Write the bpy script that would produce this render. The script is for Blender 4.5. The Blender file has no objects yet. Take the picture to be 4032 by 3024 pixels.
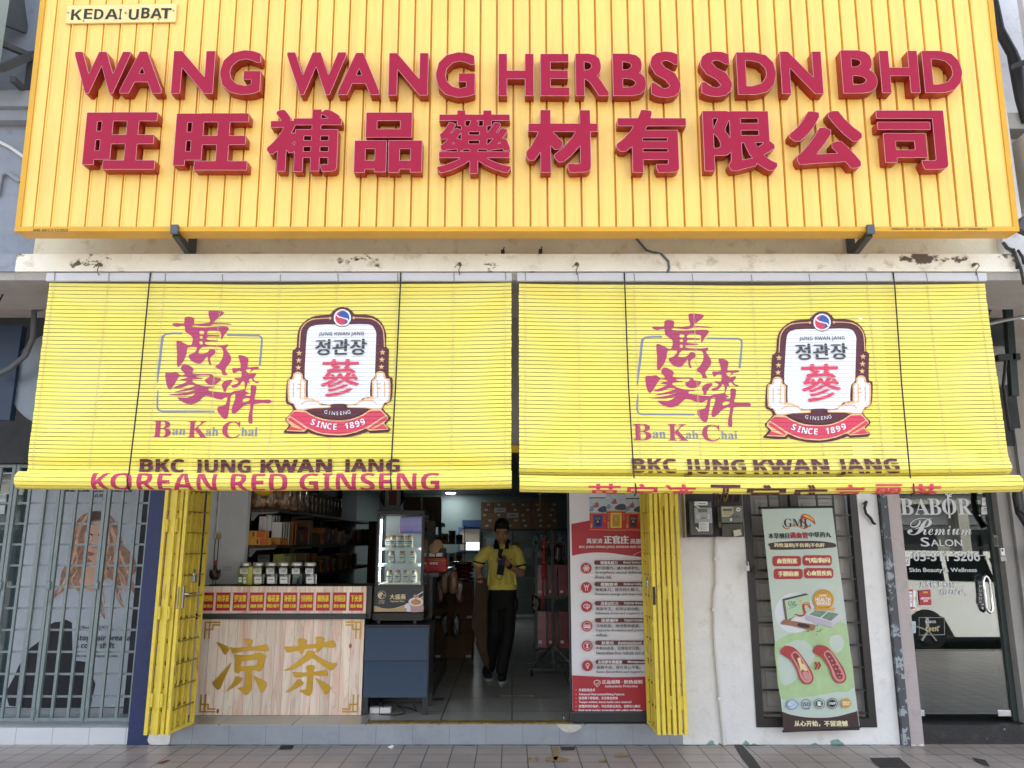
import bpy, bmesh, math, random
import numpy as np
from math import radians, sin, cos, pi
from mathutils import Vector, Matrix
from mathutils.geometry import tessellate_polygon

SC = bpy.context.scene
COL = SC.collection
RN = random.Random(11)

# ------------------------------------------------------------------ camera, sky, sun, exposure
F, PITCH, CAMH = 3028.0, radians(11.6), 1.62
cd = bpy.data.cameras.new('camera')
cam = bpy.data.objects.new('camera', cd)
COL.objects.link(cam)
cam.location = (0, 0, CAMH)
cam.rotation_euler = (radians(90) + PITCH, 0, 0)
cd.sensor_width = 36
cd.lens = F / 4032 * 36
cd.clip_end = 500
SC.camera = cam

SUN_EL, SUN_AZ = radians(67), radians(8)      # the sun stands behind the shophouse, a little to the right
wd = bpy.data.worlds.new('World')
SC.world = wd
wd.use_nodes = True
nt = wd.node_tree
sky = nt.nodes.new('ShaderNodeTexSky')
sky.sky_type = 'NISHITA'
sky.sun_disc = False
sky.sun_elevation = SUN_EL
sky.sun_rotation = SUN_AZ
sky.air_density = 1.0
sky.dust_density = 4.0
sky.ozone_density = 0.6
bg = nt.nodes['Background']
bg.inputs['Strength'].default_value = 0.15
hsv = nt.nodes.new('ShaderNodeHueSaturation')        # hazy tropical sky: paler than the clear-air model
hsv.inputs['Saturation'].default_value = 0.55
nt.links.new(sky.outputs[0], hsv.inputs['Color'])
nt.links.new(hsv.outputs[0], bg.inputs['Color'])

sl = bpy.data.lights.new('sun', 'SUN')
sl.energy = 4.2
sl.angle = radians(0.5)
sl.color = (1.0, 0.95, 0.87)
so = bpy.data.objects.new('sun', sl)
COL.objects.link(so)
so.rotation_euler = Vector((-sin(SUN_AZ) * cos(SUN_EL), -cos(SUN_AZ) * cos(SUN_EL), -sin(SUN_EL))).to_track_quat('-Z', 'Y').to_euler()

SC.view_settings.view_transform = 'Standard'
SC.view_settings.look = 'None'
SC.view_settings.gamma = 1
SC.view_settings.exposure = 2.35
SC.cycles.use_denoising = True
SC.cycles.max_bounces = 8
SC.cycles.diffuse_bounces = 5
SC.cycles.glossy_bounces = 4
SC.cycles.transparent_max_bounces = 16
SC.cycles.sample_clamp_indirect = 6

# ------------------------------------------------------------------ where a pixel of the photograph lies
def ray(x, y):
    u, v = (x - 2016) / F, (1512 - y) / F
    return Vector((u, cos(PITCH) - v * sin(PITCH), sin(PITCH) + v * cos(PITCH)))
EYE = Vector((0, 0, CAMH))
def at(x, y, Y):
    d = ray(x, y)
    return EYE + d * (Y / d.y)
def onz(x, y, Z):
    d = ray(x, y)
    return EYE + d * ((Z - CAMH) / d.z)
class Plane:
    """A flat face: origin, right vector, up vector; d is the height over the face."""
    def __init__(s, O, ex=(1, 0, 0), ez=(0, 0, 1)):
        s.O, s.ex, s.ez = Vector(O), Vector(ex).normalized(), Vector(ez).normalized()
        s.n = s.ex.cross(s.ez).normalized()
    def px(s, x, y):
        d = ray(x, y)
        p = EYE + d * ((s.O - EYE).dot(s.n) / d.dot(s.n)) - s.O
        return p.dot(s.ex), p.dot(s.ez)
    def w(s, a, b, d=0.0):
        return s.O + s.ex * a + s.ez * b + s.n * d
def front(Y):
    return Plane((0, Y, 0))

# ------------------------------------------------------------------ materials
def lin(c):
    if isinstance(c, str):
        c = tuple(int(c[i:i + 2], 16) for i in (0, 2, 4))
    return tuple((x / 255 / 12.92) if x / 255 <= 0.04045 else ((x / 255 + 0.055) / 1.055) ** 2.4 for x in c)
MATS = {}
def mat(key, col='808080', rough=0.55, metal=0.0, var=0.08, scale=6.0, bump=0.0, bscale=60.0, emit=0.0, spec=0.5, coat=0.0, hue=None, trans=0.0):
    """Principled material whose colour wanders a little between two tones with a noise in object space."""
    if key in MATS:
        return MATS[key]
    m = bpy.data.materials.new(key)
    m.use_nodes = True
    t = m.node_tree
    b = t.nodes['Principled BSDF']
    c = lin(col)
    b.inputs['Roughness'].default_value = rough
    b.inputs['Metallic'].default_value = metal
    b.inputs['Specular IOR Level'].default_value = spec
    b.inputs['Coat Weight'].default_value = coat
    b.inputs['Coat Roughness'].default_value = 0.08
    b.inputs['Transmission Weight'].default_value = trans
    tc = t.nodes.new('ShaderNodeTexCoord')
    if var > 0:
        n = t.nodes.new('ShaderNodeTexNoise')
        n.inputs['Scale'].default_value = scale
        n.inputs['Detail'].default_value = 6
        n.inputs['Roughness'].default_value = 0.65
        t.links.new(tc.outputs['Object'], n.inputs['Vector'])
        r = t.nodes.new('ShaderNodeValToRGB')
        lo, hi = (1 - var), (1 + var * 0.6)
        c2 = lin(hue) if hue else tuple(x * lo for x in c)
        r.color_ramp.elements[0].position = 0.3
        r.color_ramp.elements[1].position = 0.7
        r.color_ramp.elements[0].color = (*c2, 1)
        r.color_ramp.elements[1].color = (*[min(1, x * hi) for x in c], 1)
        t.links.new(n.outputs['Fac'], r.inputs['Fac'])
        t.links.new(r.outputs['Color'], b.inputs['Base Color'])
    else:
        b.inputs['Base Color'].default_value = (*c, 1)
    if bump > 0:
        n2 = t.nodes.new('ShaderNodeTexNoise')
        n2.inputs['Scale'].default_value = bscale
        n2.inputs['Detail'].default_value = 4
        t.links.new(tc.outputs['Object'], n2.inputs['Vector'])
        bp = t.nodes.new('ShaderNodeBump')
        bp.inputs['Strength'].default_value = bump
        bp.inputs['Distance'].default_value = 0.01
        t.links.new(n2.outputs['Fac'], bp.inputs['Height'])
        t.links.new(bp.outputs['Normal'], b.inputs['Normal'])
    if emit > 0:
        b.inputs['Emission Color'].default_value = (*c, 1)
        b.inputs['Emission Strength'].default_value = emit
    MATS[key] = m
    return m
def nodes_of(m):
    t = m.node_tree
    return t, t.nodes['Principled BSDF']
def glass(key, tint='e8f0ee', refl=1.0, rough=0.0):
    """Thin window glass: clear, with a Fresnel reflection on top."""
    if key in MATS:
        return MATS[key]
    m = bpy.data.materials.new(key)
    m.use_nodes = True
    t = m.node_tree
    t.nodes.remove(t.nodes['Principled BSDF'])
    out = t.nodes['Material Output']
    tr = t.nodes.new('ShaderNodeBsdfTransparent')
    tr.inputs[0].default_value = (*lin(tint), 1)
    gl = t.nodes.new('ShaderNodeBsdfGlossy')
    gl.inputs['Roughness'].default_value = rough
    fr = t.nodes.new('ShaderNodeFresnel')
    fr.inputs['IOR'].default_value = 1.5
    mu = t.nodes.new('ShaderNodeMath')
    mu.operation = 'MULTIPLY'
    mu.use_clamp = True
    mu.inputs[1].default_value = refl
    mx = t.nodes.new('ShaderNodeMixShader')
    t.links.new(fr.outputs[0], mu.inputs[0])
    t.links.new(mu.outputs[0], mx.inputs[0])
    t.links.new(tr.outputs[0], mx.inputs[1])
    t.links.new(gl.outputs[0], mx.inputs[2])
    t.links.new(mx.outputs[0], out.inputs['Surface'])
    MATS[key] = m
    return m
def peel(key, base, under, scale=2.2, cut=0.63, dirt='6a665c', rough=0.8, low=None, stretch=(1, 1, 1)):
    """Old paint: two dull tones, flaked off to what is under it in patches; low = (height, colour) adds flaking near the ground."""
    m = mat(key, base, rough, var=0.10, scale=3.0, bump=0.35, bscale=45)
    t, b = nodes_of(m)
    src = b.inputs['Base Color'].links[0].from_socket
    tc = t.nodes.new('ShaderNodeTexCoord')
    mp = t.nodes.new('ShaderNodeMapping')
    mp.inputs['Scale'].default_value = stretch
    t.links.new(tc.outputs['Object'], mp.inputs['Vector'])
    def mask(sc, lo, hi, det=8, rg=0.6):
        n = t.nodes.new('ShaderNodeTexNoise')
        n.inputs['Scale'].default_value = sc
        n.inputs['Detail'].default_value = det
        n.inputs['Roughness'].default_value = rg
        t.links.new(mp.outputs[0], n.inputs['Vector'])
        r = t.nodes.new('ShaderNodeMapRange')
        r.inputs[1].default_value, r.inputs[2].default_value = lo, hi
        t.links.new(n.outputs['Fac'], r.inputs[0])
        return r.outputs[0]
    def mix(fac, a, colour):
        x = t.nodes.new('ShaderNodeMix')
        x.data_type = 'RGBA'
        t.links.new(fac, x.inputs['Factor'])
        t.links.new(a, x.inputs['A'])
        x.inputs['B'].default_value = (*lin(colour), 1)
        return x.outputs['Result']
    s = mix(mask(9, 0.56, 0.80), src, dirt)
    s = mix(mask(scale, cut, cut + 0.02), s, under)
    if low:
        sp = t.nodes.new('ShaderNodeSeparateXYZ')
        t.links.new(tc.outputs['Object'], sp.inputs[0])
        n = t.nodes.new('ShaderNodeTexNoise')
        n.inputs['Scale'].default_value = 7
        n.inputs['Detail'].default_value = 7
        t.links.new(tc.outputs['Object'], n.inputs['Vector'])
        g = t.nodes.new('ShaderNodeMapRange')
        g.inputs[1].default_value, g.inputs[2].default_value = low[0], 0.0
        g.inputs[3].default_value, g.inputs[4].default_value = 0.0, 0.22
        t.links.new(sp.outputs['Z'], g.inputs[0])
        ad = t.nodes.new('ShaderNodeMath')
        t.links.new(n.outputs['Fac'], ad.inputs[0])
        t.links.new(g.outputs[0], ad.inputs[1])
        r = t.nodes.new('ShaderNodeMapRange')
        r.inputs[1].default_value, r.inputs[2].default_value = 0.72, 0.74
        t.links.new(ad.outputs[0], r.inputs[0])
        s = mix(r.outputs[0], s, low[1])
    t.links.new(s, b.inputs['Base Color'])
    return m
def tiled(key, col, grout, w, h, gw=0.012, rough=0.35, axes='xy', off=(0, 0), var=0.08, dirt=None, vary=0.06):
    """Tiles of w x h metres with grout lines."""
    m = mat(key, col, rough, var=var, scale=2.5, bump=0.04, bscale=20)
    t, b = nodes_of(m)
    src = b.inputs['Base Color'].links[0].from_socket
    tc = t.nodes.new('ShaderNodeTexCoord')
    sp = t.nodes.new('ShaderNodeSeparateXYZ')
    t.links.new(tc.outputs['Object'], sp.inputs[0])
    cb = t.nodes.new('ShaderNodeCombineXYZ')
    for i, a in enumerate(axes):
        ad = t.nodes.new('ShaderNodeMath')
        ad.inputs[1].default_value = off[i]
        t.links.new(sp.outputs[a.upper()], ad.inputs[0])
        t.links.new(ad.outputs[0], cb.inputs[i])
    br = t.nodes.new('ShaderNodeTexBrick')
    br.offset = 0.0
    br.inputs['Scale'].default_value = 1
    br.inputs['Mortar Size'].default_value = gw / 2
    br.inputs['Mortar Smooth'].default_value = 0.1
    br.inputs['Brick Width'].default_value = w
    br.inputs['Row Height'].default_value = h
    br.inputs['Color1'].default_value = (1 - vary, 1 - vary, 1 - vary, 1)
    br.inputs['Color2'].default_value = (1, 1, 1, 1)
    t.links.new(cb.outputs[0], br.inputs['Vector'])
    mu = t.nodes.new('ShaderNodeMix')
    mu.data_type = 'RGBA'
    mu.blend_type = 'MULTIPLY'
    mu.inputs['Factor'].default_value = 1
    t.links.new(src, mu.inputs['A'])
    t.links.new(br.outputs['Color'], mu.inputs['B'])
    last = mu.outputs['Result']
    if dirt:
        n = t.nodes.new('ShaderNodeTexNoise')
        n.inputs['Scale'].default_value = 3.2
        n.inputs['Detail'].default_value = 9
        n.inputs['Roughness'].default_value = 0.7
        t.links.new(tc.outputs['Object'], n.inputs['Vector'])
        r = t.nodes.new('ShaderNodeMapRange')
        r.inputs[1].default_value, r.inputs[2].default_value = 0.5, 0.78
        r.inputs[4].default_value = 0.75
        t.links.new(n.outputs['Fac'], r.inputs[0])
        x = t.nodes.new('ShaderNodeMix')
        x.data_type = 'RGBA'
        t.links.new(r.outputs[0], x.inputs['Factor'])
        t.links.new(last, x.inputs['A'])
        x.inputs['B'].default_value = (*lin(dirt), 1)
        last = x.outputs['Result']
    x = t.nodes.new('ShaderNodeMix')
    x.data_type = 'RGBA'
    t.links.new(br.outputs['Fac'], x.inputs['Factor'])
    t.links.new(last, x.inputs['A'])
    x.inputs['B'].default_value = (*lin(grout), 1)
    t.links.new(x.outputs['Result'], b.inputs['Base Color'])
    return m

# ------------------------------------------------------------------ outlines of letters
GL = {}
def text_mesh(s):
    if s in GL:
        return GL[s]
    c = bpy.data.curves.new('lettering', 'FONT')
    c.body = s
    c.resolution_u = 3
    ob = bpy.data.objects.new('lettering', c)
    me = ob.to_mesh()
    V = [(v.co.x, v.co.y) for v in me.vertices]
    P = [tuple(p.vertices) for p in me.polygons]
    ob.to_mesh_clear()
    bpy.data.objects.remove(ob)
    bpy.data.curves.remove(c)
    GL[s] = (V, P)
    return GL[s]
def loops_of(V, P):
    """Boundary loops of a flat triangulation."""
    key = {}
    idx = []
    for v in V:
        k = (round(v[0], 5), round(v[1], 5))
        idx.append(key.setdefault(k, len(key)))
    pts = list(key)
    cnt = {}
    for p in P:
        q = [idx[i] for i in p]
        for a, b in zip(q, q[1:] + q[:1]):
            if a != b:
                if (b, a) in cnt:
                    del cnt[(b, a)]
                else:
                    cnt[(a, b)] = 1
    nxt = {}
    for a, b in cnt:
        nxt.setdefault(a, []).append(b)
    out = []
    while nxt:
        a = next(iter(nxt))
        L = [a]
        b = nxt[a].pop()
        if not nxt[a]:
            del nxt[a]
        while b != L[0] and b in nxt:
            L.append(b)
            c = nxt[b].pop()
            if not nxt[b]:
                del nxt[b]
            b = c
        if len(L) > 2:
            out.append([pts[i] for i in L])
    return out
def rdp(P, eps):
    """Thin out a closed loop."""
    def rec(a):
        if len(a) < 3:
            return a
        p, q = np.array(a[0]), np.array(a[-1])
        d = q - p
        L = np.hypot(*d)
        A = np.array(a[1:-1]) - p
        h = np.abs(A[:, 0] * d[1] - A[:, 1] * d[0]) / L if L > 1e-9 else np.hypot(A[:, 0], A[:, 1])
        i = int(np.argmax(h))
        if h[i] < eps:
            return [a[0], a[-1]]
        return rec(a[:i + 2])[:-1] + rec(a[i + 1:])
    n = len(P) // 2
    return rec(P[:n + 1])[:-1] + rec(P[n:] + P[:1])[:-1]
def heavy_loops(ch, kx, ky, N=260):
    """A regular-weight glyph thickened by kx, ky (in em): rasterised, dilated, contoured again."""
    V, P = text_mesh(ch)
    L = loops_of(V, P)
    A = np.array([p for l in L for p in l])
    m0, m1 = A.min(0) - 0.08, A.max(0) + 0.08
    g = max(m1 - m0) / N
    nx, ny = int((m1[0] - m0[0]) / g) + 1, int((m1[1] - m0[1]) / g) + 1
    M = np.zeros((ny, nx), np.float32)
    xs = m0[0] + g * np.arange(nx)
    S = np.array([(*a, *b) for l in L for a, b in zip(l, l[1:] + l[:1])])
    for j in range(ny):
        y = m0[1] + g * (j + 0.013)
        k = (S[:, 1] > y) != (S[:, 3] > y)
        s = S[k]
        if len(s):
            c = np.sort(s[:, 0] + (y - s[:, 1]) / (s[:, 3] - s[:, 1]) * (s[:, 2] - s[:, 0]))
            M[j] = (np.searchsorted(c, xs) % 2)
    for ax, k in ((1, kx), (0, ky)):
        r = int(round(k / g))
        D = M.copy()
        for q in range(1, r + 1):
            for sgn in (q, -q):
                D = np.maximum(D, np.roll(M, sgn, ax))
        M = D
    for _ in range(2):
        M = (M + np.roll(M, 1, 0) + np.roll(M, -1, 0)) / 3
        M = (M + np.roll(M, 1, 1) + np.roll(M, -1, 1)) / 3
    seg = {}
    I = M > 0.5
    def ev(j, i, j2, i2):
        a, b = M[j, i], M[j2, i2]
        f = (0.5 - a) / (b - a)
        return (round(float(i + f * (i2 - i)), 4), round(float(j + f * (j2 - j)), 4))
    mixed = I[:-1, :-1].astype(int) + I[1:, :-1] + I[:-1, 1:] + I[1:, 1:]
    for j, i in zip(*np.where((mixed > 0) & (mixed < 4))):
        C = [(j, i), (j, i + 1), (j + 1, i + 1), (j + 1, i)]
        st, en = [], []
        for a, b in zip(C, C[1:] + C[:1]):
            if I[a] and not I[b]:
                st.append(ev(*a, *b))
            elif I[b] and not I[a]:
                en.append(ev(*a, *b))
        for a, b in zip(st, en[1:] + en[:1] if len(en) > 1 else en):
            seg[a] = b
    out = []
    while seg:
        a, b = seg.popitem()
        l = [a]
        while b in seg:
            l.append(b)
            b = seg.pop(b)
        if len(l) > 6:
            l = rdp(l, 0.35)
            out.append([(m0[0] + g * p[0], m0[1] + g * p[1]) for p in l])
    return out
def bbox(loops):
    A = [p for l in loops for p in l]
    return min(p[0] for p in A), min(p[1] for p in A), max(p[0] for p in A), max(p[1] for p in A)
def fit(loops, a0, b0, a1, b1):
    x0, y0, x1, y1 = bbox(loops)
    return [[(a0 + (p[0] - x0) / (x1 - x0) * (a1 - a0), b0 + (p[1] - y0) / (y1 - y0) * (b1 - b0)) for p in l] for l in loops]
def inside(p, l):
    c = False
    for (xa, ya), (xb, yb) in zip(l, l[1:] + l[:1]):
        if (ya > p[1]) != (yb > p[1]) and p[0] < (xb - xa) * (p[1] - ya) / (yb - ya) + xa:
            c = not c
    return c
def tri(loops):
    """Triangles of a flat outline; holes go to the loop that holds them, separate islands are filled one by one."""
    loops = [[tuple(p[:2]) for p in l] for l in loops]
    V = [p for l in loops for p in l]
    st, o = [], 0
    for l in loops:
        st.append(o)
        o += len(l)
    dep = [sum(inside(l[0], k) for k in loops if k is not l) for l in loops]
    T = []
    for i, l in enumerate(loops):
        if dep[i] % 2:
            continue
        mem = [i] + [j for j in range(len(loops)) if dep[j] == dep[i] + 1 and inside(loops[j][0], l)]
        ix = [st[j] + k for j in mem for k in range(len(loops[j]))]
        T += [tuple(ix[k] for k in t) for t in tessellate_polygon([[Vector((*q, 0)) for q in loops[j]] for j in mem])]
    return V, T
def circ(x, y, r, n=28, ry=None, a0=0.0):
    return [(x + r * cos(a0 + 2 * pi * k / n), y + (ry or r) * sin(a0 + 2 * pi * k / n)) for k in range(n)]
def rrect(x0, y0, x1, y1, r, n=5):
    o = []
    sx = 1 if x1 > x0 else -1
    sy = 1 if y1 > y0 else -1
    for cx, cy, a in ((x1 - r * sx, y1 - r * sy, 0), (x0 + r * sx, y1 - r * sy, 1), (x0 + r * sx, y0 + r * sy, 2), (x1 - r * sx, y0 + r * sy, 3)):
        for k in range(n + 1):
            t = (a + k / n) * pi / 2
            o.append((cx + r * sx * cos(t), cy + r * sy * sin(t)))
    return o
def smooth(P, n=4, closed=True):
    """Catmull-Rom through the points."""
    out = []
    N = len(P)
    for i in range(N if closed else N - 1):
        p = [P[(i + k) % N] if closed else P[min(max(i + k, 0), N - 1)] for k in (-1, 0, 1, 2)]
        for j in range(n):
            t = j / n
            out.append(tuple(0.5 * (2 * p[1][c] + (p[2][c] - p[0][c]) * t + (2 * p[0][c] - 5 * p[1][c] + 4 * p[2][c] - p[3][c]) * t * t + (3 * p[1][c] - p[0][c] - 3 * p[2][c] + p[3][c]) * t ** 3) for c in range(2)))
    if not closed:
        out.append(tuple(P[-1]))
    return out
def ribbon(P, w):
    """Outline of a stroke of width w (a number or one per point)."""
    n = len(P)
    W = w if isinstance(w, (list, tuple)) else [w] * n
    L, Rr = [], []
    for i in range(n):
        a, b = P[max(i - 1, 0)], P[min(i + 1, n - 1)]
        dx, dy = b[0] - a[0], b[1] - a[1]
        d = math.hypot(dx, dy) or 1
        nx, ny = -dy / d * W[i] / 2, dx / d * W[i] / 2
        L.append((P[i][0] + nx, P[i][1] + ny))
        Rr.append((P[i][0] - nx, P[i][1] - ny))
    return L + Rr[::-1]

# ------------------------------------------------------------------ printed or painted pictures on a flat face
class Art:
    """Flat coloured shapes, each a little above the one before; coordinates are those of a detail of the photograph (x0, y0, scale) laid on the plane."""
    def __init__(s, plane, x0=0, y0=0, sc=1.0, d0=0.0008, step=0.00035):
        s.p, s.x0, s.y0, s.sc, s.d, s.step = plane, x0, y0, sc, d0, step
        s.items = []
    def view(s, x0, y0, sc):
        s.x0, s.y0, s.sc = x0, y0, sc
    def q(s, x, y):
        return s.p.px(s.x0 + x / s.sc, s.y0 + y / s.sc)
    def raw(s, V, T, m):
        s.items.append((V, T, m, s.d))
        s.d += s.step
    def poly(s, loops, m, local=False):
        if loops and not isinstance(loops[0][0], (tuple, list)):
            loops = [loops]
        if not local:
            loops = [[s.q(*p) for p in l] for l in loops]
        s.raw(*tri(loops), m)
    def rect(s, x0, y0, x1, y1, m):
        s.poly([(x0, y0), (x1, y0), (x1, y1), (x0, y1)], m)
    def rrect(s, x0, y0, x1, y1, r, m):
        s.poly(rrect(x0, y0, x1, y1, r), m)
    def circ(s, x, y, r, m, n=28, ry=None):
        s.poly(circ(x, y, r, n, ry), m)
    def ring(s, x, y, r, w, m, n=32):
        s.poly([circ(x, y, r, n), circ(x, y, r - w, n)[::-1]], m)
    def line(s, P, w, m, sm=0, closed=False):
        if sm:
            P = smooth(P, sm, False)
        V, T = [], []
        o = [s.q(*p) for p in ribbon(P, w)]
        n = len(P)
        T = [(i, i + 1, 2 * n - 2 - i, 2 * n - 1 - i) for i in range(n - 1)]
        s.raw(o, T, m)
    def text(s, t, x0, y0, x1, y1, m, bold=0.0):
        """x0,y0 = top left and x1,y1 = bottom right of the inked box; bold = extra stroke width, in detail pixels."""
        V, P = text_mesh(t)
        ax, ay = [v[0] for v in V], [v[1] for v in V]
        u0, u1, v0, v1 = min(ax), max(ax), min(ay), max(ay)
        c = s.q((x0 + x1) / 2, (y0 + y1) / 2)
        aL, aR = s.q(x0, (y0 + y1) / 2)[0], s.q(x1, (y0 + y1) / 2)[0]
        bB, bT = s.q((x0 + x1) / 2, y1)[1], s.q((x0 + x1) / 2, y0)[1]
        px = (aR - aL) / max(x1 - x0, 1e-6)
        o = [(aL + (x - u0) / (u1 - u0) * (aR - aL), bB + (y - v0) / (v1 - v0) * (bT - bB)) for x, y in V]
        offs = [(0, 0)] if not bold else [(-bold * px / 2, 0), (bold * px / 2, 0), (0, bold * px / 3)]
        for dx, dy in offs:
            s.raw([(a + dx, b + dy) for a, b in o], P, m)
            if bold:
                s.d -= s.step * 0.6
    def textarc(s, t, cx, cy, r, a0, a1, h, m, bold=0.0):
        """Letters along an arc of a circle, angles in degrees (0 = right, 90 = down in the picture)."""
        L = [c for c in t]
        for k, ch in enumerate(L):
            if ch == ' ':
                continue
            a = radians(a0 + (a1 - a0) * (k + 0.5) / len(L))
            V, P = text_mesh(ch)
            u1 = max(v[0] for v in V); u0 = min(v[0] for v in V)
            X, Y = cx + r * cos(a), cy + r * sin(a)
            rot = a - pi / 2
            sc = h / 0.72
            o = []
            for x, y in V:
                dx, dy = (x - (u0 + u1) / 2) * sc, -(y - 0.36) * sc
                o.append(s.q(X + dx * cos(rot) - dy * sin(rot), Y + dx * sin(rot) + dy * cos(rot)))
            s.raw(o, P, m)
            s.d -= s.step
        s.d += s.step

# ------------------------------------------------------------------ meshes and objects
ORG = {}
class MB:
    """Collects shapes and links them as ONE mesh object."""
    def __init__(s):
        s.V, s.P, s.M, s.mats = [], [], [], []
    def mi(s, m):
        if m not in s.mats:
            s.mats.append(m)
        return s.mats.index(m)
    def add(s, V, P, m):
        o = len(s.V)
        s.V += [tuple(v) for v in V]
        s.P += [tuple(o + i for i in p) for p in P]
        s.M += [s.mi(m)] * len(P)
        return s
    def box(s, x0, x1, y0, y1, z0, z1, m, M=None):
        V = [Vector((x, y, z)) for z in (z0, z1) for y in (y0, y1) for x in (x0, x1)]
        if M is not None:
            V = [M @ v for v in V]
        return s.add(V, [(0, 2, 3, 1), (4, 5, 7, 6), (0, 1, 5, 4), (2, 6, 7, 3), (0, 4, 6, 2), (1, 3, 7, 5)], m)
    def bbox(s, x0, x1, y0, y1, z0, z1, m, r=0.006, seg=2, M=None):
        """A box with rounded edges."""
        bm = bmesh.new()
        bmesh.ops.create_cube(bm, size=1)
        for v in bm.verts:
            v.co = Vector((x0 + (v.co.x + .5) * (x1 - x0), y0 + (v.co.y + .5) * (y1 - y0), z0 + (v.co.z + .5) * (z1 - z0)))
        bmesh.ops.bevel(bm, geom=bm.edges[:], offset=r, segments=seg, affect='EDGES', profile=0.5)
        bm.verts.ensure_lookup_table()
        bm.verts.index_update()
        V = [v.co.copy() for v in bm.verts]
        if M is not None:
            V = [M @ v for v in V]
        s.add(V, [[v.index for v in f.verts] for f in bm.faces], m)
        bm.free()
        return s
    def bar(s, a, b, w, d, m, up=(0, 0, 1)):
        """A square bar from a to b, w wide and d deep."""
        a, b = Vector(a), Vector(b)
        z = (b - a).normalized()
        u = Vector(up)
        if abs(z.dot(u)) > 0.95:
            u = Vector((0, 1, 0))
        x = z.cross(u).normalized()
        y = z.cross(x)
        V = [p + x * (i * w / 2) + y * (j * d / 2) for p in (a, b) for i, j in ((-1, -1), (1, -1), (1, 1), (-1, 1))]
        return s.add(V, [(3, 2, 1, 0), (4, 5, 6, 7), (0, 1, 5, 4), (1, 2, 6, 5), (2, 3, 7, 6), (3, 0, 4, 7)], m)
    def tube(s, P, r, m, n=8, closed=False, cap=True):
        P = [Vector(p) for p in P]
        N = len(P)
        Rr = r if isinstance(r, (list, tuple)) else [r] * N
        V, last = [], None
        for i, p in enumerate(P):
            a, b = (P[i - 1], P[(i + 1) % N]) if closed else (P[max(i - 1, 0)], P[min(i + 1, N - 1)])
            t = (b - a).normalized()
            if last is None:
                u = Vector((0, 0, 1)) if abs(t.z) < 0.9 else Vector((1, 0, 0))
                x = t.cross(u).normalized()
            else:
                x = (last - t * last.dot(t)).normalized()
            last = x
            y = t.cross(x)
            V += [p + (x * cos(2 * pi * k / n) + y * sin(2 * pi * k / n)) * Rr[i] for k in range(n)]
        Q = []
        for i in range(N if closed else N - 1):
            j = (i + 1) % N
            Q += [(i * n + k, i * n + (k + 1) % n, j * n + (k + 1) % n, j * n + k) for k in range(n)]
        if cap and not closed:
            Q += [tuple(range(n))[::-1], tuple((N - 1) * n + k for k in range(n))]
        return s.add(V, Q, m)
    def lathe(s, prof, c, m, n=20, M=None):
        """Rings (radius, height) about a vertical axis through c."""
        V, Q = [], []
        for r, z in prof:
            for k in range(n):
                v = Vector((r * cos(2 * pi * k / n), r * sin(2 * pi * k / n), z))
                V.append(Vector(c) + (M @ v if M is not None else v))
        for i in range(len(prof) - 1):
            Q += [(i * n + k, i * n + (k + 1) % n, (i + 1) * n + (k + 1) % n, (i + 1) * n + k) for k in range(n)]
        Q += [tuple(range(n))[::-1], tuple((len(prof) - 1) * n + k for k in range(n))]
        return s.add(V, Q, m)
    def prism(s, loops, plane, d0, d1, m, side=None, back=True):
        """A flat outline (with holes) from height d0 to d1 over a plane."""
        if not isinstance(loops[0][0], (tuple, list)):
            loops = [loops]
        V2, T = tri(loops)
        n = len(V2)
        ar = lambda t: (V2[t[1]][0] - V2[t[0]][0]) * (V2[t[2]][1] - V2[t[0]][1]) - (V2[t[2]][0] - V2[t[0]][0]) * (V2[t[1]][1] - V2[t[0]][1])
        T = [t if ar(t) > 0 else t[::-1] for t in T]
        s.add([plane.w(a, b, d1) for a, b in V2], T, m)
        Vs = [plane.w(a, b, d0) for a, b in V2] + [plane.w(a, b, d1) for a, b in V2]
        Q, o = [], 0
        for l in loops:
            k = len(l)
            Q += [(o + i, o + (i + 1) % k, n + o + (i + 1) % k, n + o + i) for i in range(k)]
            o += k
        s.add(Vs, Q, side or m)
        if back:
            s.add([plane.w(a, b, d0) for a, b in V2], [t[::-1] for t in T], side or m)
        return s
    def art(s, A, fn=None):
        for V, T, m, d in A.items:
            W = [fn(a, b, d) if fn else A.p.w(a, b, d) for a, b in V]
            T2 = []
            for t in T:
                ar = sum(V[t[i]][0] * V[t[(i + 1) % len(t)]][1] - V[t[(i + 1) % len(t)]][0] * V[t[i]][1] for i in range(len(t)))
                T2.append(t if ar > 0 else t[::-1])
            s.add(W, T2, m)
        return s
    def build(s, name, parent=None, smooth=None, label=None, fixnormals=False):
        o = ORG.get(parent.name, Vector()) if parent else Vector()
        me = bpy.data.meshes.new(name)
        me.from_pydata([(v[0] - o.x, v[1] - o.y, v[2] - o.z) for v in s.V], [], s.P)
        for m in s.mats:
            me.materials.append(m)
        me.polygons.foreach_set('material_index', s.M)
        if fixnormals:
            bm = bmesh.new()
            bm.from_mesh(me)
            bmesh.ops.remove_doubles(bm, verts=bm.verts[:], dist=1e-5)
            bmesh.ops.recalc_face_normals(bm, faces=bm.faces[:])
            bm.to_mesh(me)
            bm.free()
        me.update()
        if smooth is not None:
            me.shade_smooth()
            me.set_sharp_from_angle(angle=radians(smooth))
        ob = bpy.data.objects.new(name, me)
        COL.objects.link(ob)
        if parent:
            ob.parent = parent
            ORG[ob.name] = o
        if label:
            ob['label'] = label
        return ob
def tag(o, label, cat, group=None):
    o['label'] = label
    o['category'] = cat
    if group:
        o['group'] = group
    return o
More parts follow.
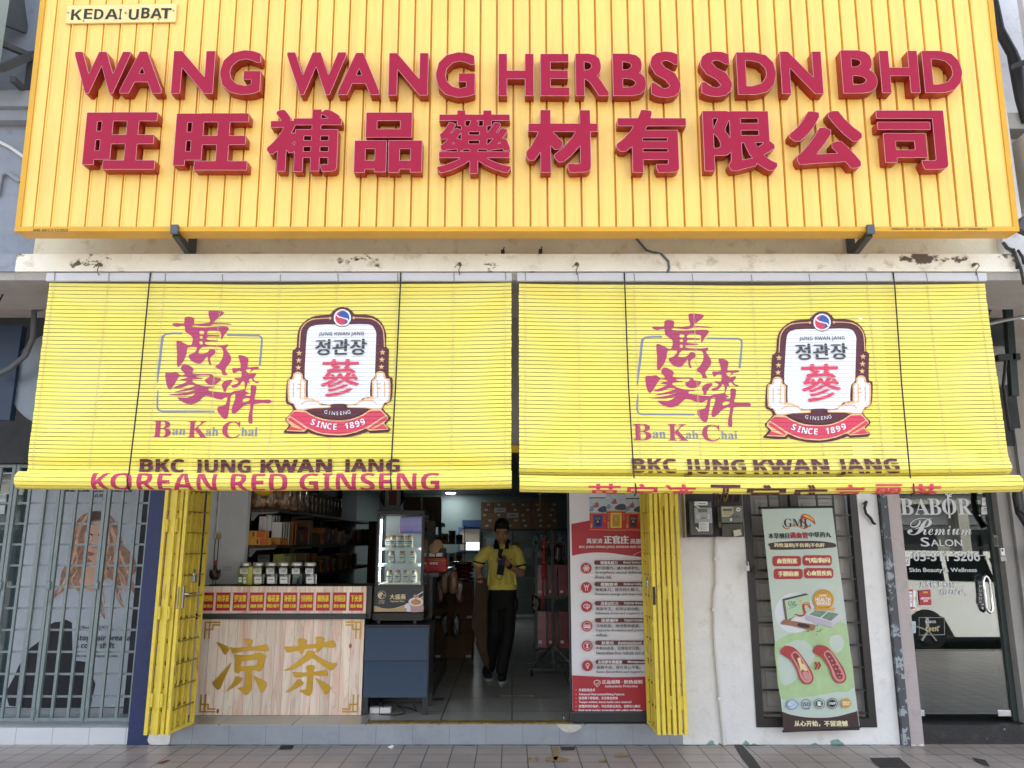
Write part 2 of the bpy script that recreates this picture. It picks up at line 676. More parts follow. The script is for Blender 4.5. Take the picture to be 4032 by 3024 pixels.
def thing(name, label, cat, loc=(0, 0, 0), group=None):
    o = bpy.data.objects.new(name, None)
    o.empty_display_size = 0.1
    COL.objects.link(o)
    o.location = loc
    ORG[o.name] = Vector(loc)
    return tag(o, label, cat, group)
def single(mb, name, label, cat, group=None, smooth=None, loc=None):
    """A thing that is one mesh."""
    o = mb.build(name, None, smooth)
    if loc is not None:
        L = Vector(loc)
        o.data.transform(Matrix.Translation(-L))
        o.location = L
    return tag(o, label, cat, group)
def structure(mb, name, smooth=None):
    o = mb.build(name, None, smooth)
    o['kind'] = 'structure'
    return o
def dup(root, loc, label=None):
    """A copy of a thing with copies of its parts and sub-parts."""
    r = root.copy()
    COL.objects.link(r)
    r.location = loc
    ORG[r.name] = Vector(loc)
    if label:
        r['label'] = label
    for ch in list(root.children):
        c = ch.copy()
        COL.objects.link(c)
        c.parent = r
        for g in list(ch.children):
            d = g.copy()
            COL.objects.link(d)
            d.parent = c
    return r

# ================================================================== THE SETTING
WHITE = peel('white_paint', 'e8e8e6', 'b9a58f', scale=3.0, cut=0.72, dirt='cfcdc8', rough=0.7, low=(0.055, '7fa39b'))
CREAM = peel('cream_paint', 'ebe8da', '5d4f45', scale=2.4, cut=0.615, dirt='a79e84', rough=0.8, stretch=(1, 1, 1.4))
CREAMW = peel('cream_wall', 'ddd6bd', '8c8467', scale=3, cut=0.72, dirt='b5a67c', rough=0.85)
GREYW = peel('grey_wall', '8c94a0', '55565a', scale=2.2, cut=0.69, dirt='6e7680', rough=0.85)
SOFFIT = mat('soffit_paint', '9c9a95', 0.85, var=0.15, scale=4, bump=0.2)
DARKPLASTER = mat('dark_plaster', '3b3f44', 0.9, var=0.3, scale=4)  # dark grey plaster with a random mottle
ASPH = mat('asphalt', '484745', 0.9, var=0.2, scale=5, bump=0.4, bscale=120)
TILE = tiled('walkway_tiles', 'b0a399', '4a4443', 0.198, 0.205, 0.010, 0.34, 'xy', (0.079, 0.13), var=0.12, dirt='8e837c', vary=0.12)

g = MB(); g.box(-90, 90, -90, 1.6, -0.5, -0.16, ASPH)
structure(g, 'road')
g = MB(); g.box(-90, 90, 1.6, 7.4, -0.5, 0.0, TILE)
structure(g, 'walkway')
g = MB(); g.box(-90, 90, 1.42, 1.6, -0.5, 0.004, mat('kerb_concrete', '8d8b86', 0.9, var=0.15))
structure(g, 'kerb')
# grime, plasters and scraps on the tiles
def stain(px, col, name, label, rough=0.8, key=None):
    P = [onz(x, y, 0.0) for x, y in px]
    m = mat(key or 'stain_' + col, col, rough, var=0.25, scale=30)
    V = [(p.x, p.y, 0.0035) for p in P]
    mb = MB()
    T = tri([[(v[0], v[1]) for v in V]])[1]
    mb.add(V, T, m)
    return mb
floor_plate = single(stain([(2205, 2942), (2265, 2941), (2262, 2954), (2212, 2956)], '453f3c', '', ''), 'repair_patch', 'small dark cement patch in the walkway tiles before the doorway', 'patch')
single(stain([(1105, 2938), (1158, 2937), (1150, 2952), (1098, 2953)], '34302f', '', ''), 'drain_cover', 'small black drain cover set in the walkway tiles below the wooden counter', 'drain cover')
p2 = stain(smooth([(2890, 2935), (2925, 2938), (3000, 3030), (2955, 3030)], 2), '4a4542', '', '')
single(p2, 'cement_joint', 'long dark cement joint crossing the walkway tiles before the white wall', 'joint')
single(stain([(3425, 2986), (3540, 2984), (3588, 3026), (3470, 3026), (3440, 3003)], '3a3634', '', '', key='tar'), 'tar_patch', 'black tar patch on the walkway tiles left of the salon door', 'patch')
single(stain([(3825, 2984), (3880, 2994), (3900, 3022), (3868, 3010), (3845, 3000)], '3f3b3a', '', '', key='tar'), 'broken_tile', 'dark broken tile in the walkway before the salon door', 'tile')
single(stain([(655, 2994), (672, 2994), (640, 3008), (612, 3008)], '7c3a40', '', '', key='red_tape'), 'tape_scrap', 'strip of worn red tape on the walkway tiles by the blue pier', 'tape')
for i, q in enumerate([[(2178, 2945), (2198, 2945), (2196, 2990), (2180, 2992)], [(2150, 2985), (2190, 2980), (2238, 2990), (2232, 2998), (2160, 2998)], [(2080, 2985), (2092, 2984), (2090, 2995), (2078, 2996)], [(2360, 2993), (2382, 2991), (2384, 3000), (2362, 3001)], [(2425, 2972), (2470, 2972), (2468, 2980), (2424, 2980)], [(2105, 2984), (2120, 2983), (2119, 2995), (2106, 2995)]]):
    single(stain(smooth(q, 2), 'a8905c', '', '', key='old_tape'), 'tape_residue', 'peeling remains of yellow floor tape on the tiles before the doorway', 'tape', 'remains of yellow tape on the walkway')
mb = MB()
bm = bmesh.new(); bmesh.ops.create_icosphere(bm, subdivisions=2, radius=0.022)
c = onz(1540, 2941, 0.008)
mb.add([c + Vector((v.co.x * RN.uniform(.6, 1.5), v.co.y * RN.uniform(.5, 1.2), max(-.008, v.co.z * RN.uniform(.2, .9)))) for v in bm.verts], [[v.index for v in f.verts] for f in bm.faces], mat('tissue', 'e6e6e6', 0.9, var=0))
bm.free()
single(mb, 'crumpled_tissue', 'scrap of crumpled white tissue on the walkway tiles', 'tissue')

gm = MB()
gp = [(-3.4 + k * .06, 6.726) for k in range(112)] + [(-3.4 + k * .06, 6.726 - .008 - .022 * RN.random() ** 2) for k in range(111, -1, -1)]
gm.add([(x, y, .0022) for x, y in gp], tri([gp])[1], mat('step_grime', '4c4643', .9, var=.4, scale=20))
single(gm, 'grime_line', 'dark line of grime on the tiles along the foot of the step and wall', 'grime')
# ------------------------------------------------------------------ the shophouse in the middle
house = thing('shophouse', 'cream shophouse with the open herb shop, white wall and barred window', 'building', (0, 6.73, 0))
FY = 6.73
BLUE = peel('blue_paint', '26335f', 'd6d3cc', scale=5, cut=0.79, dirt='1e2848', rough=0.6, low=(0.30, 'd8d6d0'))
b = MB(); b.box(-3.135, -2.81, FY - 0.01, 7.15, 0, 2.60, BLUE); A = Art(front(FY - .01)); A.poly(smooth([(640, 2722), (668, 2718), (668, 2926), (585, 2926), (592, 2880), (606, 2850), (612, 2800), (628, 2770)], 3), mat('bare_plaster', 'd9d8d4', .85, var=.12, scale=14)); b.art(A); b.build('pier', house)
b = MB()
b.box(1.395, 2.0, FY, 6.98, 0, 2.45, WHITE); b.box(2.0, 2.985, FY, 6.98, 0, 0.135, WHITE)
b.box(2.985, 3.165, FY, 6.98, 0, 2.45, WHITE)
b.build('wall', house)
b = MB(); b.box(-3.135, 3.165, FY + 0.02, 7.0, 2.45, 3.62, mat('lintel_paint', '8b8c89', 0.8, var=0.08)); b.box(3.166, 3.346, 7.11, 7.2, 0, 3.70, DARKPLASTER); b.box(-3.4, -3.136, 7.16, 7.2, 0, 3.7, DARKPLASTER); b.build('lintel', house)  # plus unseen dark fillers added behind the piers to shut out the sky
b = MB(); b.box(-2.81, 1.395, FY - 0.03, FY + 0.018, 2.385, 2.445, mat('yellow_rail', 'c9a526', 0.5)); b.build('gate_track', house)
b = MB(); b.box(-3.2, 3.25, 4.70, 5.36, 3.325, 3.443, CREAM); b.build('ledge', house)
b = MB(); b.box(-3.2, 3.25, 4.715, 5.35, 3.27, 3.3245, SOFFIT); b.build('beam', house)
b = MB(); b.box(-3.2, 3.25, 5.36, 6.75, 3.62, 3.70, SOFFIT); b.build('corridor_ceiling', house)
b = MB(); b.box(-3.2, 3.25, 4.86, 5.1, 3.443, 8.2, CREAMW); b.build('upper_wall', house)
b = MB(); b.box(-8, 8, 4.9, 17, 8.201, 8.28, GREYW); b.box(-3.2, 3.25, 16.8, 17, 3.0, 8.1, GREYW); b.build('roof', house)  # unseen roof slab, extended over both neighbours to block stray sun
STEPT = tiled('step_tiles', '989ea6', '757b84', 0.30, 0.4, 0.005, 0.45, 'xz', (0.212, 0.25), var=0.10, dirt='767c86')
b = MB(); b.box(-2.81, 1.395, FY, 7.0, 0, 0.147, STEPT); b.build('step', house)
FLOORT = tiled('shop_floor_tiles', 'a6a69f', '4f4b45', 0.60, 0.60, 0.008, 0.20, 'xy', (0.0, 0.1), var=0.06, vary=0.05)
b = MB(); b.box(-2.815, 1.40, FY + 0.001, 16.8, 0.1475, 0.155, FLOORT); b.build('shop_floor', house)
SHOPW = mat('shop_wall', '6a7673', 0.7, var=0.05)
b = MB(); b.box(-2.93, -2.815, 7.15, 16.6, 0.0, 2.7, SHOPW); b.box(-2.815, -2.52, 7.42, 7.50, 0.156, 2.62, mat('side_wall', 'cfd2d4', 0.7, var=0.06)); b.box(-2.814, -2.811, 6.9, 7.42, 0.156, 2.4, mat('side_wall'))
b.build('side_wall', house)
b = MB(); b.box(1.35, 1.45, 6.981, 16.6, 0.0, 2.7, SHOPW); b.build('side_wall', house)
b = MB(); b.box(-2.9, -2.1, 16.5, 16.6, 0.1, 2.7, SHOPW); b.box(-2.0999, 1.4, 16.5, 16.6, 0.1, 2.7, SHOPW)
b.build('back_wall', house)
b = MB(); b.box(-2.95, 1.45, 7.0, 16.7, 2.62, 2.70, mat('shop_ceiling', '6c7371', 0.8)); b.build('shop_ceiling', house)
for x, y in ((1740, 1918), (1775, 1940)):
    c = onz(x, y, 2.619)
    d = MB(); d.lathe([(0.12, 2.616), (0.105, 2.608)], (c.x, c.y, 0), mat('lamp_rim', 'd8d8d8', 0.5)); dl = d.build('downlight', house)
    d = MB(); d.lathe([(0.098, 2.606), (0.096, 2.604)], (c.x, c.y, 0), mat('lamp_glow', 'f2fbff', 0.5, var=0, emit=30)); d.build('diffuser', dl)
# bright window to the back yard
wn = MB()
for x0, x1, z0, z1 in ((-1.13, -1.10, 1.42, 1.92), (-0.68, -0.65, 1.42, 1.92), (-1.10, -0.68, 1.885, 1.92), (-1.10, -0.68, 1.42, 1.45)):
    wn.box(x0, x1, 16.44, 16.499, z0, z1, mat('blue_frame', '2c5a86', 0.5))
wf = wn.build('back_window', house)
p = MB(); p.box(-0.96, -0.68, 16.46, 16.47, 1.45, 1.61, mat('yard_light', 'f4f6f8', 0.5, var=0.4, scale=9, emit=.35)); p.box(-1.10, -0.68, 16.475, 16.485, 1.451, 1.88, mat('yard_wall', '8a8074', 0.6, var=0.2, emit=0.05)); p.build('pane', wf)
p = MB(); p.box(-1.04, -0.60, 16.40, 16.439, 1.93, 2.07, mat('blue_board', '12355a', 0.6)); p.build('board', wf)
# patch of broken tile on the step edge
A = Art(front(FY)); A.poly(smooth([(2195, 2853), (2240, 2852), (2288, 2856), (2280, 2872), (2250, 2884), (2222, 2881), (2205, 2868)], 3), mat('broken_plaster', 'c9c5b8', 0.9, var=0.2, scale=25))
b = MB(); b.art(A); b.build('chipped_patch', house)
b = MB(); b.box(-1.20, 0.50, FY + 0.012, FY + 0.10, 0.1552, 0.166, mat('worn_yellow', '8f7420', 0.7, var=0.45, scale=18, hue='4c4534')); b.build('floor_rail', house)

# barred window in the white wall
FR = mat('black_frame', '2a2826', 0.45, var=0.2)
IRON = mat('window_iron', '2f2d2b', 0.5, var=0.25, scale=20)
win = MB()
X0, X1, Z0, Z1 = 2.0, 2.985, 0.135, 2.445
for a in ((X0, X0 + .062, Z0, Z1), (X1 - .062, X1, Z0, Z1), (X0 + .062, X1 - .062, Z0, Z0 + .07), (X0 + .062, X1 - .062, Z1 - .06, Z1), (2.405, 2.475, Z0 + .07, Z1 - .06)):
    win.box(a[0], a[1], FY - 0.012, FY + 0.05, a[2], a[3], FR)
window = win.build('window', house)
sh = MB()
SHUT = mat('grey_shutter', 'a9a59f', 0.6, var=0.12)
for q in range(2):
    xa, xb = (2.063, 2.44) if q == 0 else (2.44, 2.922)
    sh.box(xa + .002, xb - .002, FY + 0.09, FY + 0.12, Z0 + .07, Z1 - .06, SHUT)
    for k in range(6):
        z = Z0 + .14 + k * 0.36
        sh.bbox(xa + .06, xb - .06, FY + 0.078, FY + 0.0905, z, z + .28, SHUT, 0.006, 1)
        sh.bbox(xa + .10, xb - .10, FY + 0.070, FY + 0.0785, z + .04, z + .24, SHUT, 0.006, 1)
sh.build('shutter', window)
gr = MB()
for k in range(13):
    z = Z0 + .10 + k * 0.178
    gr.box(X0 + .063, X1 - .063, FY + 0.0, FY + 0.014, z, z + .016, IRON)
for x in (2.21, 2.31, 2.63, 2.77):
    gr.box(x, x + .016, FY - 0.009, FY - 0.0005, Z0 + .071, Z1 - .061, IRON)
gr.build('grille', window)
gr = MB(); gr.box(2.03, 2.16, FY - .035, FY - .013, 1.37, 1.395, IRON); gr.box(2.05, 2.07, FY - .045, FY - .036, 1.36, 1.41, IRON); gr.build('latch', window)

# conduit down the white wall
PVC = mat('white_pvc', 'dcdcda', 0.5, var=0.06)
t = MB()
def fx(pts, Y):
    return [at(x, y, Y) for x, y in pts]
t.tube(fx([(2818, 2118), (2820, 2250), (2822, 2300), (2812, 2330), (2814, 2500), (2830, 2700), (2852, 2932)], FY - 0.016), 0.017, PVC, 8)
for x, y in ((2821, 2200), (2813, 2400), (2836, 2750)):
    p = at(x, y, FY - 0.016); t.box(p.x - .026, p.x + .026, FY - .036, FY, p.z - .012, p.z + .012, PVC)
single(t, 'conduit_pipe', 'thin white conduit pipe bending down the white wall below the meters', 'pipe', smooth=40)

# ------------------------------------------------------------------ rain pipe and pier at the right party wall
PIERR = peel('pinkish_paint', 'b3aaa8', '8a8580', scale=3, cut=0.72, dirt='928a88', rough=0.8, low=(0.3, 'd5dcd4'))
POSTER = peel('poster_scraps', '55575a', '9aa3a8', scale=11, cut=0.55, dirt='6f8f9a', rough=0.8)
pr = MB(); pr.box(3.172, 3.232, FY - 0.045, FY + .2, 0, 3.6, POSTER); q = single(pr, 'rain_pipe', 'square dark rain pipe covered in torn paper scraps beside the white wall', 'pipe')
pr = MB(); pr.box(3.24, 3.345, FY - 0.03, 7.1, 0, 3.61, PIERR); single(pr, 'party_pier', 'narrow pinkish grey plaster pier left of the salon glass door', 'pier')

# ------------------------------------------------------------------ left neighbour: shop behind a grey gate
left = thing('neighbouring_shop', 'grey neighbouring shop on the left with white tiled step and glass front', 'building', (-4.6, 6.73, 0))
WT = tiled('white_tiles', 'd2d6da', '9a9fa4', 0.30, 0.30, 0.005, 0.3, 'xz', (0.06, 0.16), var=0.05)
b = MB(); b.box(-8, -3.135, FY + 0.01, 6.95, 0, 0.128, WT); b.build('step', left)
b = MB(); b.box(-8, -3.135, 6.95, 7.9, 0, 0.15, tiled('salon_floor', '9aa3a8', '6b7378', 0.3, 0.3, 0.006, 0.25)); b.build('shop_floor', left)
b = MB(); b.box(-8, -3.135, FY + 0.01, FY + 0.2, 2.30, 3.62, DARKPLASTER); b.build('wall', left)
b = MB(); b.box(-8, -3.135, 9.4, 9.5, 0, 2.6, mat('salon_back', '8e9aa0', 0.7)); b.box(-8, -3.135, 7.9, 9.4, 0, 0.15, mat('salon_floor')); b.box(-8, -3.135, 7.2, 9.4, 2.35, 2.4, mat('salon_back')); b.build('inner_wall', left)
gl = MB(); gl.box(-8, -3.2, 7.212, 7.222, 0.19, 2.3, glass('shop_glass', 'c6d0d0', 1.5)); gp = gl.build('shop_window', left)
f = MB()
AL = mat('aluminium', '9aa0a4', 0.35, metal=0.6)
for a in ((-8, -3.2, .15, .19), (-8, -3.2, 2.30, 2.35)):
    f.box(a[0], a[1], 7.19, 7.24, a[2], a[3], AL)
for x in (-5.4, -4.36, -3.195):
    f.box(x, x + .05, 7.185, 7.235, .191, 2.299, AL)
f.build('frame', gp)
b = MB(); b.box(-8, -3.201, 4.70, 5.36, 3.325, 3.443, GREYW); b.build('ledge', left)
b = MB(); b.box(-8, -3.201, 4.715, 5.35, 3.27, 3.3245, SOFFIT); b.build('beam', left)
b = MB(); b.box(-8, -3.201, 5.36, 6.75, 3.62, 3.70, SOFFIT); b.build('corridor_ceiling', left)
b = MB(); b.box(-8, -3.201, 4.86, 5.1, 3.443, 8.2, GREYW); b.build('upper_wall', left)
b = MB(); b.box(-8, -3.201, 4.78, 4.859, 4.44, 4.52, mat('grey_trim', '8b929c', 0.8)); b.box(-8, -3.201, 4.74, 4.859, 4.521, 4.64, mat('grey_trim')); b.build('moulding', left)
b = MB(); b.box(-8, -3.201, 5.1, 17, 8.1, 8.2, GREYW); b.build('roof', left)
# neighbour's board on arms, just inside the frame at the left
nb = thing('neighbour_signboard', 'edge of the grey neighbouring signboard on dark steel arms, top left', 'signboard', (-3.4, 4.5, 4.7))
b = MB(); b.box(-6.5, -3.315, 4.36, 4.46, 4.66, 6.2, mat('pale_metal', '9fb0b4', 0.4, metal=0.4)); b.build('panel', nb)
DST = mat('dark_steel', '43474c', 0.6, var=0.2)
b = MB()
b.bar(at(0, 270, 4.55), at(132, 215, 4.83), .035, .05, DST); b.bar(at(0, 170, 4.6), at(132, 225, 4.82), .035, .035, DST); b.bar(at(50, 310, 4.6), at(112, 372, 4.83), .035, .035, DST); b.bar(at(130, 215, 4.83), at(112, 372, 4.83), .05, .035, DST); b.bar(at(0, 20, 4.6), at(96, 60, 4.83), .03, .25, DST)
b.build('arm', nb)
mb = MB(); mb.tube([at(-40, 540, 4.82), at(40, 580, 4.84), at(100, 622, 4.84)], 0.011, PVC, 6); single(mb, 'wall_pipe', 'thin white pipe slanting across the grey wall left of the big sign', 'pipe')
mb = MB(); mb.tube([at(-10, 770, 4.84), at(6, 690, 4.84), at(30, 680, 4.84), at(80, 715, 4.84)], 0.014, mat('grey_pvc', '8f959c', 0.6), 6); single(mb, 'grey_elbow_pipe', 'grey elbow pipe on the stained wall beside the lower left of the big sign', 'pipe')
# hanging shop signs in the corridor on the left
hs = MB(); hs.box(-3.95, -3.70, 5.6, 5.66, 2.50, 3.22, mat('navy_board', '1f3550', 0.5, var=0.15)); single(hs, 'hanging_board', 'dark blue board hanging under the corridor beam at the far left', 'board')
hs = MB(); hs.lathe([(0.02, 0), (0.36, 0.0), (0.37, 0.02), (0.37, 0.10), (0.36, 0.12), (0.02, 0.12)], at(262, 1500, 5.75), mat('dull_metal', '6e7780', 0.4, metal=0.5), 40, Matrix.Rotation(radians(90), 4, 'X')); single(hs, 'round_lightbox', 'round grey lightbox sign half hidden behind the left blind', 'lightbox', smooth=40)
hs = MB(); hs.tube(fx([(170, 1212), (135, 1225), (130, 1330), (100, 1400), (40, 1450), (-20, 1480)], 5.5), 0.02, mat('grey_cable', '5d6166', 0.6), 8); single(hs, 'corridor_cable', 'thick grey cable looping below the beam at the far left', 'cable', smooth=60)
hs = MB(); hs.tube(fx([(-10, 1115), (20, 1130), (28, 1120), (10, 1160), (-10, 1200)], 5.0), 0.006, mat('black_cable', '1b1b1d', 0.6), 6); single(hs, 'loose_cable', 'loose thin black cable under the grey beam in the left corner', 'cable', smooth=60)
hs = MB(); hs.box(-3.9, -3.5, 6.4, 6.45, 2.52, 2.57, AL); single(hs, 'corridor_rail', 'short pale metal rail behind the left blind', 'rail')

# ------------------------------------------------------------------ right neighbour: the beauty salon
right = thing('salon_shop', 'beauty salon shopfront on the right with grey surround and black step', 'building', (4.8, 6.73, 0))
BLK = peel('black_step', '232323', '8a857a', scale=10, cut=0.68, dirt='3d3c39', rough=0.5)
b = MB(); b.box(3.35, 8, FY + 0.02, 7.2, 0, 0.145, BLK); b.build('step', right)
GS = mat('grey_surround', '8f8d88', 0.6, var=0.12, scale=5)
b = MB(); b.box(4.25, 4.34, 6.80, 7.1, 0.146, 2.6, GS); b.box(4.341, 4.43, 6.76, 7.1, 0.146, 2.6, GS); b.box(4.431, 4.50, 6.72, 7.1, 0.0, 2.6, GS); b.box(4.501, 8, 6.78, 7.1, 0.0, 3.62, mat('grey_plaster', '9b9892', 0.85, var=0.2, bump=.2)); b.build('door_surround', right)
b = MB(); b.box(3.346, 4.5, 6.74, 7.1, 2.45, 3.62, mat('dark_plaster')); b.build('wall', right)
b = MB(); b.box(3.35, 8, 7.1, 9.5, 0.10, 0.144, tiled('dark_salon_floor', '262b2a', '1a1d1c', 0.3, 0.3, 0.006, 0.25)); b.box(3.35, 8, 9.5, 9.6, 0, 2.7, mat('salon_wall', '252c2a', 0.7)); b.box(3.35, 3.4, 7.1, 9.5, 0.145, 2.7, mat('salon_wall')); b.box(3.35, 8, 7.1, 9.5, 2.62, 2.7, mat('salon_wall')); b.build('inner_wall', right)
b = MB(); b.box(3.251, 8, 4.70, 5.36, 3.325, 3.443, peel('grey_ledge', 'aaa89f', '4f4b46', scale=2.5, cut=0.62, dirt='77746b')); b.build('ledge', right)
b = MB(); b.box(3.251, 8, 4.715, 5.35, 3.27, 3.3245, SOFFIT); b.build('beam', right)
b = MB(); b.box(3.251, 8, 5.36, 6.75, 3.62, 3.70, SOFFIT); b.build('corridor_ceiling', right)
WP = peel('white_peeling', 'd3d3d6', '6b6863', scale=4, cut=0.68, dirt='9b9a98')
b = MB(); b.box(3.251, 8, 4.96, 5.2, 3.443, 8.2, WP); b.box(3.251, 3.40, 4.80, 4.959, 3.443, 8.2, WP); b.build('upper_wall', right)
b = MB(); b.box(3.401, 8, 4.82, 4.959, 4.40, 4.52, mat('grey_trim2', 'a09d97', 0.8, var=.2)); b.build('moulding', right)
b = MB(); b.box(3.251, 8, 5.1, 17, 8.1, 8.2, GREYW); b.build('roof', right)
# outdoor unit, cables and steel in the right corners
ac = thing('outdoor_unit', 'louvred air conditioner outdoor unit on the wall right of the big sign', 'air conditioner', (3.62, 4.9, 3.7))
CASE = mat('unit_case', 'b7b3a6', 0.5, var=0.1)
b = MB(); b.bbox(3.46, 4.2, 4.70, 4.958, 3.80, 4.33, CASE, .012, 2); b.build('case', ac)
b = MB()
for k in range(7):
    b.box(3.49, 4.1, 4.690, 4.699, 3.835 + k * .068, 3.885 + k * .068, mat('grille_dark', '4b4f50', 0.5))
b.build('grille', ac)
BC = mat('black_cable')
mb = MB(); mb.tube([at(3905, -30, 4.75), at(3935, 120, 4.78), at(3985, 210, 4.78), at(4003, 270, 4.80), at(4018, 390, 4.8), at(4045, 480, 4.8)], [.03, .034, .034, .045, .034, .034], BC, 8); single(mb, 'cable_bundle', 'black taped cable bundle running down right of the big sign', 'cable', smooth=60)
mb = MB(); mb.bar(at(3985, 265, 4.72), at(4060, 235, 4.6), .02, .03, DST); single(mb, 'steel_stay', 'dark steel stay poking in from the upper right edge', 'bracket')
mb = MB(); mb.box(3.36, 3.9, 4.45, 4.5, 4.72, 5.6, mat('white_board', 'b9bdc6', 0.5, var=.05)); single(mb, 'salon_signboard', 'edge of a pale signboard at the top right corner', 'signboard')
mb = MB(); mb.bar(at(4008, 880, 4.6), at(4060, 905, 4.6), .05, .09, DST); single(mb, 'dark_bracket', 'black steel bracket beside the lower right corner of the big sign', 'bracket')
mb = MB()
GST = mat('green_steel', '17292a', 0.5, var=.15)
for a, c, w in (((3965, 1190), (3992, 1560), .055), ((3950, 1210), (4040, 1165), .05), ((3925, 1410), (4010, 1405), .05)):
    mb.bar(at(*a, 5.9), at(*c, 5.9), w, .05, GST)
single(mb, 'pipe_rack', 'dark green steel frame in the corridor right of the right blind', 'rack')
mb = MB(); mb.bbox(3.62, 4.0, 6.2, 6.4, 2.72, 2.88, mat('red_box', '7e3528', 0.5), .01, 1); single(mb, 'red_meter_box', 'dull red box in the shade right of the right blind', 'box')
mb = MB(); mb.bbox(3.64, 4.3, 6.5, 6.7, 2.95, 3.3, mat('grey_case', '8c8f8e', 0.6), .02, 2); single(mb, 'indoor_unit', 'dim grey air conditioner under the corridor ceiling behind the right blind', 'air conditioner')
for n, P, r, lab in (('white_cable', [(3895, 1275), (3950, 1262), (4040, 1245)], .014, 'pale cable crossing the dark corner right of the right blind'), ('arched_cable', [(3890, 1240), (3925, 1170), (3990, 1120), (4040, 1105)], .013, 'grey cable arching under the beam at the right edge'), ('straight_wire', [(3870, 1182), (4040, 1125)], .006, 'thin black wire stretched under the beam at the right edge'), ('drooping_cable', [(3960, 1420), (3950, 1520), (3975, 1690), (3990, 1700)], .011, 'drooping black cable in the dark corner right of the right blind')):
    mb = MB(); mb.tube(fx(P, 5.6), r, mat('pale_cable', '9a9c9c', .6) if n == 'white_cable' else (BC if 'wire' in n or 'droop' in n else mat('grey_cable')), 6)
    single(mb, n, lab, 'cable', smooth=60)
mb = MB(); mb.tube([at(3998, 1890, 6.6), at(4000, 1960, 6.6), at(4012, 2020, 6.6), at(4045, 2070, 6.6)], .028, BC, 8); mb.tube([at(4006, 2000, 6.58), at(4040, 2030, 6.58)], .02, BC, 8); single(mb, 'thick_cable', 'thick black cable down the grey wall right of the salon door', 'cable', smooth=60)
mb = MB(); mb.bbox(4.42, 4.72, 6.63, 6.719, 1.36, 1.585, mat('orange_box', '9a5a24', 0.6), .012, 2); single(mb, 'letter_box', 'orange brown letter box at the right edge of the photo', 'letter box')
mb = MB()
for a, c in (((3990, 980), (4005, 1060)), ((3996, 1000), (4032, 1120)), ((4008, 985), (4032, 1040))):
    mb.tube([at(*a, 4.68), at((a[0] + c[0]) / 2 + 6, (a[1] + c[1]) / 2, 4.66), at(*c, 4.68)], .009, BC, 6)
single(mb, 'wire_tangle', 'tangle of black wires over the right end of the ledge', 'cable', smooth=60)
# hooks and wires along the ledge
for x, y in ((395, 1042), (1810, 1040), (2270, 1040), (3835, 1042)):
    p = at(x, y, 4.69)
    mb = MB()
    mb.tube([p + Vector((0, .01, 0)), p + Vector((0, -.03, 0)), p + Vector((.012, -.035, -.02)), p + Vector((-.004, -.02, -.045)), p + Vector((.002, -.005, -.075))], .0032, mat('rusty_wire', '6a5f52', .6, metal=.5), 6)
    mb.tube([p + Vector((-.03, -.02, -.03)), p + Vector((-.012, -.03, -.012)), p + Vector((.01, -.03, -.004)), p + Vector((.014, -.03, -.02))], .0025, mat('rusty_wire'), 6)
    mb.lathe([(.011, -.02), (.011, .01)], p, mat('rusty_wire'), 8, Matrix.Rotation(radians(90), 4, 'X'))
    single(mb, 'wire_hook', {395: 'leftmost of the four twisted wire hooks in the cream ledge', 1810: 'wire hook in the cream ledge above the right part of the left blind', 2270: 'wire hook in the cream ledge above the left part of the right blind', 3835: 'rightmost of the four twisted wire hooks in the cream ledge'}[x], 'hook', 'wire hooks holding up the blinds')
mb = MB(); mb.tube([at(2505, 938, 4.84), at(2545, 985, 4.84), at(2570, 993, 4.80), at(2605, 1000, 4.69), at(2632, 1030, 4.69), at(2635, 1055, 4.69), at(2628, 1075, 4.70)], .008, mat('grey_cable'), 6); single(mb, 'sign_cable', 'grey cable from under the big sign over the cream ledge', 'cable', smooth=60)
for x, y, k in ((1980, 999, 'left'), (2128, 997, 'right')):
    p = at(x, y, 4.80); mb = MB(); mb.bbox(p.x - .012, p.x + .012, p.y - .03, p.y + .05, p.z - .015, p.z + .02, mat('rusty_iron', '3f372f', .8, var=.3), .004, 1); mb.tube([p + Vector((0, -.02, .01)), p + Vector((.01, -.03, .035))], .004, mat('rusty_iron'), 6)
    single(mb, 'old_bolt', f'rusty bolt stub on the wall under the sign, {k} one of two near the middle', 'bolt', 'rusty bolt stubs under the sign')
mb = MB(); mb.tube([at(3950, 955, 4.8), at(3965, 975, 4.79), at(3985, 985, 4.79), at(4000, 1000, 4.79)], .012, DST, 6); single(mb, 'bent_conduit', 'bent dark conduit on the peeling wall below the right end of the sign', 'pipe', smooth=60)

def streaks(m, col, amount, sx=7.0, sz=.35):
    """Rain streaks down a sheet."""
    t, b = nodes_of(m)
    src = b.inputs['Base Color'].links[0].from_socket
    tc = t.nodes.new('ShaderNodeTexCoord')
    mp = t.nodes.new('ShaderNodeMapping')
    mp.inputs['Scale'].default_value = (sx, sx, sz)
    t.links.new(tc.outputs['Object'], mp.inputs['Vector'])
    n = t.nodes.new('ShaderNodeTexNoise')
    n.inputs['Scale'].default_value = 2.2
    n.inputs['Detail'].default_value = 7
    n.inputs['Roughness'].default_value = .65
    t.links.new(mp.outputs[0], n.inputs['Vector'])
    r = t.nodes.new('ShaderNodeMapRange')
    r.inputs[1].default_value, r.inputs[2].default_value, r.inputs[4].default_value = .48, .8, amount
    t.links.new(n.outputs['Fac'], r.inputs[0])
    x = t.nodes.new('ShaderNodeMix')
    x.data_type = 'RGBA'
    t.links.new(r.outputs[0], x.inputs['Factor'])
    t.links.new(src, x.inputs['A'])
    x.inputs['B'].default_value = (*lin(col), 1)
    t.links.new(x.outputs['Result'], b.inputs['Base Color'])
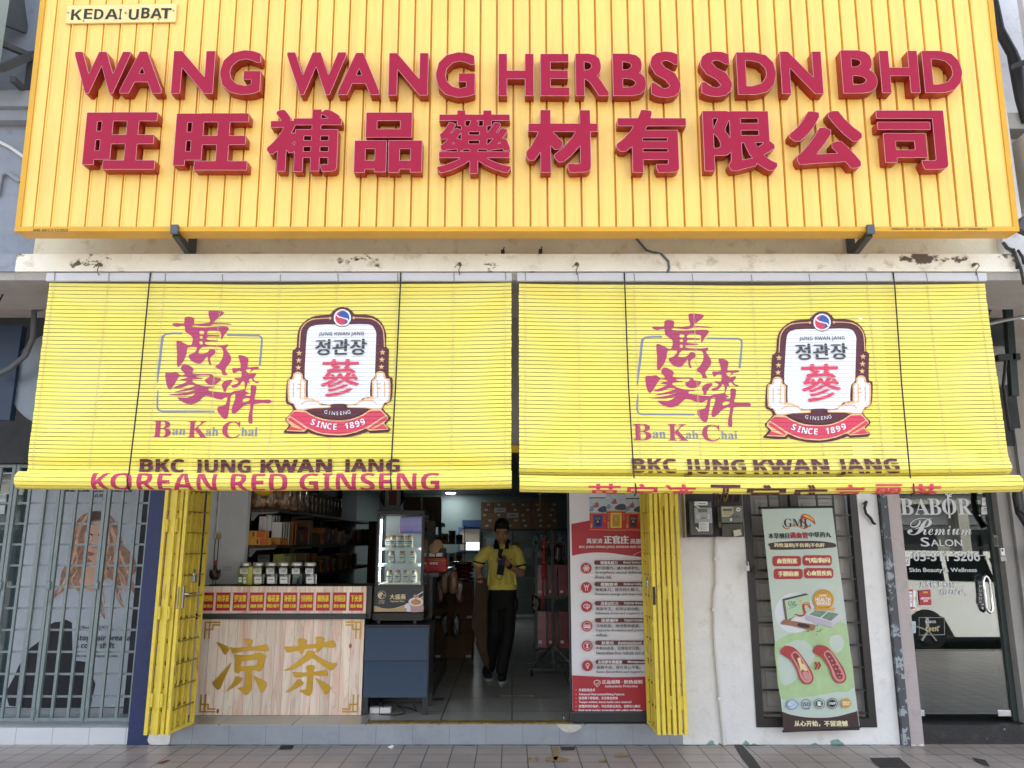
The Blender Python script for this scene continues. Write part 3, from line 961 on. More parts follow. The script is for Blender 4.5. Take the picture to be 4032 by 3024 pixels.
# ================================================================== THE BIG SIGN
SP = Plane((0, 4.4, 3.472), (1, 0, 0), (0, -0.0375, 1))
SL = Plane(SP.w(0, 0, 0.065), (1, 0, 0), SP.ez)          # the faces of the letters stand 65 mm proud
CLAD = mat('yellow_cladding', 'f5cb69', 0.42, var=0.07, scale=1.6, coat=0.0)
streaks(CLAD, 'b8964a', .42)
YFR = mat('yellow_frame', 'd19c10', 0.4, var=0.08)
sign = thing('signboard', 'big yellow ribbed signboard with raised red letters above the blinds', 'signboard', (0, 4.45, 3.45))
AL0, AR0, BT = -3.030, 3.090, 1.9
b = MB()
prof = [(AL0 + .03, -.010)]
pitch = .1047
a = SP.px(131, 890)[0]
while a < AR0 - .05:
    prof += [(a - .011, -.010), (a - .009, -.030), (a + .0005, -.030), (a + .002, -.005), (a + .008, -.005), (a + .010, -.010)]
    a += pitch
prof.append((AR0 - .03, -.010))
n = len(prof)
V = [SP.w(x, .028, d) for x, d in prof] + [SP.w(x, BT, d) for x, d in prof]
b.add(V, [(i, i + 1, n + i + 1, n + i) for i in range(n - 1)], CLAD)
b.build('panel', sign)
b = MB()
def spbox(mb, a0, a1, b0, b1, d0, d1, m, pl=SP):
    V = [pl.w(x, y, d) for d in (d0, d1) for y in (b0, b1) for x in (a0, a1)]
    mb.add(V, [(0, 2, 3, 1), (4, 5, 7, 6), (0, 1, 5, 4), (2, 6, 7, 3), (0, 4, 6, 2), (1, 3, 7, 5)], m)
spbox(b, AL0, AL0 + .032, 0.030, BT, -.125, 0, YFR); spbox(b, AR0 - .032, AR0, 0.030, BT, -.125, 0, YFR)
spbox(b, AL0, AR0, 0, .0295, -.125, 0.002, YFR); spbox(b, AL0 + .033, AR0 - .033, .03, BT, -.12, -.028, mat('yellow_frame'))
b.build('frame', sign)
RED = mat('letter_face', '9c0b34', 0.35, var=0.06, scale=2, spec=.22)
REDS = mat('letter_side', '9c1a1a', 0.35, var=0.12, scale=5)
EDGE = mat('letter_edge', 'd9a3a8', 0.4, var=0)
def letter(loops, x0, y0, x1, y1):
    a0, a1 = SL.px(x0, (y0 + y1) / 2)[0], SL.px(x1, (y0 + y1) / 2)[0]
    bt, bb = SL.px((x0 + x1) / 2, y0)[1], SL.px((x0 + x1) / 2, y1)[1]
    L = fit(loops, a0, bb, a1, bt)
    mb = MB()
    mb.prism(L, SP, -.021, .0625, REDS, back=False)
    mb.V, mb.P, mb.M = list(mb.V), list(mb.P), list(mb.M)
    mb.prism(L, SP, .0625, .064, EDGE, back=False)
    # the face sheet, a hair smaller than its pale trim
    L2 = []
    for l in L:
        l = [p for i, p in enumerate(l) if math.hypot(p[0] - l[i - 1][0], p[1] - l[i - 1][1]) > 1e-5]
        k = len(l)
        o = []
        for i in range(k):
            p, q, r = l[i - 1], l[i], l[(i + 1) % k]
            e1 = (q[0] - p[0], q[1] - p[1]); e2 = (r[0] - q[0], r[1] - q[1])
            n1 = math.hypot(*e1); n2 = math.hypot(*e2)
            nx, ny = -e1[1] / n1 - e2[1] / n2, e1[0] / n1 + e2[0] / n2
            nn = math.hypot(nx, ny) or 1
            c = max(.5, nn / 2)
            o.append((q[0] + nx / nn * .0021 / c * IN, q[1] + ny / nn * .0021 / c * IN))
        L2.append(o)
    mb.prism(L2, SP, .0635, .065, RED, back=False)
    return mb
def area(l):
    return sum(l[i - 1][0] * l[i][1] - l[i][0] * l[i - 1][1] for i in range(len(l))) / 2
def cap(ch):
    V, P = text_mesh(ch)
    # the raised capitals are bolder than the plain face: same thickening as for the characters
    return heavy_loops(ch, 0.030, 0.030, 300)
LAT = [('W', 287, 203, 507, 367), ('A', 477, 202, 641, 367), ('N', 678, 200, 843, 368), ('G', 866, 197, 1027, 372),
       ('W', 1126, 205, 1360, 373), ('A', 1333, 207, 1496, 373), ('N', 1530, 208, 1686, 375), ('G', 1716, 205, 1871, 383),
       ('H', 1962, 211, 2102, 377), ('E', 2128, 211, 2242, 377), ('R', 2266, 210, 2396, 377), ('B', 2413, 210, 2544, 377), ('S', 2562, 202, 2679, 384),
       ('S', 2760, 202, 2881, 380), ('D', 2902, 205, 3056, 372), ('N', 3075, 202, 3238, 369), ('B', 3315, 197, 3452, 367), ('H', 3467, 199, 3618, 365), ('D', 3636, 199, 3789, 365)]
CJK = [('旺', 331, 441, 616, 667, .042, .034), ('旺', 687, 445, 978, 670, .042, .034), ('補', 1052, 430, 1342, 676, .024, .020), ('品', 1396, 442, 1663, 679, .042, .030),
       ('藥', 1722, 434, 2012, 683, .019, .013), ('材', 2071, 432, 2356, 679, .036, .030), ('有', 2427, 432, 2705, 679, .040, .027), ('限', 2770, 436, 3056, 673, .034, .026),
       ('公', 3110, 436, 3396, 662, .036, .036), ('司', 3458, 434, 3726, 667, .040, .026)]
caps = {}
for ch, *bx in LAT:
    L = caps.setdefault(ch, cap(ch))
    big = max(L, key=lambda l: abs(area(l)))
    IN = 1 if area(big) > 0 else -1
    letter(L, *bx).build('letter', sign, smooth=35)
for ch, x0, y0, x1, y1, kx, ky in CJK:
    L = caps.setdefault(ch, heavy_loops(ch, kx, ky, 300))
    big = max(L, key=lambda l: abs(area(l)))
    IN = 1 if area(big) > 0 else -1
    letter(L, x0, y0, x1, y1).build('character', sign, smooth=35)
# licence plate and small print
BLACK = mat('black_print', '1d1c1e', 0.6, var=0.1)
P2 = Plane(SP.w(0, 0, 0.004), (1, 0, 0), SP.ez)
A = Art(P2, 0, 0, 1.646)
pb = MB()
pq = [A.q(*p) for p in ((436, 34), (1148, 20), (1140, 143), (421, 153))]
pb.prism(pq, P2, -.008, 0.0, mat('cream_acrylic', 'ecd28a', 0.35, var=0.10, scale=9))
A.poly([(436, 34), (1148, 20), (1140, 143), (421, 153)], mat('acrylic_edge', 'c9b27c', .4, var=0)); A.poly([(439, 37), (1145, 23), (1137, 140), (424, 150)], mat('cream_acrylic'))
for ch, x0, x1, y0, y1 in (('K', 462, 532, 62, 131), ('E', 545, 600, 58, 124), ('D', 612, 672, 60, 127), ('A', 682, 768, 60, 126), ('I', 772, 790, 60, 127), ('U', 836, 900, 60, 130), ('B', 918, 972, 52, 120), ('A', 978, 1052, 56, 120), ('T', 1044, 1112, 55, 122)):
    A.text('𝗞𝗘𝗗𝗔𝗜𝗨𝗕𝗧'['KEDAIUBT'.index(ch)], x0, y0, x1, y1, BLACK)
GRUB = mat('grime', '8a7d62', 0.9, var=0.3, scale=40)
for x, y, r in ((445, 85, 7), (520, 70, 5), (545, 138, 6), (742, 134, 3), (815, 84, 7), (845, 66, 6), (1128, 72, 6), (1030, 128, 5), (900, 128, 4), (765, 142, 2)):
    A.poly([(x + r * RN.uniform(.5, 1.5) * cos(t * pi / 4), y + r * RN.uniform(.5, 1.5) * sin(t * pi / 4)) for t in range(8)], GRUB)
pb.art(A); pb.build('licence_plate', sign)
A = Art(Plane(SP.w(0, 0, 0.0022), (1, 0, 0), SP.ez), 0, 0, 1.646)
A.text('𝗠𝗕𝗜 𝗚𝟴/𝗖/𝟯/𝟭𝟯/𝟮𝟬𝟮𝟮', 216, 1483, 442, 1500, BLACK)
A.view(2688, 0, 1.646)
A.text('𝗗𝗜𝗠𝗜𝗟𝗜𝗞𝗜 𝗢𝗟𝗘𝗛: 𝗦𝗜𝗡𝗚 𝗬𝗔𝗡𝗚 𝗧𝗥𝗔𝗗𝗜𝗡𝗚 𝟮𝟬𝟭𝟱𝟬𝟯𝟮𝟬𝟬𝟬𝟭𝟳 (𝗜𝗣𝟬𝟰𝟯𝟰𝟵𝟵𝟭-𝗩)', 1355, 1478, 1972, 1494, BLACK)
b = MB(); b.art(A); b.build('small_print', sign)
for tx, wx in ((688, 760), (3427, 3347)):
    b = MB()
    w0, w1 = at(wx, 930, 4.845), at(wx, 1002, 4.845)
    b.bar((w0.x, 4.845, 3.47), (w0.x, 4.845, w0.z + .06), .05, .02, DST)
    tp, arm = at(tx, 920, 4.388), at(wx, 985, 4.83)
    b.bar((arm.x, 4.83, 3.47), (tp.x, 4.40, 3.462), .035, .05, mat('black_iron', '232527', .5))
    b.box(tp.x - .022, tp.x + .022, 4.372, 4.392, 3.448, 3.505, mat('bracket_plate', '4a5056', .5))
    b.build('bracket', sign)

# ================================================================== THE TWO BLINDS
PIT, GAP, ZT, YB = 0.0255, 0.0038, 3.257, 4.72
BY = mat('blind_yellow', 'f0e268', 0.5, var=0.05, scale=1.3)
t_, b_ = nodes_of(BY)
# every slat a slightly different tone
tc = t_.nodes.new('ShaderNodeTexCoord'); sp_ = t_.nodes.new('ShaderNodeSeparateXYZ'); t_.links.new(tc.outputs['Object'], sp_.inputs[0])
m1 = t_.nodes.new('ShaderNodeMath'); m1.operation = 'DIVIDE'; m1.inputs[1].default_value = PIT; t_.links.new(sp_.outputs['Z'], m1.inputs[0])
m2 = t_.nodes.new('ShaderNodeMath'); m2.operation = 'FLOOR'; t_.links.new(m1.outputs[0], m2.inputs[0])
wn_ = t_.nodes.new('ShaderNodeTexWhiteNoise'); wn_.noise_dimensions = '1D'; t_.links.new(m2.outputs[0], wn_.inputs['W'])
hs_ = t_.nodes.new('ShaderNodeHueSaturation'); src = b_.inputs['Base Color'].links[0].from_socket
mr = t_.nodes.new('ShaderNodeMapRange'); mr.inputs[3].default_value = .93; mr.inputs[4].default_value = 1.03
t_.links.new(wn_.outputs['Value'], mr.inputs[0]); t_.links.new(mr.outputs[0], hs_.inputs['Value']); t_.links.new(src, hs_.inputs['Color']); t_.links.new(hs_.outputs[0], b_.inputs['Base Color'])
RAIL = mat('rail_plastic', 'c6c8ce', 0.45, var=0.04)
EDG = mat('slat_edge', '7a6a34', 0.8, var=0.1)
ENDW = mat('slat_end', 'efefea', 0.5, var=0)
LOGO = mat('print_pink', 'ad3763', 0.5, var=0.04); PMAR = mat('print_maroon', '54192b', 0.5, var=0.05); PRED = mat('print_red', 'd23a58', 0.5, var=0.04)
PWH = mat('print_white', 'e9edf2', 0.5, var=0); PGR = mat('print_greyblue', '7f86a0', 0.5, var=0.05); PTAN = mat('print_tan', 'e3b47e', 0.5, var=0); PDK = mat('print_dark', '3a3a40', 0.5, var=0); PBL = mat('print_blue', '2f58a8', 0.5, var=0)
PRD2 = mat('print_crimson', 'b8305a', 0.5, var=.04)
def profile(angles, y0, z0):
    """Points of the sheet from the top down; an angle of 0 hangs straight, + leans towards the street."""
    P = [(y0, z0)]
    for a in angles:
        y, z = P[-1]
        P.append((y - PIT * sin(radians(a)), z - PIT * cos(radians(a))))
    return P
def onprof(P, s, d):
    i = min(max(int(s / PIT), 0), len(P) - 2)
    t = s / PIT - i
    (y0, z0), (y1, z1) = P[i], P[i + 1]
    dy, dz = (y1 - y0) / PIT, (z1 - z0) / PIT
    return y0 + (y1 - y0) * t + dz * d, z0 + (z1 - z0) * t - dy * d
XG = .06
def xgrid(X0, X1):
    k0, k1 = math.floor(X0 / XG) + 1, math.ceil(X1 / XG) - 1
    return [X0] + [k * XG for k in range(k0, k1 + 1) if X0 + .002 < k * XG < X1 - .002] + [X1]
def slat(mb, X0, X1, q, m, edge):
    """One flat slat with the cross-section q (front top, front bottom, back bottom, back top), in short lengths so that it can bend."""
    xs_ = xgrid(X0, X1)
    V = [(X, y, z) for X in xs_ for y, z in q]
    n = len(xs_)
    mb.add(V, [(4 * i + a, 4 * i + a + 1, 4 * i + a + 5, 4 * i + a + 4) for i in range(n - 1) for a in (0, 2) if a == 0] + [(4 * i + 2, 4 * i + 3, 4 * i + 7, 4 * i + 6) for i in range(n - 1)], m)
    mb.add(V, [(4 * i + 1, 4 * i + 2, 4 * i + 6, 4 * i + 5) for i in range(n - 1)] + [(4 * i + 3, 4 * i, 4 * i + 4, 4 * i + 7) for i in range(n - 1)], edge)
    mb.add(V, [(3, 2, 1, 0), (4 * n - 4, 4 * n - 3, 4 * n - 2, 4 * n - 1)], ENDW)
def sheet(X0, X1, P):
    mb = MB()
    for i in range(len(P) - 1):
        s0, s1 = i * PIT + GAP / 2, (i + 1) * PIT - GAP / 2
        q = [onprof(P, s, d) for s, d in ((s0, 0), (s1, 0), (s1, -.003), (s0, -.003))]
        j = RN.uniform(-.0015, .0015)
        slat(mb, X0 + j, X1 + j, q, BY, EDG)
    return mb
def printed(mb, A, P, sz=None):
    """Lay a picture on the slats: cut it at every gap and bend it along the profile."""
    bm = bmesh.new()
    ly = bm.faces.layers.int.new('m')
    ms = []
    for V, T, m, d in A.items:
        if m not in ms:
            ms.append(m)
        vs = [bm.verts.new((a, sz - b if sz is not None else b, d)) for a, b in V]
        for t in T:
            try:
                f = bm.faces.new([vs[i] for i in t])
                f[ly] = ms.index(m)
            except ValueError:
                pass
    n = len(P) - 1
    lo, hi = min(v.co.y for v in bm.verts), max(v.co.y for v in bm.verts)
    for i in range(n):
        for s in (i * PIT + GAP * .25, (i + 1) * PIT - GAP * .25):
            if lo < s < hi:
                bmesh.ops.bisect_plane(bm, geom=bm.verts[:] + bm.edges[:] + bm.faces[:], plane_co=(0, s, 0), plane_no=(0, 1, 0), dist=1e-7)
    for x in xgrid(min(v.co.x for v in bm.verts), max(v.co.x for v in bm.verts))[1:-1]:
        bmesh.ops.bisect_plane(bm, geom=bm.verts[:] + bm.edges[:] + bm.faces[:], plane_co=(x, 0, 0), plane_no=(1, 0, 0), dist=1e-7)
    bm.verts.index_update()
    V = []
    for v in bm.verts:
        y, z = onprof(P, v.co.y, v.co.z)
        V.append((v.co.x, y, z))
    for k, m in enumerate(ms):
        F_ = []
        for f in bm.faces:
            if f[ly] != k:
                continue
            s = f.calc_center_median().y
            if not (0 < s < n * PIT):
                continue
            r = (s / PIT) % 1 * PIT
            if r < GAP * .25 or r > PIT - GAP * .25:
                continue
            q = [v.index for v in f.verts]
            c = [f.verts[i].co for i in range(len(q))]
            ar = sum(c[i].x * c[(i + 1) % len(c)].y - c[(i + 1) % len(c)].x * c[i].y for i in range(len(c)))
            F_.append(q if ar < 0 else q[::-1])
        used = sorted({i for q in F_ for i in q})
        ix = {v: i for i, v in enumerate(used)}
        mb.add([V[i] for i in used], [[ix[i] for i in q] for q in F_], m)
    bm.free()
def logo(A, dx=0):
    """The three brush characters with their broken frame, and the name below."""
    S = lambda P, k=3: A.poly(smooth([(x + dx, y) for x, y in P], k), LOGO)
    A.line([(360, 325), (240, 325), (160, 335), (125, 365), (112, 470), (95, 640), (75, 790), (66, 912)][::1], [22, 22, 24, 34, 30, 30, 26, 16], PGR)
    A.line([(72, 995), (66, 1100), (62, 1190), (75, 1235), (120, 1250), (745, 1245)], [12, 24, 22, 22, 22, 22], PGR)
    A.line([(890, 340), (1270, 342), (1302, 365), (1304, 420), (1280, 690)], [20, 22, 24, 24, 26], PGR)
    S([(672, 60), (700, 48), (780, 50), (845, 62), (850, 85), (800, 130), (735, 185), (725, 215), (660, 235), (620, 228), (690, 185), (676, 120)])
    S([(385, 150), (410, 128), (480, 130), (505, 160), (500, 205), (600, 205), (690, 195), (900, 200), (945, 215), (800, 213), (690, 218), (640, 235), (500, 222), (480, 245), (620, 250), (800, 240), (880, 240), (915, 262), (860, 340), (825, 400), (820, 330), (800, 295), (680, 290), (660, 310), (660, 335), (795, 340), (795, 358), (665, 360), (662, 398), (775, 405), (775, 420), (640, 425), (650, 455), (820, 462), (905, 450), (900, 475), (880, 500), (920, 560), (945, 620), (920, 680), (875, 740), (880, 780), (900, 812), (840, 810), (825, 760), (755, 718), (800, 680), (845, 600), (845, 520), (800, 482), (600, 486), (560, 540), (550, 560), (620, 565), (670, 540), (690, 508), (735, 508), (758, 535), (740, 575), (700, 600), (695, 650), (710, 690), (685, 690), (668, 640), (660, 590), (600, 670), (550, 685), (480, 655), (438, 605), (450, 575), (500, 555), (540, 492), (430, 490), (415, 560), (380, 650), (320, 725), (298, 690), (300, 560), (290, 420), (340, 418), (430, 465), (470, 462), (485, 400), (475, 360), (395, 300), (385, 232), (300, 248), (245, 225), (250, 208), (300, 202), (380, 205)], 2)
    for h in (([(568, 300), (595, 294), (620, 305), (616, 330), (570, 330)]), ([(565, 370), (588, 354), (610, 370), (588, 388)]), ([(566, 425), (600, 420), (604, 448), (580, 455)])):
        A.poly(smooth([(x + dx, y) for x, y in h], 2), BY)
    S([(350, 730), (365, 700), (400, 690), (470, 720), (500, 755), (485, 800), (600, 806), (715, 806), (740, 840), (820, 850), (815, 880), (760, 925), (700, 932), (650, 910), (635, 870), (690, 840), (670, 820), (530, 828), (540, 845), (600, 852), (595, 864), (490, 870), (490, 900), (550, 930), (640, 950), (745, 950), (740, 965), (680, 970), (680, 1000), (800, 1015), (930, 1022), (980, 1000), (1090, 985), (1105, 960), (1100, 900), (1080, 880), (1050, 920), (1010, 955), (960, 962), (950, 935), (1010, 915), (1030, 880), (980, 860), (1000, 845), (1060, 845), (1062, 770), (1020, 765), (975, 795), (955, 745), (970, 730), (1055, 725), (1045, 650), (1028, 590), (1050, 575), (1110, 590), (1148, 625), (1135, 715), (1200, 715), (1255, 712), (1275, 735), (1210, 745), (1150, 800), (1205, 788), (1240, 788), (1225, 820), (1205, 850), (1230, 880), (1270, 890), (1250, 908), (1200, 880), (1180, 850), (1150, 870), (1165, 920), (1140, 900), (1130, 930), (1110, 1000), (1150, 1020), (1148, 1032), (1105, 1045), (1170, 1055), (1172, 945), (1200, 930), (1240, 945), (1230, 1040), (1225, 1100), (1390, 1100), (1415, 1122), (1390, 1145), (1210, 1155), (1195, 1360), (1180, 1385), (1145, 1370), (1150, 1280), (1170, 1155), (1090, 1175), (1020, 1240), (970, 1275), (945, 1240), (960, 1170), (990, 1090), (985, 1035), (940, 1060), (930, 1120), (900, 1310), (865, 1332), (830, 1310), (780, 1240), (790, 1185), (870, 1170), (900, 1065), (830, 1105), (740, 1085), (640, 1060), (560, 1130), (470, 1165), (380, 1145), (300, 1085), (420, 1088), (490, 1060), (510, 1035), (400, 1060), (230, 1058), (225, 1048), (400, 1030), (540, 985), (400, 1010), (265, 1022), (400, 985), (520, 945), (440, 935), (360, 970), (270, 975), (270, 962), (340, 935), (420, 895), (350, 885), (345, 872), (430, 850), (340, 830), (300, 880), (245, 970), (210, 992), (185, 960), (165, 880), (163, 795), (230, 792), (290, 782), (340, 820), (390, 815), (385, 790), (352, 760)], 2)
    A.poly(smooth([(830 + dx, 940), (860 + dx, 890), (920 + dx, 870), (962 + dx, 875), (930 + dx, 920), (890 + dx, 970), (880 + dx, 1010), (850 + dx, 1008), (852 + dx, 980)], 2), LOGO)
    for h in (([(1080, 1105), (1110, 1088), (1165, 1090), (1140, 1120), (1085, 1132)]), ([(1118, 752), (1180, 745), (1150, 790)])):
        A.poly(smooth([(x + dx, y) for x, y in h], 2), BY)
    for t, x0, y0, x1, y1, m in (('𝐁', 10, 1362, 228, 1558, LOGO), ('an', 245, 1455, 400, 1530, PGR), ('𝐊', 425, 1362, 665, 1558, LOGO), ('ah', 640, 1432, 790, 1534, PGR), ('𝐂', 835, 1362, 1048, 1562, LOGO), ('hai', 1060, 1430, 1255, 1534, PGR)):
        q = {'an': '𝚊𝚗', 'ah': 'ah', 'hai': 'hai'}.get(t, t)
        if t in ('an', 'ah', 'hai'):
            q = ''.join(chr(0x1D41A + ord(c) - 97) for c in t)
        A.text(q, x0 + dx, y0, x1 + dx, y1, m)
def emblem(A):
    """The rounded plaque between two hands, with the ribbon below."""
    cx = 722
    def mir(P):
        return P + [(2 * cx - x - 8 * (0), y) for x, y in P[::-1]]
    sh = lambda P: [(x, y) for x, y in P]
    out = smooth([(737, 68), (680, 78), (630, 110), (590, 152), (480, 162), (380, 180), (290, 240), (235, 310), (212, 400), (205, 530), (170, 560), (155, 600), (143, 860), (105, 905), (90, 960), (80, 1160), (105, 1195), (130, 1205), (170, 1265), (80, 1365), (90, 1400), (120, 1445), (65, 1510), (75, 1532), (310, 1545), (340, 1520)], 2, False) + smooth([(400, 1550), (560, 1582), (690, 1588), (850, 1578), (980, 1545)], 2, False) + [(1040, 1520), (1060, 1540)] + smooth([(1270, 1530), (1292, 1510), (1290, 1480), (1240, 1440), (1295, 1380), (1290, 1340), (1210, 1260), (1245, 1200), (1300, 1170), (1318, 1090), (1322, 920), (1310, 890), (1275, 860), (1280, 590), (1272, 555), (1245, 525), (1248, 400), (1225, 310), (1180, 235), (1100, 180), (1000, 160), (885, 158), (850, 115), (800, 78)], 2, False)
    A.poly(out, PMAR)
    A.poly(smooth([(430, 276), (660, 272), (740, 300), (820, 272), (1040, 274), (1100, 305), (1130, 370), (1130, 440), (1118, 800), (1115, 884), (1075, 920), (1062, 1000), (1062, 1115), (1100, 1120), (980, 1130), (920, 1195), (790, 1205), (690, 1198), (590, 1205), (480, 1190), (430, 1160), (340, 1120), (340, 920), (300, 890), (310, 600), (325, 380), (350, 310)], 2), PWH)
    A.circ(737, 192, 112, PMAR); A.circ(737, 194, 101, PWH)
    # red and blue swirl
    R_ = 82
    c = (737, 194)
    def swirl(a0, m):
        P = [(c[0] + R_ * cos(a0 + t * pi / 14), c[1] - R_ * sin(a0 + t * pi / 14)) for t in range(15)]
        e = P[-1]
        h1 = [(c[0] - R_ / 2 * cos(a0) + R_ / 2 * cos(a0 + pi - t * pi / 8 * -1), c[1] + R_ / 2 * sin(a0) - R_ / 2 * sin(a0 + pi - t * pi / 8 * -1)) for t in range(9)]
        h2 = [(c[0] + R_ / 2 * cos(a0) + R_ / 2 * cos(a0 + pi - t * pi / 8), c[1] - R_ / 2 * sin(a0) - R_ / 2 * sin(a0 + pi - t * pi / 8)) for t in range(1, 9)]
        A.poly(P + h1[1:] + h2[:-1], m)
    swirl(radians(80), PRED)
    swirl(radians(260), PBL)
    A.line([(665, 150), (690, 180), (735, 195), (790, 210), (808, 240)], 14, PWH, 4)
    for s in (1, -1):
        f = lambda x: x if s == 1 else 2 * 722 - x + 22
        A.line([(f(600), 196), (f(470), 200), (f(380), 212), (f(300), 262), (f(255), 335), (f(243), 420), (f(237), 540)], 12, PTAN, 4)
        A.circ(f(595), 198, 15, PTAN)
        for k, (x, y) in enumerate(((236, 602), (231, 688), (227, 772))):
            X = x if s == 1 else 1206 - k * 6
            A.poly([(X + (38 if j % 2 == 0 else 15) * sin(j * pi / 5), y - (38 if j % 2 == 0 else 15) * cos(j * pi / 5)) for j in range(10)], PTAN)
        # a hand holding the plaque, outlined in tan
        X = (lambda x: x) if s == 1 else (lambda x: 1424 - x - 22)
        hand = [(155, 905), (168, 850), (200, 822), (250, 825), (278, 860), (280, 905), (320, 930), (318, 1115), (400, 1130), (430, 1165), (470, 1170), (500, 1205), (590, 1210), (598, 1245), (400, 1250), (290, 1275), (210, 1270), (170, 1190), (110, 1165), (105, 940), (125, 905)]
        A.poly(smooth([(X(x), y) for x, y in hand], 2), PTAN)
        hand2 = [(180, 910), (185, 870), (205, 845), (240, 845), (258, 870), (262, 915), (300, 945), (298, 1128), (400, 1150), (420, 1175), (465, 1190), (490, 1222), (575, 1226), (570, 1236), (390, 1240), (280, 1255), (215, 1250), (185, 1190), (128, 1150), (128, 950), (140, 920)]
        A.poly(smooth([(X(x), y) for x, y in hand2], 2), PWH)
        for L in ([(172, 945), (170, 1115)], [(218, 968), (262, 968)], [(215, 1020), (255, 1020)], [(258, 920), (250, 1128), (300, 1138), (390, 1140), (428, 1165)], [(262, 1200), (300, 1175), (330, 1165), (440, 1165), (470, 1180)]):
            A.line([(X(x), y) for x, y in L], 16, PTAN)
    A.poly(smooth([(595, 1208), (690, 1200), (790, 1205), (760, 1250), (1040, 1258), (960, 1320), (820, 1370), (690, 1378), (560, 1365), (430, 1320), (340, 1262), (620, 1250)], 2), PMAR)
    # ribbon
    A.poly([(185, 1270), (320, 1280)] + smooth([(380, 1320), (520, 1375), (690, 1392), (840, 1380), (980, 1325)], 3, False) + [(1060, 1270), (1190, 1265), (1268, 1345), (1272, 1375), (1225, 1425), (1278, 1492), (1275, 1500), (1060, 1515), (1015, 1490)] + smooth([(900, 1535), (760, 1565), (640, 1565), (480, 1545), (340, 1485)], 3, False) + [(300, 1522), (95, 1510), (150, 1450), (92, 1390), (100, 1360)], PTAN)
    A.poly([(190, 1285), (320, 1296)] + smooth([(380, 1335), (520, 1390), (690, 1406), (840, 1394), (980, 1342)], 3, False) + [(1065, 1285), (1180, 1280), (1240, 1335), (1020, 1475)] + smooth([(900, 1522), (760, 1550), (640, 1550), (480, 1530), (340, 1470)], 3, False) + [(130, 1330)], PRED)
    A.poly([(112, 1362), (150, 1358), (320, 1482), (300, 1500), (120, 1385)], PRED); A.poly([(1262, 1358), (1235, 1352), (1040, 1490), (1060, 1500), (1262, 1385)], PRED)
    A.poly([(140, 1455), (280, 1500), (285, 1508), (110, 1500)], PRED); A.poly([(1215, 1438), (1268, 1490), (1080, 1502)], PRED)
    A.text('𝗝𝗨𝗡𝗚 𝗞𝗪𝗔𝗡 𝗝𝗔𝗡𝗚', 466, 362, 992, 412, PDK)
    A.text('정관장', 428, 448, 1020, 632, PDK, 15)
    A.text('蔘', 495, 684, 935, 1118, PRED, 15)
    A.textarc('GINSENG', 690, 800, 512, 108, 73, 42, PWH, 4)
    A.textarc('𝗦𝗜𝗡𝗖𝗘 𝟭𝟴𝟵𝟵', 692, 720, 748, 115, 65, 70, PWH)
BKC = ['𝗕𝗞𝗖', '𝗝𝗨𝗡𝗚', '𝗞𝗪𝗔𝗡', '𝗝𝗔𝗡𝗚']
def extras(root, X0, X1, P, cords, strings, yrl, zb):
    b = MB()
    b.bbox(X0 - .012, X1 + .004, YB - .028, YB - .004, ZT + .002, ZT + .056, RAIL, .004, 1)
    hr = b.build('head_rail', root)
    for x in strings:
        c = MB()
        p = at(x, 1090, YB - .03)
        c.tube([(p.x - .003, YB - .006, ZT + .058), (p.x, YB - .031, ZT + .058), (p.x + .004, YB - .031, ZT + .002)], .0022, mat('grey_string', '77787c', .7), 4)
        c.build('tie', hr)
    for (xa, ya), (xb, yb) in cords:
        p, q = at(xa, ya, YB - .035), at(xb, yb, yrl)
        b = MB()
        b.tube([(p.x - .005, YB - .005, ZT + .06), (p.x, YB - .034, ZT + .062), (p.x, YB - .036, ZT - .02), (p.x * .5 + q.x * .5 - .004, (YB - .02 + yrl) / 2 + .02, (ZT + zb) / 2), (q.x - .004, yrl + .022, zb + .10), (q.x, yrl - .001, zb + .055), (q.x + .004, yrl + .012, zb + .008), (q.x, yrl + .05, zb - .006)], .0046, mat('black_cord', '2b2a2c', .8), 6)
        b.build('cord', root, smooth=60)
    for x in strings:
        p = at(x, 1112, YB)
        b = MB()
        for ph in (0, pi):
            L = []
            for k in range(0, len(P) * 2 - 3):
                s = PIT * (k / 2 + .25)
                y, z = onprof(P, s, .0028)
                L.append((p.x + .0055 * sin(k * pi / 4 * 1.0 + ph), y, z))
            b.tube(L, .0011, mat('ladder_thread', 'd9d3a0', .8, var=0), 3, cap=False)
        b.build('ladder_string', root)
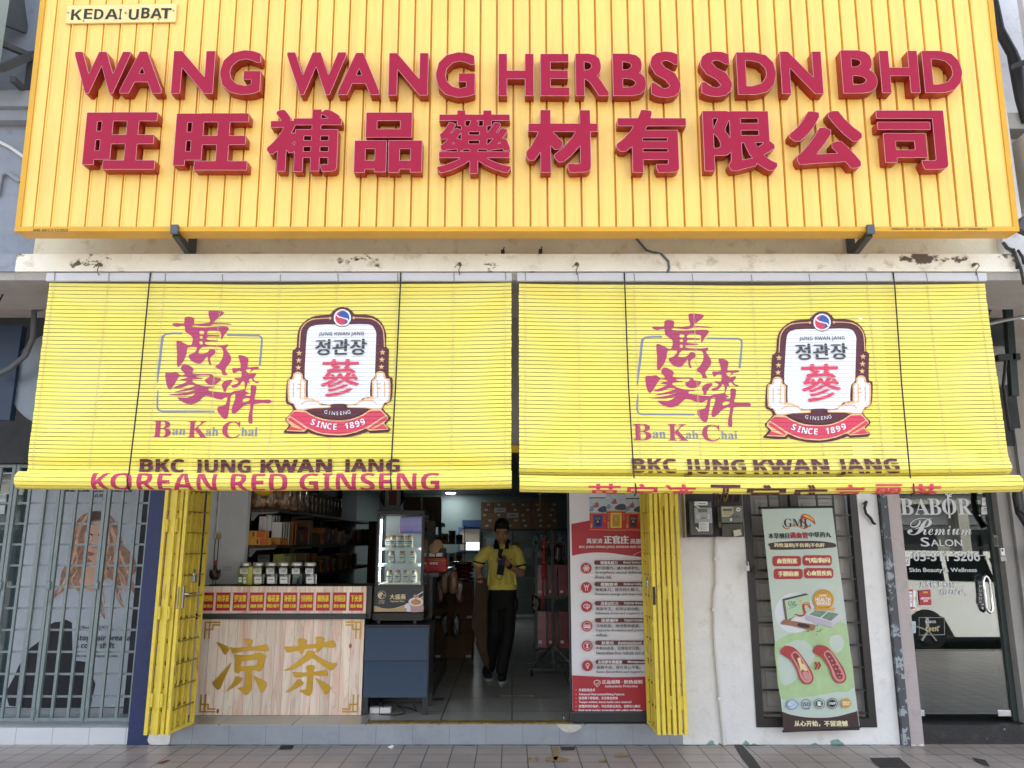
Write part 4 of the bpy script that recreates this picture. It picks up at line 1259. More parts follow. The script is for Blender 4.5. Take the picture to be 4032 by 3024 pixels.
# ---- left blind
bl = thing('blind', 'left yellow slatted blind with the big lettering on its rolled bottom edge', 'blind', (-1.5, YB, 3.3), 'yellow roll up shop blinds')
PL = profile([0] * 44 + [-14, -16, 4, 10], YB, ZT)
mb = sheet(-2.978, -.004, PL)
A = Art(front(YB), 600, 1200, 3.016, d0=.0006, step=.00022)
logo(A)
A.view(1100, 1180, 2.9625)
emblem(A)
A.view(0, 0, 1)
for t, x0, x1 in zip(BKC, (553, 766, 1030, 1349), (725, 987, 1308, 1573)):
    A.text(t, x0, 1801, x1, 1856 + (14 if t in (BKC[1], BKC[3]) else 0), PMAR, 4)
printed(mb, A, PL, ZT)
mb.build('slat_sheet', bl)
def roll(root, X0, X1, yc, zc, r, n, start, texts=None, name='roll'):
    """The rolled-up foot of the blind: n flat slats round a spindle."""
    m = MB()
    A_ = radians(start)
    seg = 2 * pi / n
    pts = [(yc - r * cos(A_ - k * seg), zc + r * sin(A_ - k * seg)) for k in range(n + 1)]
    for k in range(n):
        (ya, za), (yb, zb_) = pts[k], pts[k + 1]
        e = .06
        q = [(ya + (yb - ya) * e, za + (zb_ - za) * e), (yb - (yb - ya) * e, zb_ - (zb_ - za) * e)]
        q += [(yc + (y - yc) * .93, zc + (z - zc) * .93) for y, z in q[::-1]]
        slat(m, X0, X1, q, BY, EDG)
    m.add([(X0 + .004, y, z) for y, z in pts[:-1]], [tuple(range(n))], mat('roll_core', 'a79c50', .6)); m.add([(X1 - .004, y, z) for y, z in pts[:-1]], [tuple(range(n))[::-1]], mat('roll_core'))
    if texts:
        L = math.hypot(pts[1][0] - pts[0][0], pts[1][1] - pts[0][1])
        global PIT, GAP
        keep = PIT, GAP
        PIT, GAP = L, L * .12
        A2 = Art(front(yc - r), 0, 0, 1, d0=.0006)
        for t, x0, x1, s0, s1, mm, bold in texts:
            V, P_ = text_mesh(t)
            ax, ay = [v[0] for v in V], [v[1] for v in V]
            a0, a1 = at(x0, 1895, yc - r).x, at(x1, 1895, yc - r).x
            o = [(a0 + (x - min(ax)) / (max(ax) - min(ax)) * (a1 - a0), s1 - (y - min(ay)) / (max(ay) - min(ay)) * (s1 - s0)) for x, y in V]
            for dx in ((-bold, bold) if bold else (0,)):
                A2.raw([(x + dx, s) for x, s in o], P_, mm)
        printed(m, A2, pts, None)
        PIT, GAP = keep
    return m.build(name, root)
roll(bl, -2.976, -.002, 4.662, 1.988, .054, 13, 100, [('𝗞𝗢𝗥𝗘𝗔𝗡', 355, 850, .038, .168, PRD2, 0), ('𝗥𝗘𝗗', 907, 1134, .038, .168, PRD2, 0), ('𝗚𝗜𝗡𝗦𝗘𝗡𝗚', 1181, 1730, .038, .168, PRD2, 0)])
extras(bl, -2.978, -.004, PL, [((592, 1078), (499, 1900)), ((1578, 1080), (1538, 1900))], (214, 428, 650, 875, 1103, 1330, 1565, 1787, 1990), 4.607, 1.934)
# ---- right blind
br = thing('blind', 'right yellow slatted blind with a double bulge along its rolled bottom edge', 'blind', (1.5, YB, 3.3), 'yellow roll up shop blinds')
PR = profile([0] * 43 + [8, 20, 30, 8, -40, -60, -35], YB, ZT - .006)
mb = sheet(.044, 3.043, PR)
A = Art(front(YB), 2488, 1212, 3.016, d0=.0006, step=.00022)
logo(A)
A.view(2986, 1198, 2.9625)
emblem(A)
A.view(0, 0, 1)
for t, x0, x1 in zip(BKC, (2486, 2690, 2964, 3289), (2658, 2930, 3253, 3528)):
    A.text(t, x0, 1806, x1, 1858 + (15 if t in (BKC[1], BKC[3]) else 0), PMAR, 4)
printed(mb, A, PR, ZT - .006)
mb.build('slat_sheet', br)
ch = [(c, x0, x1, .088, .27, PRED if i not in (3, 4, 5) else PMAR, .004 if i not in (3, 4, 5) else .010) for i, (c, x0, x1) in enumerate((('萬', 2319, 2441), ('家', 2468, 2592), ('濟', 2618, 2738), ('正', 2800, 2913), ('官', 2949, 3089), ('庄', 3125, 3253), ('高', 3295, 3402), ('麗', 3445, 3552), ('蔘', 3587, 3703)))]
roll(br, .046, 3.047, 4.662, 1.965, .052, 12, 100, ch)
extras(br, .044, 3.043, PR, [((2459, 1090), (2502, 1925)), ((3519, 1090), (3600, 1925))], (2068, 2275, 2497, 2726, 2958, 3186, 3411, 3648, 3848), 4.611, 1.905)

# the rails sag a little between their hooks and the sheets are not quite flat
for root, xa, xb in ((bl, -2.98, 0), (br, .04, 3.05)):
    for o in root.children_recursive:
        n = len(o.data.vertices)
        co = np.empty(n * 3, np.float32)
        o.data.vertices.foreach_get('co', co)
        co = co.reshape(-1, 3)
        X, Zz = co[:, 0] + ORG[root.name].x, co[:, 2] + ORG[root.name].z
        t = (X - (xa + xb) / 2) / ((xb - xa) / 2)
        co[:, 2] -= .013 * (1 - t ** 2) + .0015 * np.sin(X * 5.1 + xa)
        co[:, 1] += (.007 * np.sin(X * 2.3 + Zz * 2.0 + xa) + .004 * np.sin(X * 6.1 - Zz * 3.1)) * np.clip((3.25 - Zz) * 1.5, 0, 1)
        o.data.vertices.foreach_set('co', co.ravel())
        o.data.update()

# ================================================================== GATES
YG = peel('gate_yellow', 'e6cf4c', 'b39a5e', scale=2.6, cut=0.635, dirt='b59a2c', rough=0.5, stretch=(3, 3, .7))
YD = mat('gate_dirt_shade_yellow', '9c8a3a', .6, var=.3, scale=14, hue='6f6130')  # cross bars: their dirt and the shade on them both put into this colour
CHROME = mat('chrome', 'c4c6c8', 0.18, metal=1.0, var=0.05)
STEEL = mat('brushed_steel', 'a9a9a6', 0.35, metal=1.0, var=0.1)
GZ0, GZ1 = 0.168, 2.37
def leaf(root, xf, yf, xb, yb, bars=5, rows=13, nm='leaf'):
    """One gate leaf: a flat frame from its front stile to its back stile."""
    mb = MB()
    u = Vector((xb - xf, yb - yf, 0))
    L = u.length
    u.normalize()
    up = Vector((0, 0, 1))
    P = lambda t, z: Vector((xf, yf, z)) + u * t
    for t, w in ((0, .030), (L, .030)):
        mb.bar(P(t, GZ0), P(t, GZ1), .026, w, YG, up=u)
    for z in (GZ0 + .012, GZ1 - .012):
        mb.bar(P(.015, z), P(L - .015, z), .022, .024, YG)
    for k in range(1, bars):
        mb.bar(P(L * k / bars, GZ0 + .024), P(L * k / bars, GZ1 - .024), .008, .019, YG, up=u)
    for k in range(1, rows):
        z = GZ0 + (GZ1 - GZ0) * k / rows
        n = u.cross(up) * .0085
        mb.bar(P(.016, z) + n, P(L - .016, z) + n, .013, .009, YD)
    return mb.build(nm, root)
def hinge(par, x, y, zs):
    for z in zs:
        mb = MB()
        mb.lathe([(.011, -.05), (.011, -.004), (.008, -.004), (.008, .004), (.011, .004), (.011, .05)], (x, y, z), YG, 8)
        mb.build('hinge', par, smooth=40)
lg = thing('folding_gate', 'yellow folding gate stacked open at the left of the doorway, with lever handle', 'gate', (-2.7, 6.5, .16), 'yellow folding gates')
LX = [(-2.812, 6.33), (-2.770, 6.35), (-2.732, 6.32), (-2.692, 6.345)]
for i, (x, y) in enumerate(LX):
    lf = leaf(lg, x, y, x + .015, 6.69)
    if i in (0, 2):
        hinge(lf, x + .022, y - .006, (.42, 1.07, 1.75))
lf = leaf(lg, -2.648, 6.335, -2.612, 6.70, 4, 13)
mb = MB()
mb.box(-2.646, -2.640, 6.35, 6.47, 1.66, 1.83, YG); mb.build('lock_plate', lf)
mb = MB()
V = Plane((-2.636, 6.335, 0), (0, 1, 0), (0, 0, 1))
mb.prism([circ(.045, 1.745, .024, 16), circ(.045, 1.745, .012, 12)[::-1]], V, -.003, .003, YG); mb.prism([(-.012, 1.727), (.028, 1.727), (.028, 1.763), (-.012, 1.763)], V, -.003, .0029, YG)
mb.prism([circ(.030, 0.82, .024, 16), circ(.030, .82, .012, 12)[::-1]], V, -.003, .003, YG)
mb.build('padlock_eye', lf)
mb = MB(); mb.bbox(-2.652, -2.646, 6.302, 6.32, 1.10, 1.27, STEEL, .002, 1); mb.bbox(-2.635, -2.622, 6.345, 6.385, 1.10, 1.28, STEEL, .004, 1); mb.build('lock_case', lf)
mb = MB(); mb.tube([(-2.625, 6.365, 1.21), (-2.585, 6.365, 1.21), (-2.575, 6.40, 1.212), (-2.575, 6.48, 1.212)], .0085, CHROME, 8); mb.build('lever_handle', lf, smooth=50)
pl = thing('padlock', 'steel padlock hanging on the left folding gate beside its handle', 'padlock', (-2.60, 6.50, 1.33))
mb = MB(); mb.bbox(-2.625, -2.590, 6.47, 6.53, 1.295, 1.35, STEEL, .006, 2); mb.build('lock_body', pl)
mb = MB(); mb.tube([(-2.607, 6.483, 1.345), (-2.607, 6.483, 1.385), (-2.607, 6.50, 1.40), (-2.607, 6.517, 1.385), (-2.607, 6.517, 1.345)], .006, CHROME, 8); mb.build('shackle', pl, smooth=50)
rg = thing('folding_gate', 'yellow folding gate stacked open at the right of the doorway, against the white wall', 'gate', (1.2, 6.5, .16), 'yellow folding gates')
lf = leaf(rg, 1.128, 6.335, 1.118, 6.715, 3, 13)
mb = MB(); V = Plane((1.112, 6.335, 0), (0, -1, 0), (0, 0, 1))
mb.prism([circ(-.015, 1.72, .024, 16), circ(-.015, 1.72, .011, 12)[::-1]], V, -.003, .003, YG); mb.prism([circ(-.015, .98, .024, 16), circ(-.015, .98, .011, 12)[::-1]], V, -.003, .003, YG); mb.build('padlock_eye', lf)
mb = MB(); mb.box(1.13, 1.1345, 6.36, 6.46, 1.62, 1.86, YG); mb.build('lock_plate', lf)
mb = MB(); mb.box(1.118, 1.138, 6.3165, 6.3195, 1.13, 1.27, mat('lock_black', '161616', .5)); mb.build('lock_slot', lf)
for i, (x, y) in enumerate(((1.168, 6.33), (1.212, 6.345), (1.252, 6.325), (1.296, 6.34), (1.338, 6.33))):
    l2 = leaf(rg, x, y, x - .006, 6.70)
    if i in (1, 3):
        hinge(l2, x + .021, y - .006, (.40, 1.22, 1.95))
pl = thing('padlock', 'small steel padlock hooked on the right folding gate in front of the banner', 'padlock', (1.11, 6.45, 1.28))
mb = MB(); mb.bbox(1.085, 1.105, 6.40, 6.445, 1.255, 1.30, STEEL, .005, 2); mb.build('lock_body', pl)
mb = MB(); mb.tube([(1.095, 6.408, 1.295), (1.095, 6.408, 1.325), (1.095, 6.422, 1.34), (1.095, 6.437, 1.325), (1.095, 6.437, 1.295)], .005, CHROME, 8); mb.build('shackle', pl, smooth=50)
# grey gate of the neighbour
GGT = peel('gate_grey', '7d8b8c', '5f5248', scale=5, cut=0.74, dirt='65706f', rough=0.5)
gg = thing('folding_gate', 'closed grey green folding gate in front of the neighbouring shop window', 'gate', (-4, 6.82, .16))
xs = [at(x, 2850, 6.82).x for x in (520, 330, 135, -62, -258)]
for i in range(4):
    mb = MB()
    xa, xb = xs[i + 1] + .004, xs[i] - .004
    for x in (xa + .014, xb - .014):
        mb.box(x - .014, x + .014, 6.805, 6.835, .165, 2.29, GGT)
    for x in (xa + (xb - xa) / 3, xa + 2 * (xb - xa) / 3):
        mb.box(x - .011, x + .011, 6.809, 6.831, .19, 2.26, GGT)
    for z in (.165, 2.265):
        mb.box(xa + .029, xb - .029, 6.806, 6.834, z, z + .024, GGT)
    for k in range(1, 12):
        z = .165 + k * .178
        mb.box(xa + .029, xb - .029, 6.832, 6.843, z, z + .018, GGT)
    lf = mb.build('leaf', gg)
    mb = MB(); mb.bbox(xb - .018, xb + .018, 6.785, 6.804, 1.22, 1.29, mat('gate_grey'), .004, 1); mb.build('hinge', lf); mb = MB(); mb.bbox(xb - .012, xb + .012, 6.787, 6.803, .19, .26, mat('gate_grey'), .004, 1); mb.build('hinge', lf)

# ================================================================== POSTER BEHIND THE GREY GATE
PP = front(7.195)
po = MB()
A = Art(PP, 0, 1850, 1.413, d0=.001, step=.0003)
pq = [PP.px(*p) for p in ((30, 2768), (555, 2768), (625, 1880), (140, 1880))]
x0, x1 = PP.px(20, 2784)[0], PP.px(562, 2784)[0]
z0, z1 = PP.px(300, 2784)[1], PP.px(300, 1850)[1]
POSTER_BG = mat('poster_paper', 'b2bcc4', 0.6, var=0.04)
po.box(x0, x1, 7.196, 7.21, z0, z1, POSTER_BG)
A.poly([(x0, z0), (x1, z0), (x1, z1), (x0, z1)], POSTER_BG, local=True)
A.rect(368, 96, 735, 122, mat('poster_dark', '3f454c', .6, var=0))
PTX = mat('poster_text', '23272c', .6, var=0)
A.text('𝗣𝗥𝗢𝗙𝗘𝗦𝗦𝗜𝗢𝗡𝗡𝗘𝗟', 388, 98, 722, 116, mat('poster_white', 'ccd4da', .6, var=0)); A.text('𝗣𝗔𝗥𝗜𝗦', 503, 134, 612, 154, PTX)
HAIR = mat('print_hair', 'b08a74', .6, var=.35, scale=34, hue='6b4838'); HLT = mat('print_hair_light', 'd9b8a0', .6, var=.3, scale=30, hue='a87d66'); SKIN = mat('print_skin', 'd2a891', .6, var=.06); DRK = mat('print_black', '1b2026', .6, var=0); LIP = mat('print_lip', 'a25f5c', .6, var=0)
SHIRT = mat('print_shirt', 'b9c2cc', .6, var=.06)
# hair mass, shirt, face, skirt
A.poly(smooth([(300, 740), (270, 860), (255, 900), (290, 880), (400, 850), (405, 1010), (490, 1010), (640, 850), (760, 800), (760, 700), (700, 660), (560, 620), (420, 640)], 2), SHIRT)
A.poly(smooth([(235, 940), (280, 860), (330, 845), (402, 850), (405, 1062), (490, 1070), (505, 1315), (50, 1312), (80, 1150), (130, 1050), (170, 990)], 2), DRK)
A.poly(smooth([(500, 235), (560, 228), (620, 260), (665, 330), (690, 420), (745, 480), (760, 560), (730, 600), (760, 660), (765, 760), (740, 800), (750, 700), (700, 640), (665, 660), (690, 770), (655, 720), (640, 640), (600, 600), (560, 660), (575, 760), (585, 830), (560, 790), (540, 690), (510, 640), (470, 640), (450, 700), (460, 740), (440, 770), (440, 680), (400, 660), (330, 690), (285, 730), (290, 690), (330, 650), (345, 560), (390, 500), (400, 400), (410, 320), (450, 260)], 3), HAIR)
A.poly(smooth([(500, 300), (550, 285), (600, 310), (612, 400), (585, 480), (545, 520), (515, 510), (480, 470), (470, 400), (478, 340)], 3), SKIN)
A.poly(smooth([(480, 520), (560, 510), (570, 560), (560, 620), (520, 680), (470, 660), (440, 620), (470, 570)], 3), SKIN)
for P, w in (([(490, 250), (440, 330), (425, 430), (400, 520), (370, 600), (320, 690)], 12), ([(560, 250), (625, 330), (655, 430), (690, 520), (735, 620)], 14), ([(460, 300), (420, 420), (430, 500), (390, 560)], 9), ([(610, 300), (640, 420), (640, 520), (690, 600), (700, 680)], 9), ([(580, 540), (560, 620), (580, 720), (575, 800)], 9), ([(660, 560), (680, 640), (660, 700), (690, 760)], 8), ([(430, 560), (400, 620), (440, 680)], 8), ([(620, 480), (590, 560), (600, 620)], 8)):
    A.line(P, w, HLT, 5)
A.poly(smooth([(495, 240), (545, 232), (590, 255), (575, 290), (545, 275), (505, 290), (480, 320)], 3), mat('print_roots', '4b372f', .6, var=.1))
A.line([(482, 362), (500, 356), (518, 364)], 7, DRK, 3); A.line([(548, 364), (566, 358), (588, 366)], 7, DRK, 3)
A.poly(smooth([(484, 376), (500, 368), (514, 378), (500, 386)], 2), PWH); A.circ(499, 377, 6.5, DRK, 12); A.poly(smooth([(552, 378), (568, 370), (584, 378), (568, 386)], 2), PWH); A.circ(566, 378, 6.5, DRK, 12)
A.line([(512, 428), (524, 436), (534, 432), (548, 428)], 4, mat('print_shadow_skin', 'a97c68', .6, var=0), 3); A.poly(smooth([(472, 465), (500, 456), (530, 466), (505, 480)], 2), LIP)
A.line([(540, 560), (575, 575), (600, 560)], 16, SKIN, 3)
A.text('[Metal DX]', 432, 866, 600, 890, PTX); A.text('𝗦𝘁𝗼𝗽 𝗵𝗮𝗶𝗿 𝗯𝗿𝗲𝗮𝗸𝗮𝗴𝗲', 425, 918, 775, 958, PTX); A.text('& 𝗰𝗼𝗹𝗼𝗿 𝘀𝗵𝗶𝗳𝘁', 420, 960, 640, 992, PTX)
A.text('𝟭𝟬𝟬% 𝘁𝗿𝘂𝗲 𝘁𝗼𝗻𝗲, 𝗹𝗼𝗻𝗴 𝗹𝗮𝘀𝘁𝗶𝗻𝗴 𝗰𝗼𝗹𝗼𝗿.', 416, 1028, 658, 1044, PTX)
po.art(A)
single(po, 'hair_poster', 'large poster of a woman with long wavy blond hair behind the grey gate', 'poster')
# small notices at the very left
nt_ = MB(); PN = front(7.195)
A = Art(PN, 0, 1850, 2.765, d0=.001)
A.poly([(-60, 260), (72, 260), (66, 375), (-60, 375)], mat('notice_white', 'b9c4c6', .6)); A.text('聘请', 0, 275, 70, 318, mat('notice_grey', '6e767a', .6)); A.poly([(-60, 385), (58, 385), (48, 480), (-60, 480)], mat('notice_white'))
nt_.art(A); single(nt_, 'glass_notice', 'pale paper notice stuck on the neighbouring glass at the left edge', 'notice')

# ================================================================== COUNTER WITH THE GOLD CHARACTERS
def pine(key='pine_planks'):
    m = mat(key, 'dcc6ac', 0.45, var=0.0)
    t, b = nodes_of(m)
    tc = t.nodes.new('ShaderNodeTexCoord')
    sp = t.nodes.new('ShaderNodeSeparateXYZ'); t.links.new(tc.outputs['Object'], sp.inputs[0])
    def math_(op, a, v):
        n = t.nodes.new('ShaderNodeMath'); n.operation = op
        t.links.new(a, n.inputs[0]); n.inputs[1].default_value = v
        return n.outputs[0]
    k = math_('FLOOR', math_('DIVIDE', sp.outputs['X'], .083), 0)
    wn = t.nodes.new('ShaderNodeTexWhiteNoise'); wn.noise_dimensions = '1D'; t.links.new(k, wn.inputs['W'])
    cb = t.nodes.new('ShaderNodeCombineXYZ')
    t.links.new(sp.outputs['X'], cb.inputs[0]); t.links.new(math_('MULTIPLY', sp.outputs['Z'], .10), cb.inputs[1]); t.links.new(math_('MULTIPLY', wn.outputs['Value'], 37), cb.inputs[2])
    n = t.nodes.new('ShaderNodeTexNoise'); n.inputs['Scale'].default_value = 9; n.inputs['Detail'].default_value = 5; n.inputs['Distortion'].default_value = 1.2
    t.links.new(cb.outputs[0], n.inputs['Vector'])
    w = t.nodes.new('ShaderNodeMath'); w.operation = 'SINE'; t.links.new(math_('MULTIPLY', n.outputs['Fac'], 46), w.inputs[0])
    r1 = t.nodes.new('ShaderNodeValToRGB')
    r1.color_ramp.elements[0].color = (*lin('f0e2d0'), 1); r1.color_ramp.elements[1].color = (*lin('dcb09a'), 1)
    r1.color_ramp.elements[0].position = .45; r1.color_ramp.elements[1].position = .78
    t.links.new(n.outputs['Fac'], r1.inputs['Fac'])
    mx = t.nodes.new('ShaderNodeMix'); mx.data_type = 'RGBA'; mx.blend_type = 'MULTIPLY'
    t.links.new(r1.outputs['Color'], mx.inputs['A'])
    r2 = t.nodes.new('ShaderNodeMapRange'); r2.inputs[1].default_value = .6; r2.inputs[2].default_value = 1; r2.inputs[3].default_value = 0; r2.inputs[4].default_value = .22
    t.links.new(w.outputs[0], r2.inputs[0]); t.links.new(r2.outputs[0], mx.inputs['Factor']); mx.inputs['B'].default_value = (*lin('b5806a'), 1)
    tone = t.nodes.new('ShaderNodeHueSaturation')
    mr = t.nodes.new('ShaderNodeMapRange'); mr.inputs[3].default_value = .86; mr.inputs[4].default_value = 1.10
    t.links.new(wn.outputs['Value'], mr.inputs[0]); t.links.new(mr.outputs[0], tone.inputs['Value']); t.links.new(mx.outputs['Result'], tone.inputs['Color'])
    fr = math_('FRACT', math_('DIVIDE', sp.outputs['X'], .083), 0)
    jt = math_('LESS_THAN', fr, .035)
    m2 = t.nodes.new('ShaderNodeMix'); m2.data_type = 'RGBA'; t.links.new(jt, m2.inputs['Factor']); t.links.new(tone.outputs[0], m2.inputs['A']); m2.inputs['B'].default_value = (*lin('a98a76'), 1)
    # knots
    vo = t.nodes.new('ShaderNodeTexVoronoi'); vo.inputs['Scale'].default_value = 3.3
    cb2 = t.nodes.new('ShaderNodeCombineXYZ'); t.links.new(sp.outputs['X'], cb2.inputs[0]); t.links.new(math_('MULTIPLY', sp.outputs['Z'], .6), cb2.inputs[1]); t.links.new(cb2.outputs[0], vo.inputs['Vector'])
    kn = math_('LESS_THAN', vo.outputs['Distance'], .045)
    m3 = t.nodes.new('ShaderNodeMix'); m3.data_type = 'RGBA'; t.links.new(kn, m3.inputs['Factor']); t.links.new(m2.outputs['Result'], m3.inputs['A']); m3.inputs['B'].default_value = (*lin('9a6450'), 1)
    t.links.new(m3.outputs['Result'], b.inputs['Base Color'])
    return m
PINE = pine()
GOLD = mat('gold_sheet', 'c9a13a', 0.33, metal=0.55, var=0.10, scale=6)
DKW = mat('dark_wood', '3a3634', 0.5, var=.15)
YC = 7.07
cp = front(YC)
ct = thing('tea_counter', 'pine counter with two gold characters and a row of red cards', 'counter', (-2, YC, .155))
b = MB(); b.box(-2.80, -1.303, YC, YC + .02, .157, .952, PINE); b.build('front_panel', ct)
b = MB(); b.box(-2.78, -1.305, YC + .021, YC + .45, .156, .953, DKW); b.box(-2.78, -1.25, YC + .015, YC + .45, 1.0, 1.235, DKW); b.box(-2.78, -1.255, YC + .02, YC + .06, .9535, 1.0, DKW); b.build('carcass', ct)
b = MB(); b.bbox(-2.80, -1.283, YC - .045, YC + .02, .955, 1.0, mat('ledge_black', '38383a', .45, var=.1), .004, 1); b.build('ledge', ct)
b = MB(); b.box(-2.80, -1.294, YC - .012, YC + .014, 1.0005, 1.232, PINE); b.build('upper_panel', ct)
CARD = mat('card_red', 'b3202c', 0.45, var=.05); CYEL = mat('card_yellow', 'efd23c', .5, var=0)
UP = front(YC - .012)
CX = [(105, 275), (288, 468), (487, 665), (680, 860), (872, 1052), (1065, 1243), (1260, 1433), (1454, 1624), (1648, 1816), (1840, 2010)]
CT = [('廿四味', '降温·燥火'), ('羚洋茶', '发烧·体热'), ('罗汉果', '止咳·化痰'), ('雪梨茶', '润肺·润喉'), ('菊花茶', '明目·眼干'), ('补肝茶', '清肝·口臭'), ('竹蔗茅根茶', '止渴·利尿'), ('解热茶', '祛火·解热'), ('参须菊花茶', '假火·解暑'), ('下火茶', '消炎·喉痛')]
for (xa, xb), (t1, t2) in zip(CX, CT):
    A = Art(UP, 750, 2250, 2.949, d0=.0036, step=.0003)
    c0, c1 = A.q(xa, 456), A.q(xb, 244)
    m = MB(); m.prism([(c0[0], c0[1]), (c1[0], c0[1]), (c1[0], c1[1]), (c0[0], c1[1])], UP, .0005, .0035, CARD)
    w = xb - xa
    A.text(t1, xa + w * .14, 276, xb - w * .10, 352, CYEL, 9); A.text(t2, xa + w * .10, 380, xb - w * .10, 422, CYEL, 5)
    m.art(A)
    m.build('menu_card', ct)
# gold characters, traced stroke by stroke
CV = (820, 2500, 4.0963)
LIANG = [[(142, 115), (190, 130), (275, 165), (325, 195), (340, 215), (335, 240), (310, 290), (285, 316), (262, 310), (235, 265), (190, 190)],
         [(372, 445), (362, 500), (310, 610), (250, 740), (205, 850), (180, 876), (148, 880), (110, 830), (70, 775), (150, 690), (250, 580), (330, 490)],
         [(580, 70), (640, 65), (690, 70), (716, 88), (712, 130), (692, 186), (800, 176), (880, 160), (925, 144), (955, 175), (972, 220), (970, 255), (945, 266), (850, 256), (700, 248), (560, 262), (480, 284), (430, 296), (398, 290), (372, 240), (358, 198), (400, 206), (500, 202), (648, 185), (620, 130)],
         [(300, 908), (290, 905), (350, 840), (400, 770), (430, 720), (445, 672), (490, 668), (540, 690), (555, 712), (540, 745), (480, 800), (400, 855)],
         [(738, 660), (800, 690), (880, 725), (935, 760), (944, 790), (935, 840), (900, 905), (875, 928), (855, 915), (825, 850), (780, 760)]]
LIANG_BOX = [[(425, 310), (480, 322), (580, 330), (700, 318), (800, 290), (850, 288), (900, 310), (932, 345), (920, 390), (895, 470), (865, 555), (845, 580), (810, 588), (770, 568), (716, 578), (716, 700), (708, 820), (690, 890), (655, 945), (620, 966), (590, 955), (540, 900), (480, 855), (560, 838), (582, 826), (600, 750), (608, 650), (606, 580), (540, 584), (510, 600), (495, 620), (470, 612), (445, 598), (430, 570), (432, 450), (436, 380)], [(532, 502), (535, 460), (550, 425), (660, 408), (780, 396), (798, 405), (790, 450), (765, 490), (650, 500)]]
CHA = [[(1448, 64), (1520, 56), (1570, 72), (1588, 98), (1575, 152), (1660, 150), (1738, 142), (1750, 90), (1742, 38), (1800, 32), (1850, 42), (1878, 72), (1862, 122), (1940, 106), (2000, 82), (2030, 112), (2056, 165), (2050, 190), (2020, 198), (1930, 196), (1836, 200), (1815, 235), (1788, 265), (1758, 285), (1750, 255), (1745, 210), (1650, 218), (1560, 232), (1540, 265), (1508, 308), (1485, 280), (1468, 246), (1380, 262), (1300, 280), (1270, 270), (1245, 230), (1232, 188), (1320, 186), (1452, 178), (1455, 120)],
       [(1598, 252), (1650, 250), (1700, 265), (1725, 285), (1720, 312), (1800, 362), (1900, 420), (1980, 450), (2078, 456), (2050, 510), (2010, 560), (1975, 566), (1930, 548), (1850, 490), (1760, 420), (1678, 362), (1640, 390), (1560, 445), (1460, 510), (1360, 555), (1280, 572), (1215, 568), (1290, 535), (1380, 475), (1480, 395), (1570, 315)],
       [(1578, 512), (1620, 485), (1680, 486), (1716, 500), (1718, 540), (1702, 592), (1790, 585), (1880, 566), (1915, 590), (1930, 630), (1930, 655), (1900, 662), (1800, 655), (1700, 652), (1688, 750), (1684, 860), (1672, 930), (1640, 975), (1610, 976), (1560, 950), (1465, 895), (1540, 884), (1578, 872), (1592, 780), (1596, 664), (1510, 672), (1430, 684), (1395, 676), (1380, 640), (1366, 598), (1440, 602), (1592, 602), (1592, 550)],
       [(1250, 925), (1310, 870), (1380, 795), (1425, 735), (1455, 712), (1490, 720), (1520, 745), (1540, 780), (1520, 802), (1440, 850), (1330, 905)],
       [(1728, 692), (1790, 722), (1880, 770), (1950, 815), (1974, 845), (1970, 880), (1935, 935), (1910, 955), (1885, 950), (1860, 905), (1800, 800)]]
Q = lambda P: [cp.px(CV[0] + x / CV[2], CV[1] + y / CV[2]) for x, y in P]
b = MB()
for P in LIANG:
    b.prism(smooth(Q(P), 3), cp, .0008, .011, GOLD)
b.prism([smooth(Q(l), 3) for l in LIANG_BOX], cp, .0008, .011, GOLD)
b.build('gold_character', ct, smooth=35)
b = MB()
for P in CHA:
    b.prism(smooth(Q(P), 3), cp, .0008, .011, GOLD)
b.build('gold_character', ct, smooth=35)
# fretwork corners
def fret(x, y, sx, sy):
    b = MB()
    w = .013
    for k, (x0, x1, y0, y1) in enumerate(((0, .142, 0, 1), (0, 1, 0, .045), (0, .045, .045, 1), (.045, .092, .045, 1), (.092, 1, .045, .09), (.142, 1, .035, .08))):
        pass
    segs = [((0, 0), (.038, 0)), ((0, 0), (0, .06)), ((0, .06), (.066, .06)), ((.038, 0), (.038, .135)), ((.066, .06), (.066, .022)), ((.066, .022), (.125, .022)), ((0, .060), (0, .135)), ((.038, .026), (.125, .050))][:7]
    segs += [((.038, .030), (.125, .050))][:0] + [((.038, 0.0), (.125, 0.0))]
    for i, (p, q) in enumerate(segs):
        xa, xb = sorted((x + sx * p[0], x + sx * q[0])); za, zb = sorted((y + sy * p[1], y + sy * q[1]))
        e = .0055 + i * .00003
        b.box(xa - e, xb + e, YC - .006 - i * .0002, YC - .0006, za - e, zb + e, GOLD)
    b.build('corner_fret', ct)
fret(-1.335, .925, -1, -1); fret(-1.335, .185, -1, 1); fret(-2.700, .925, 1, -1); fret(-2.690, .185, 1, 1)

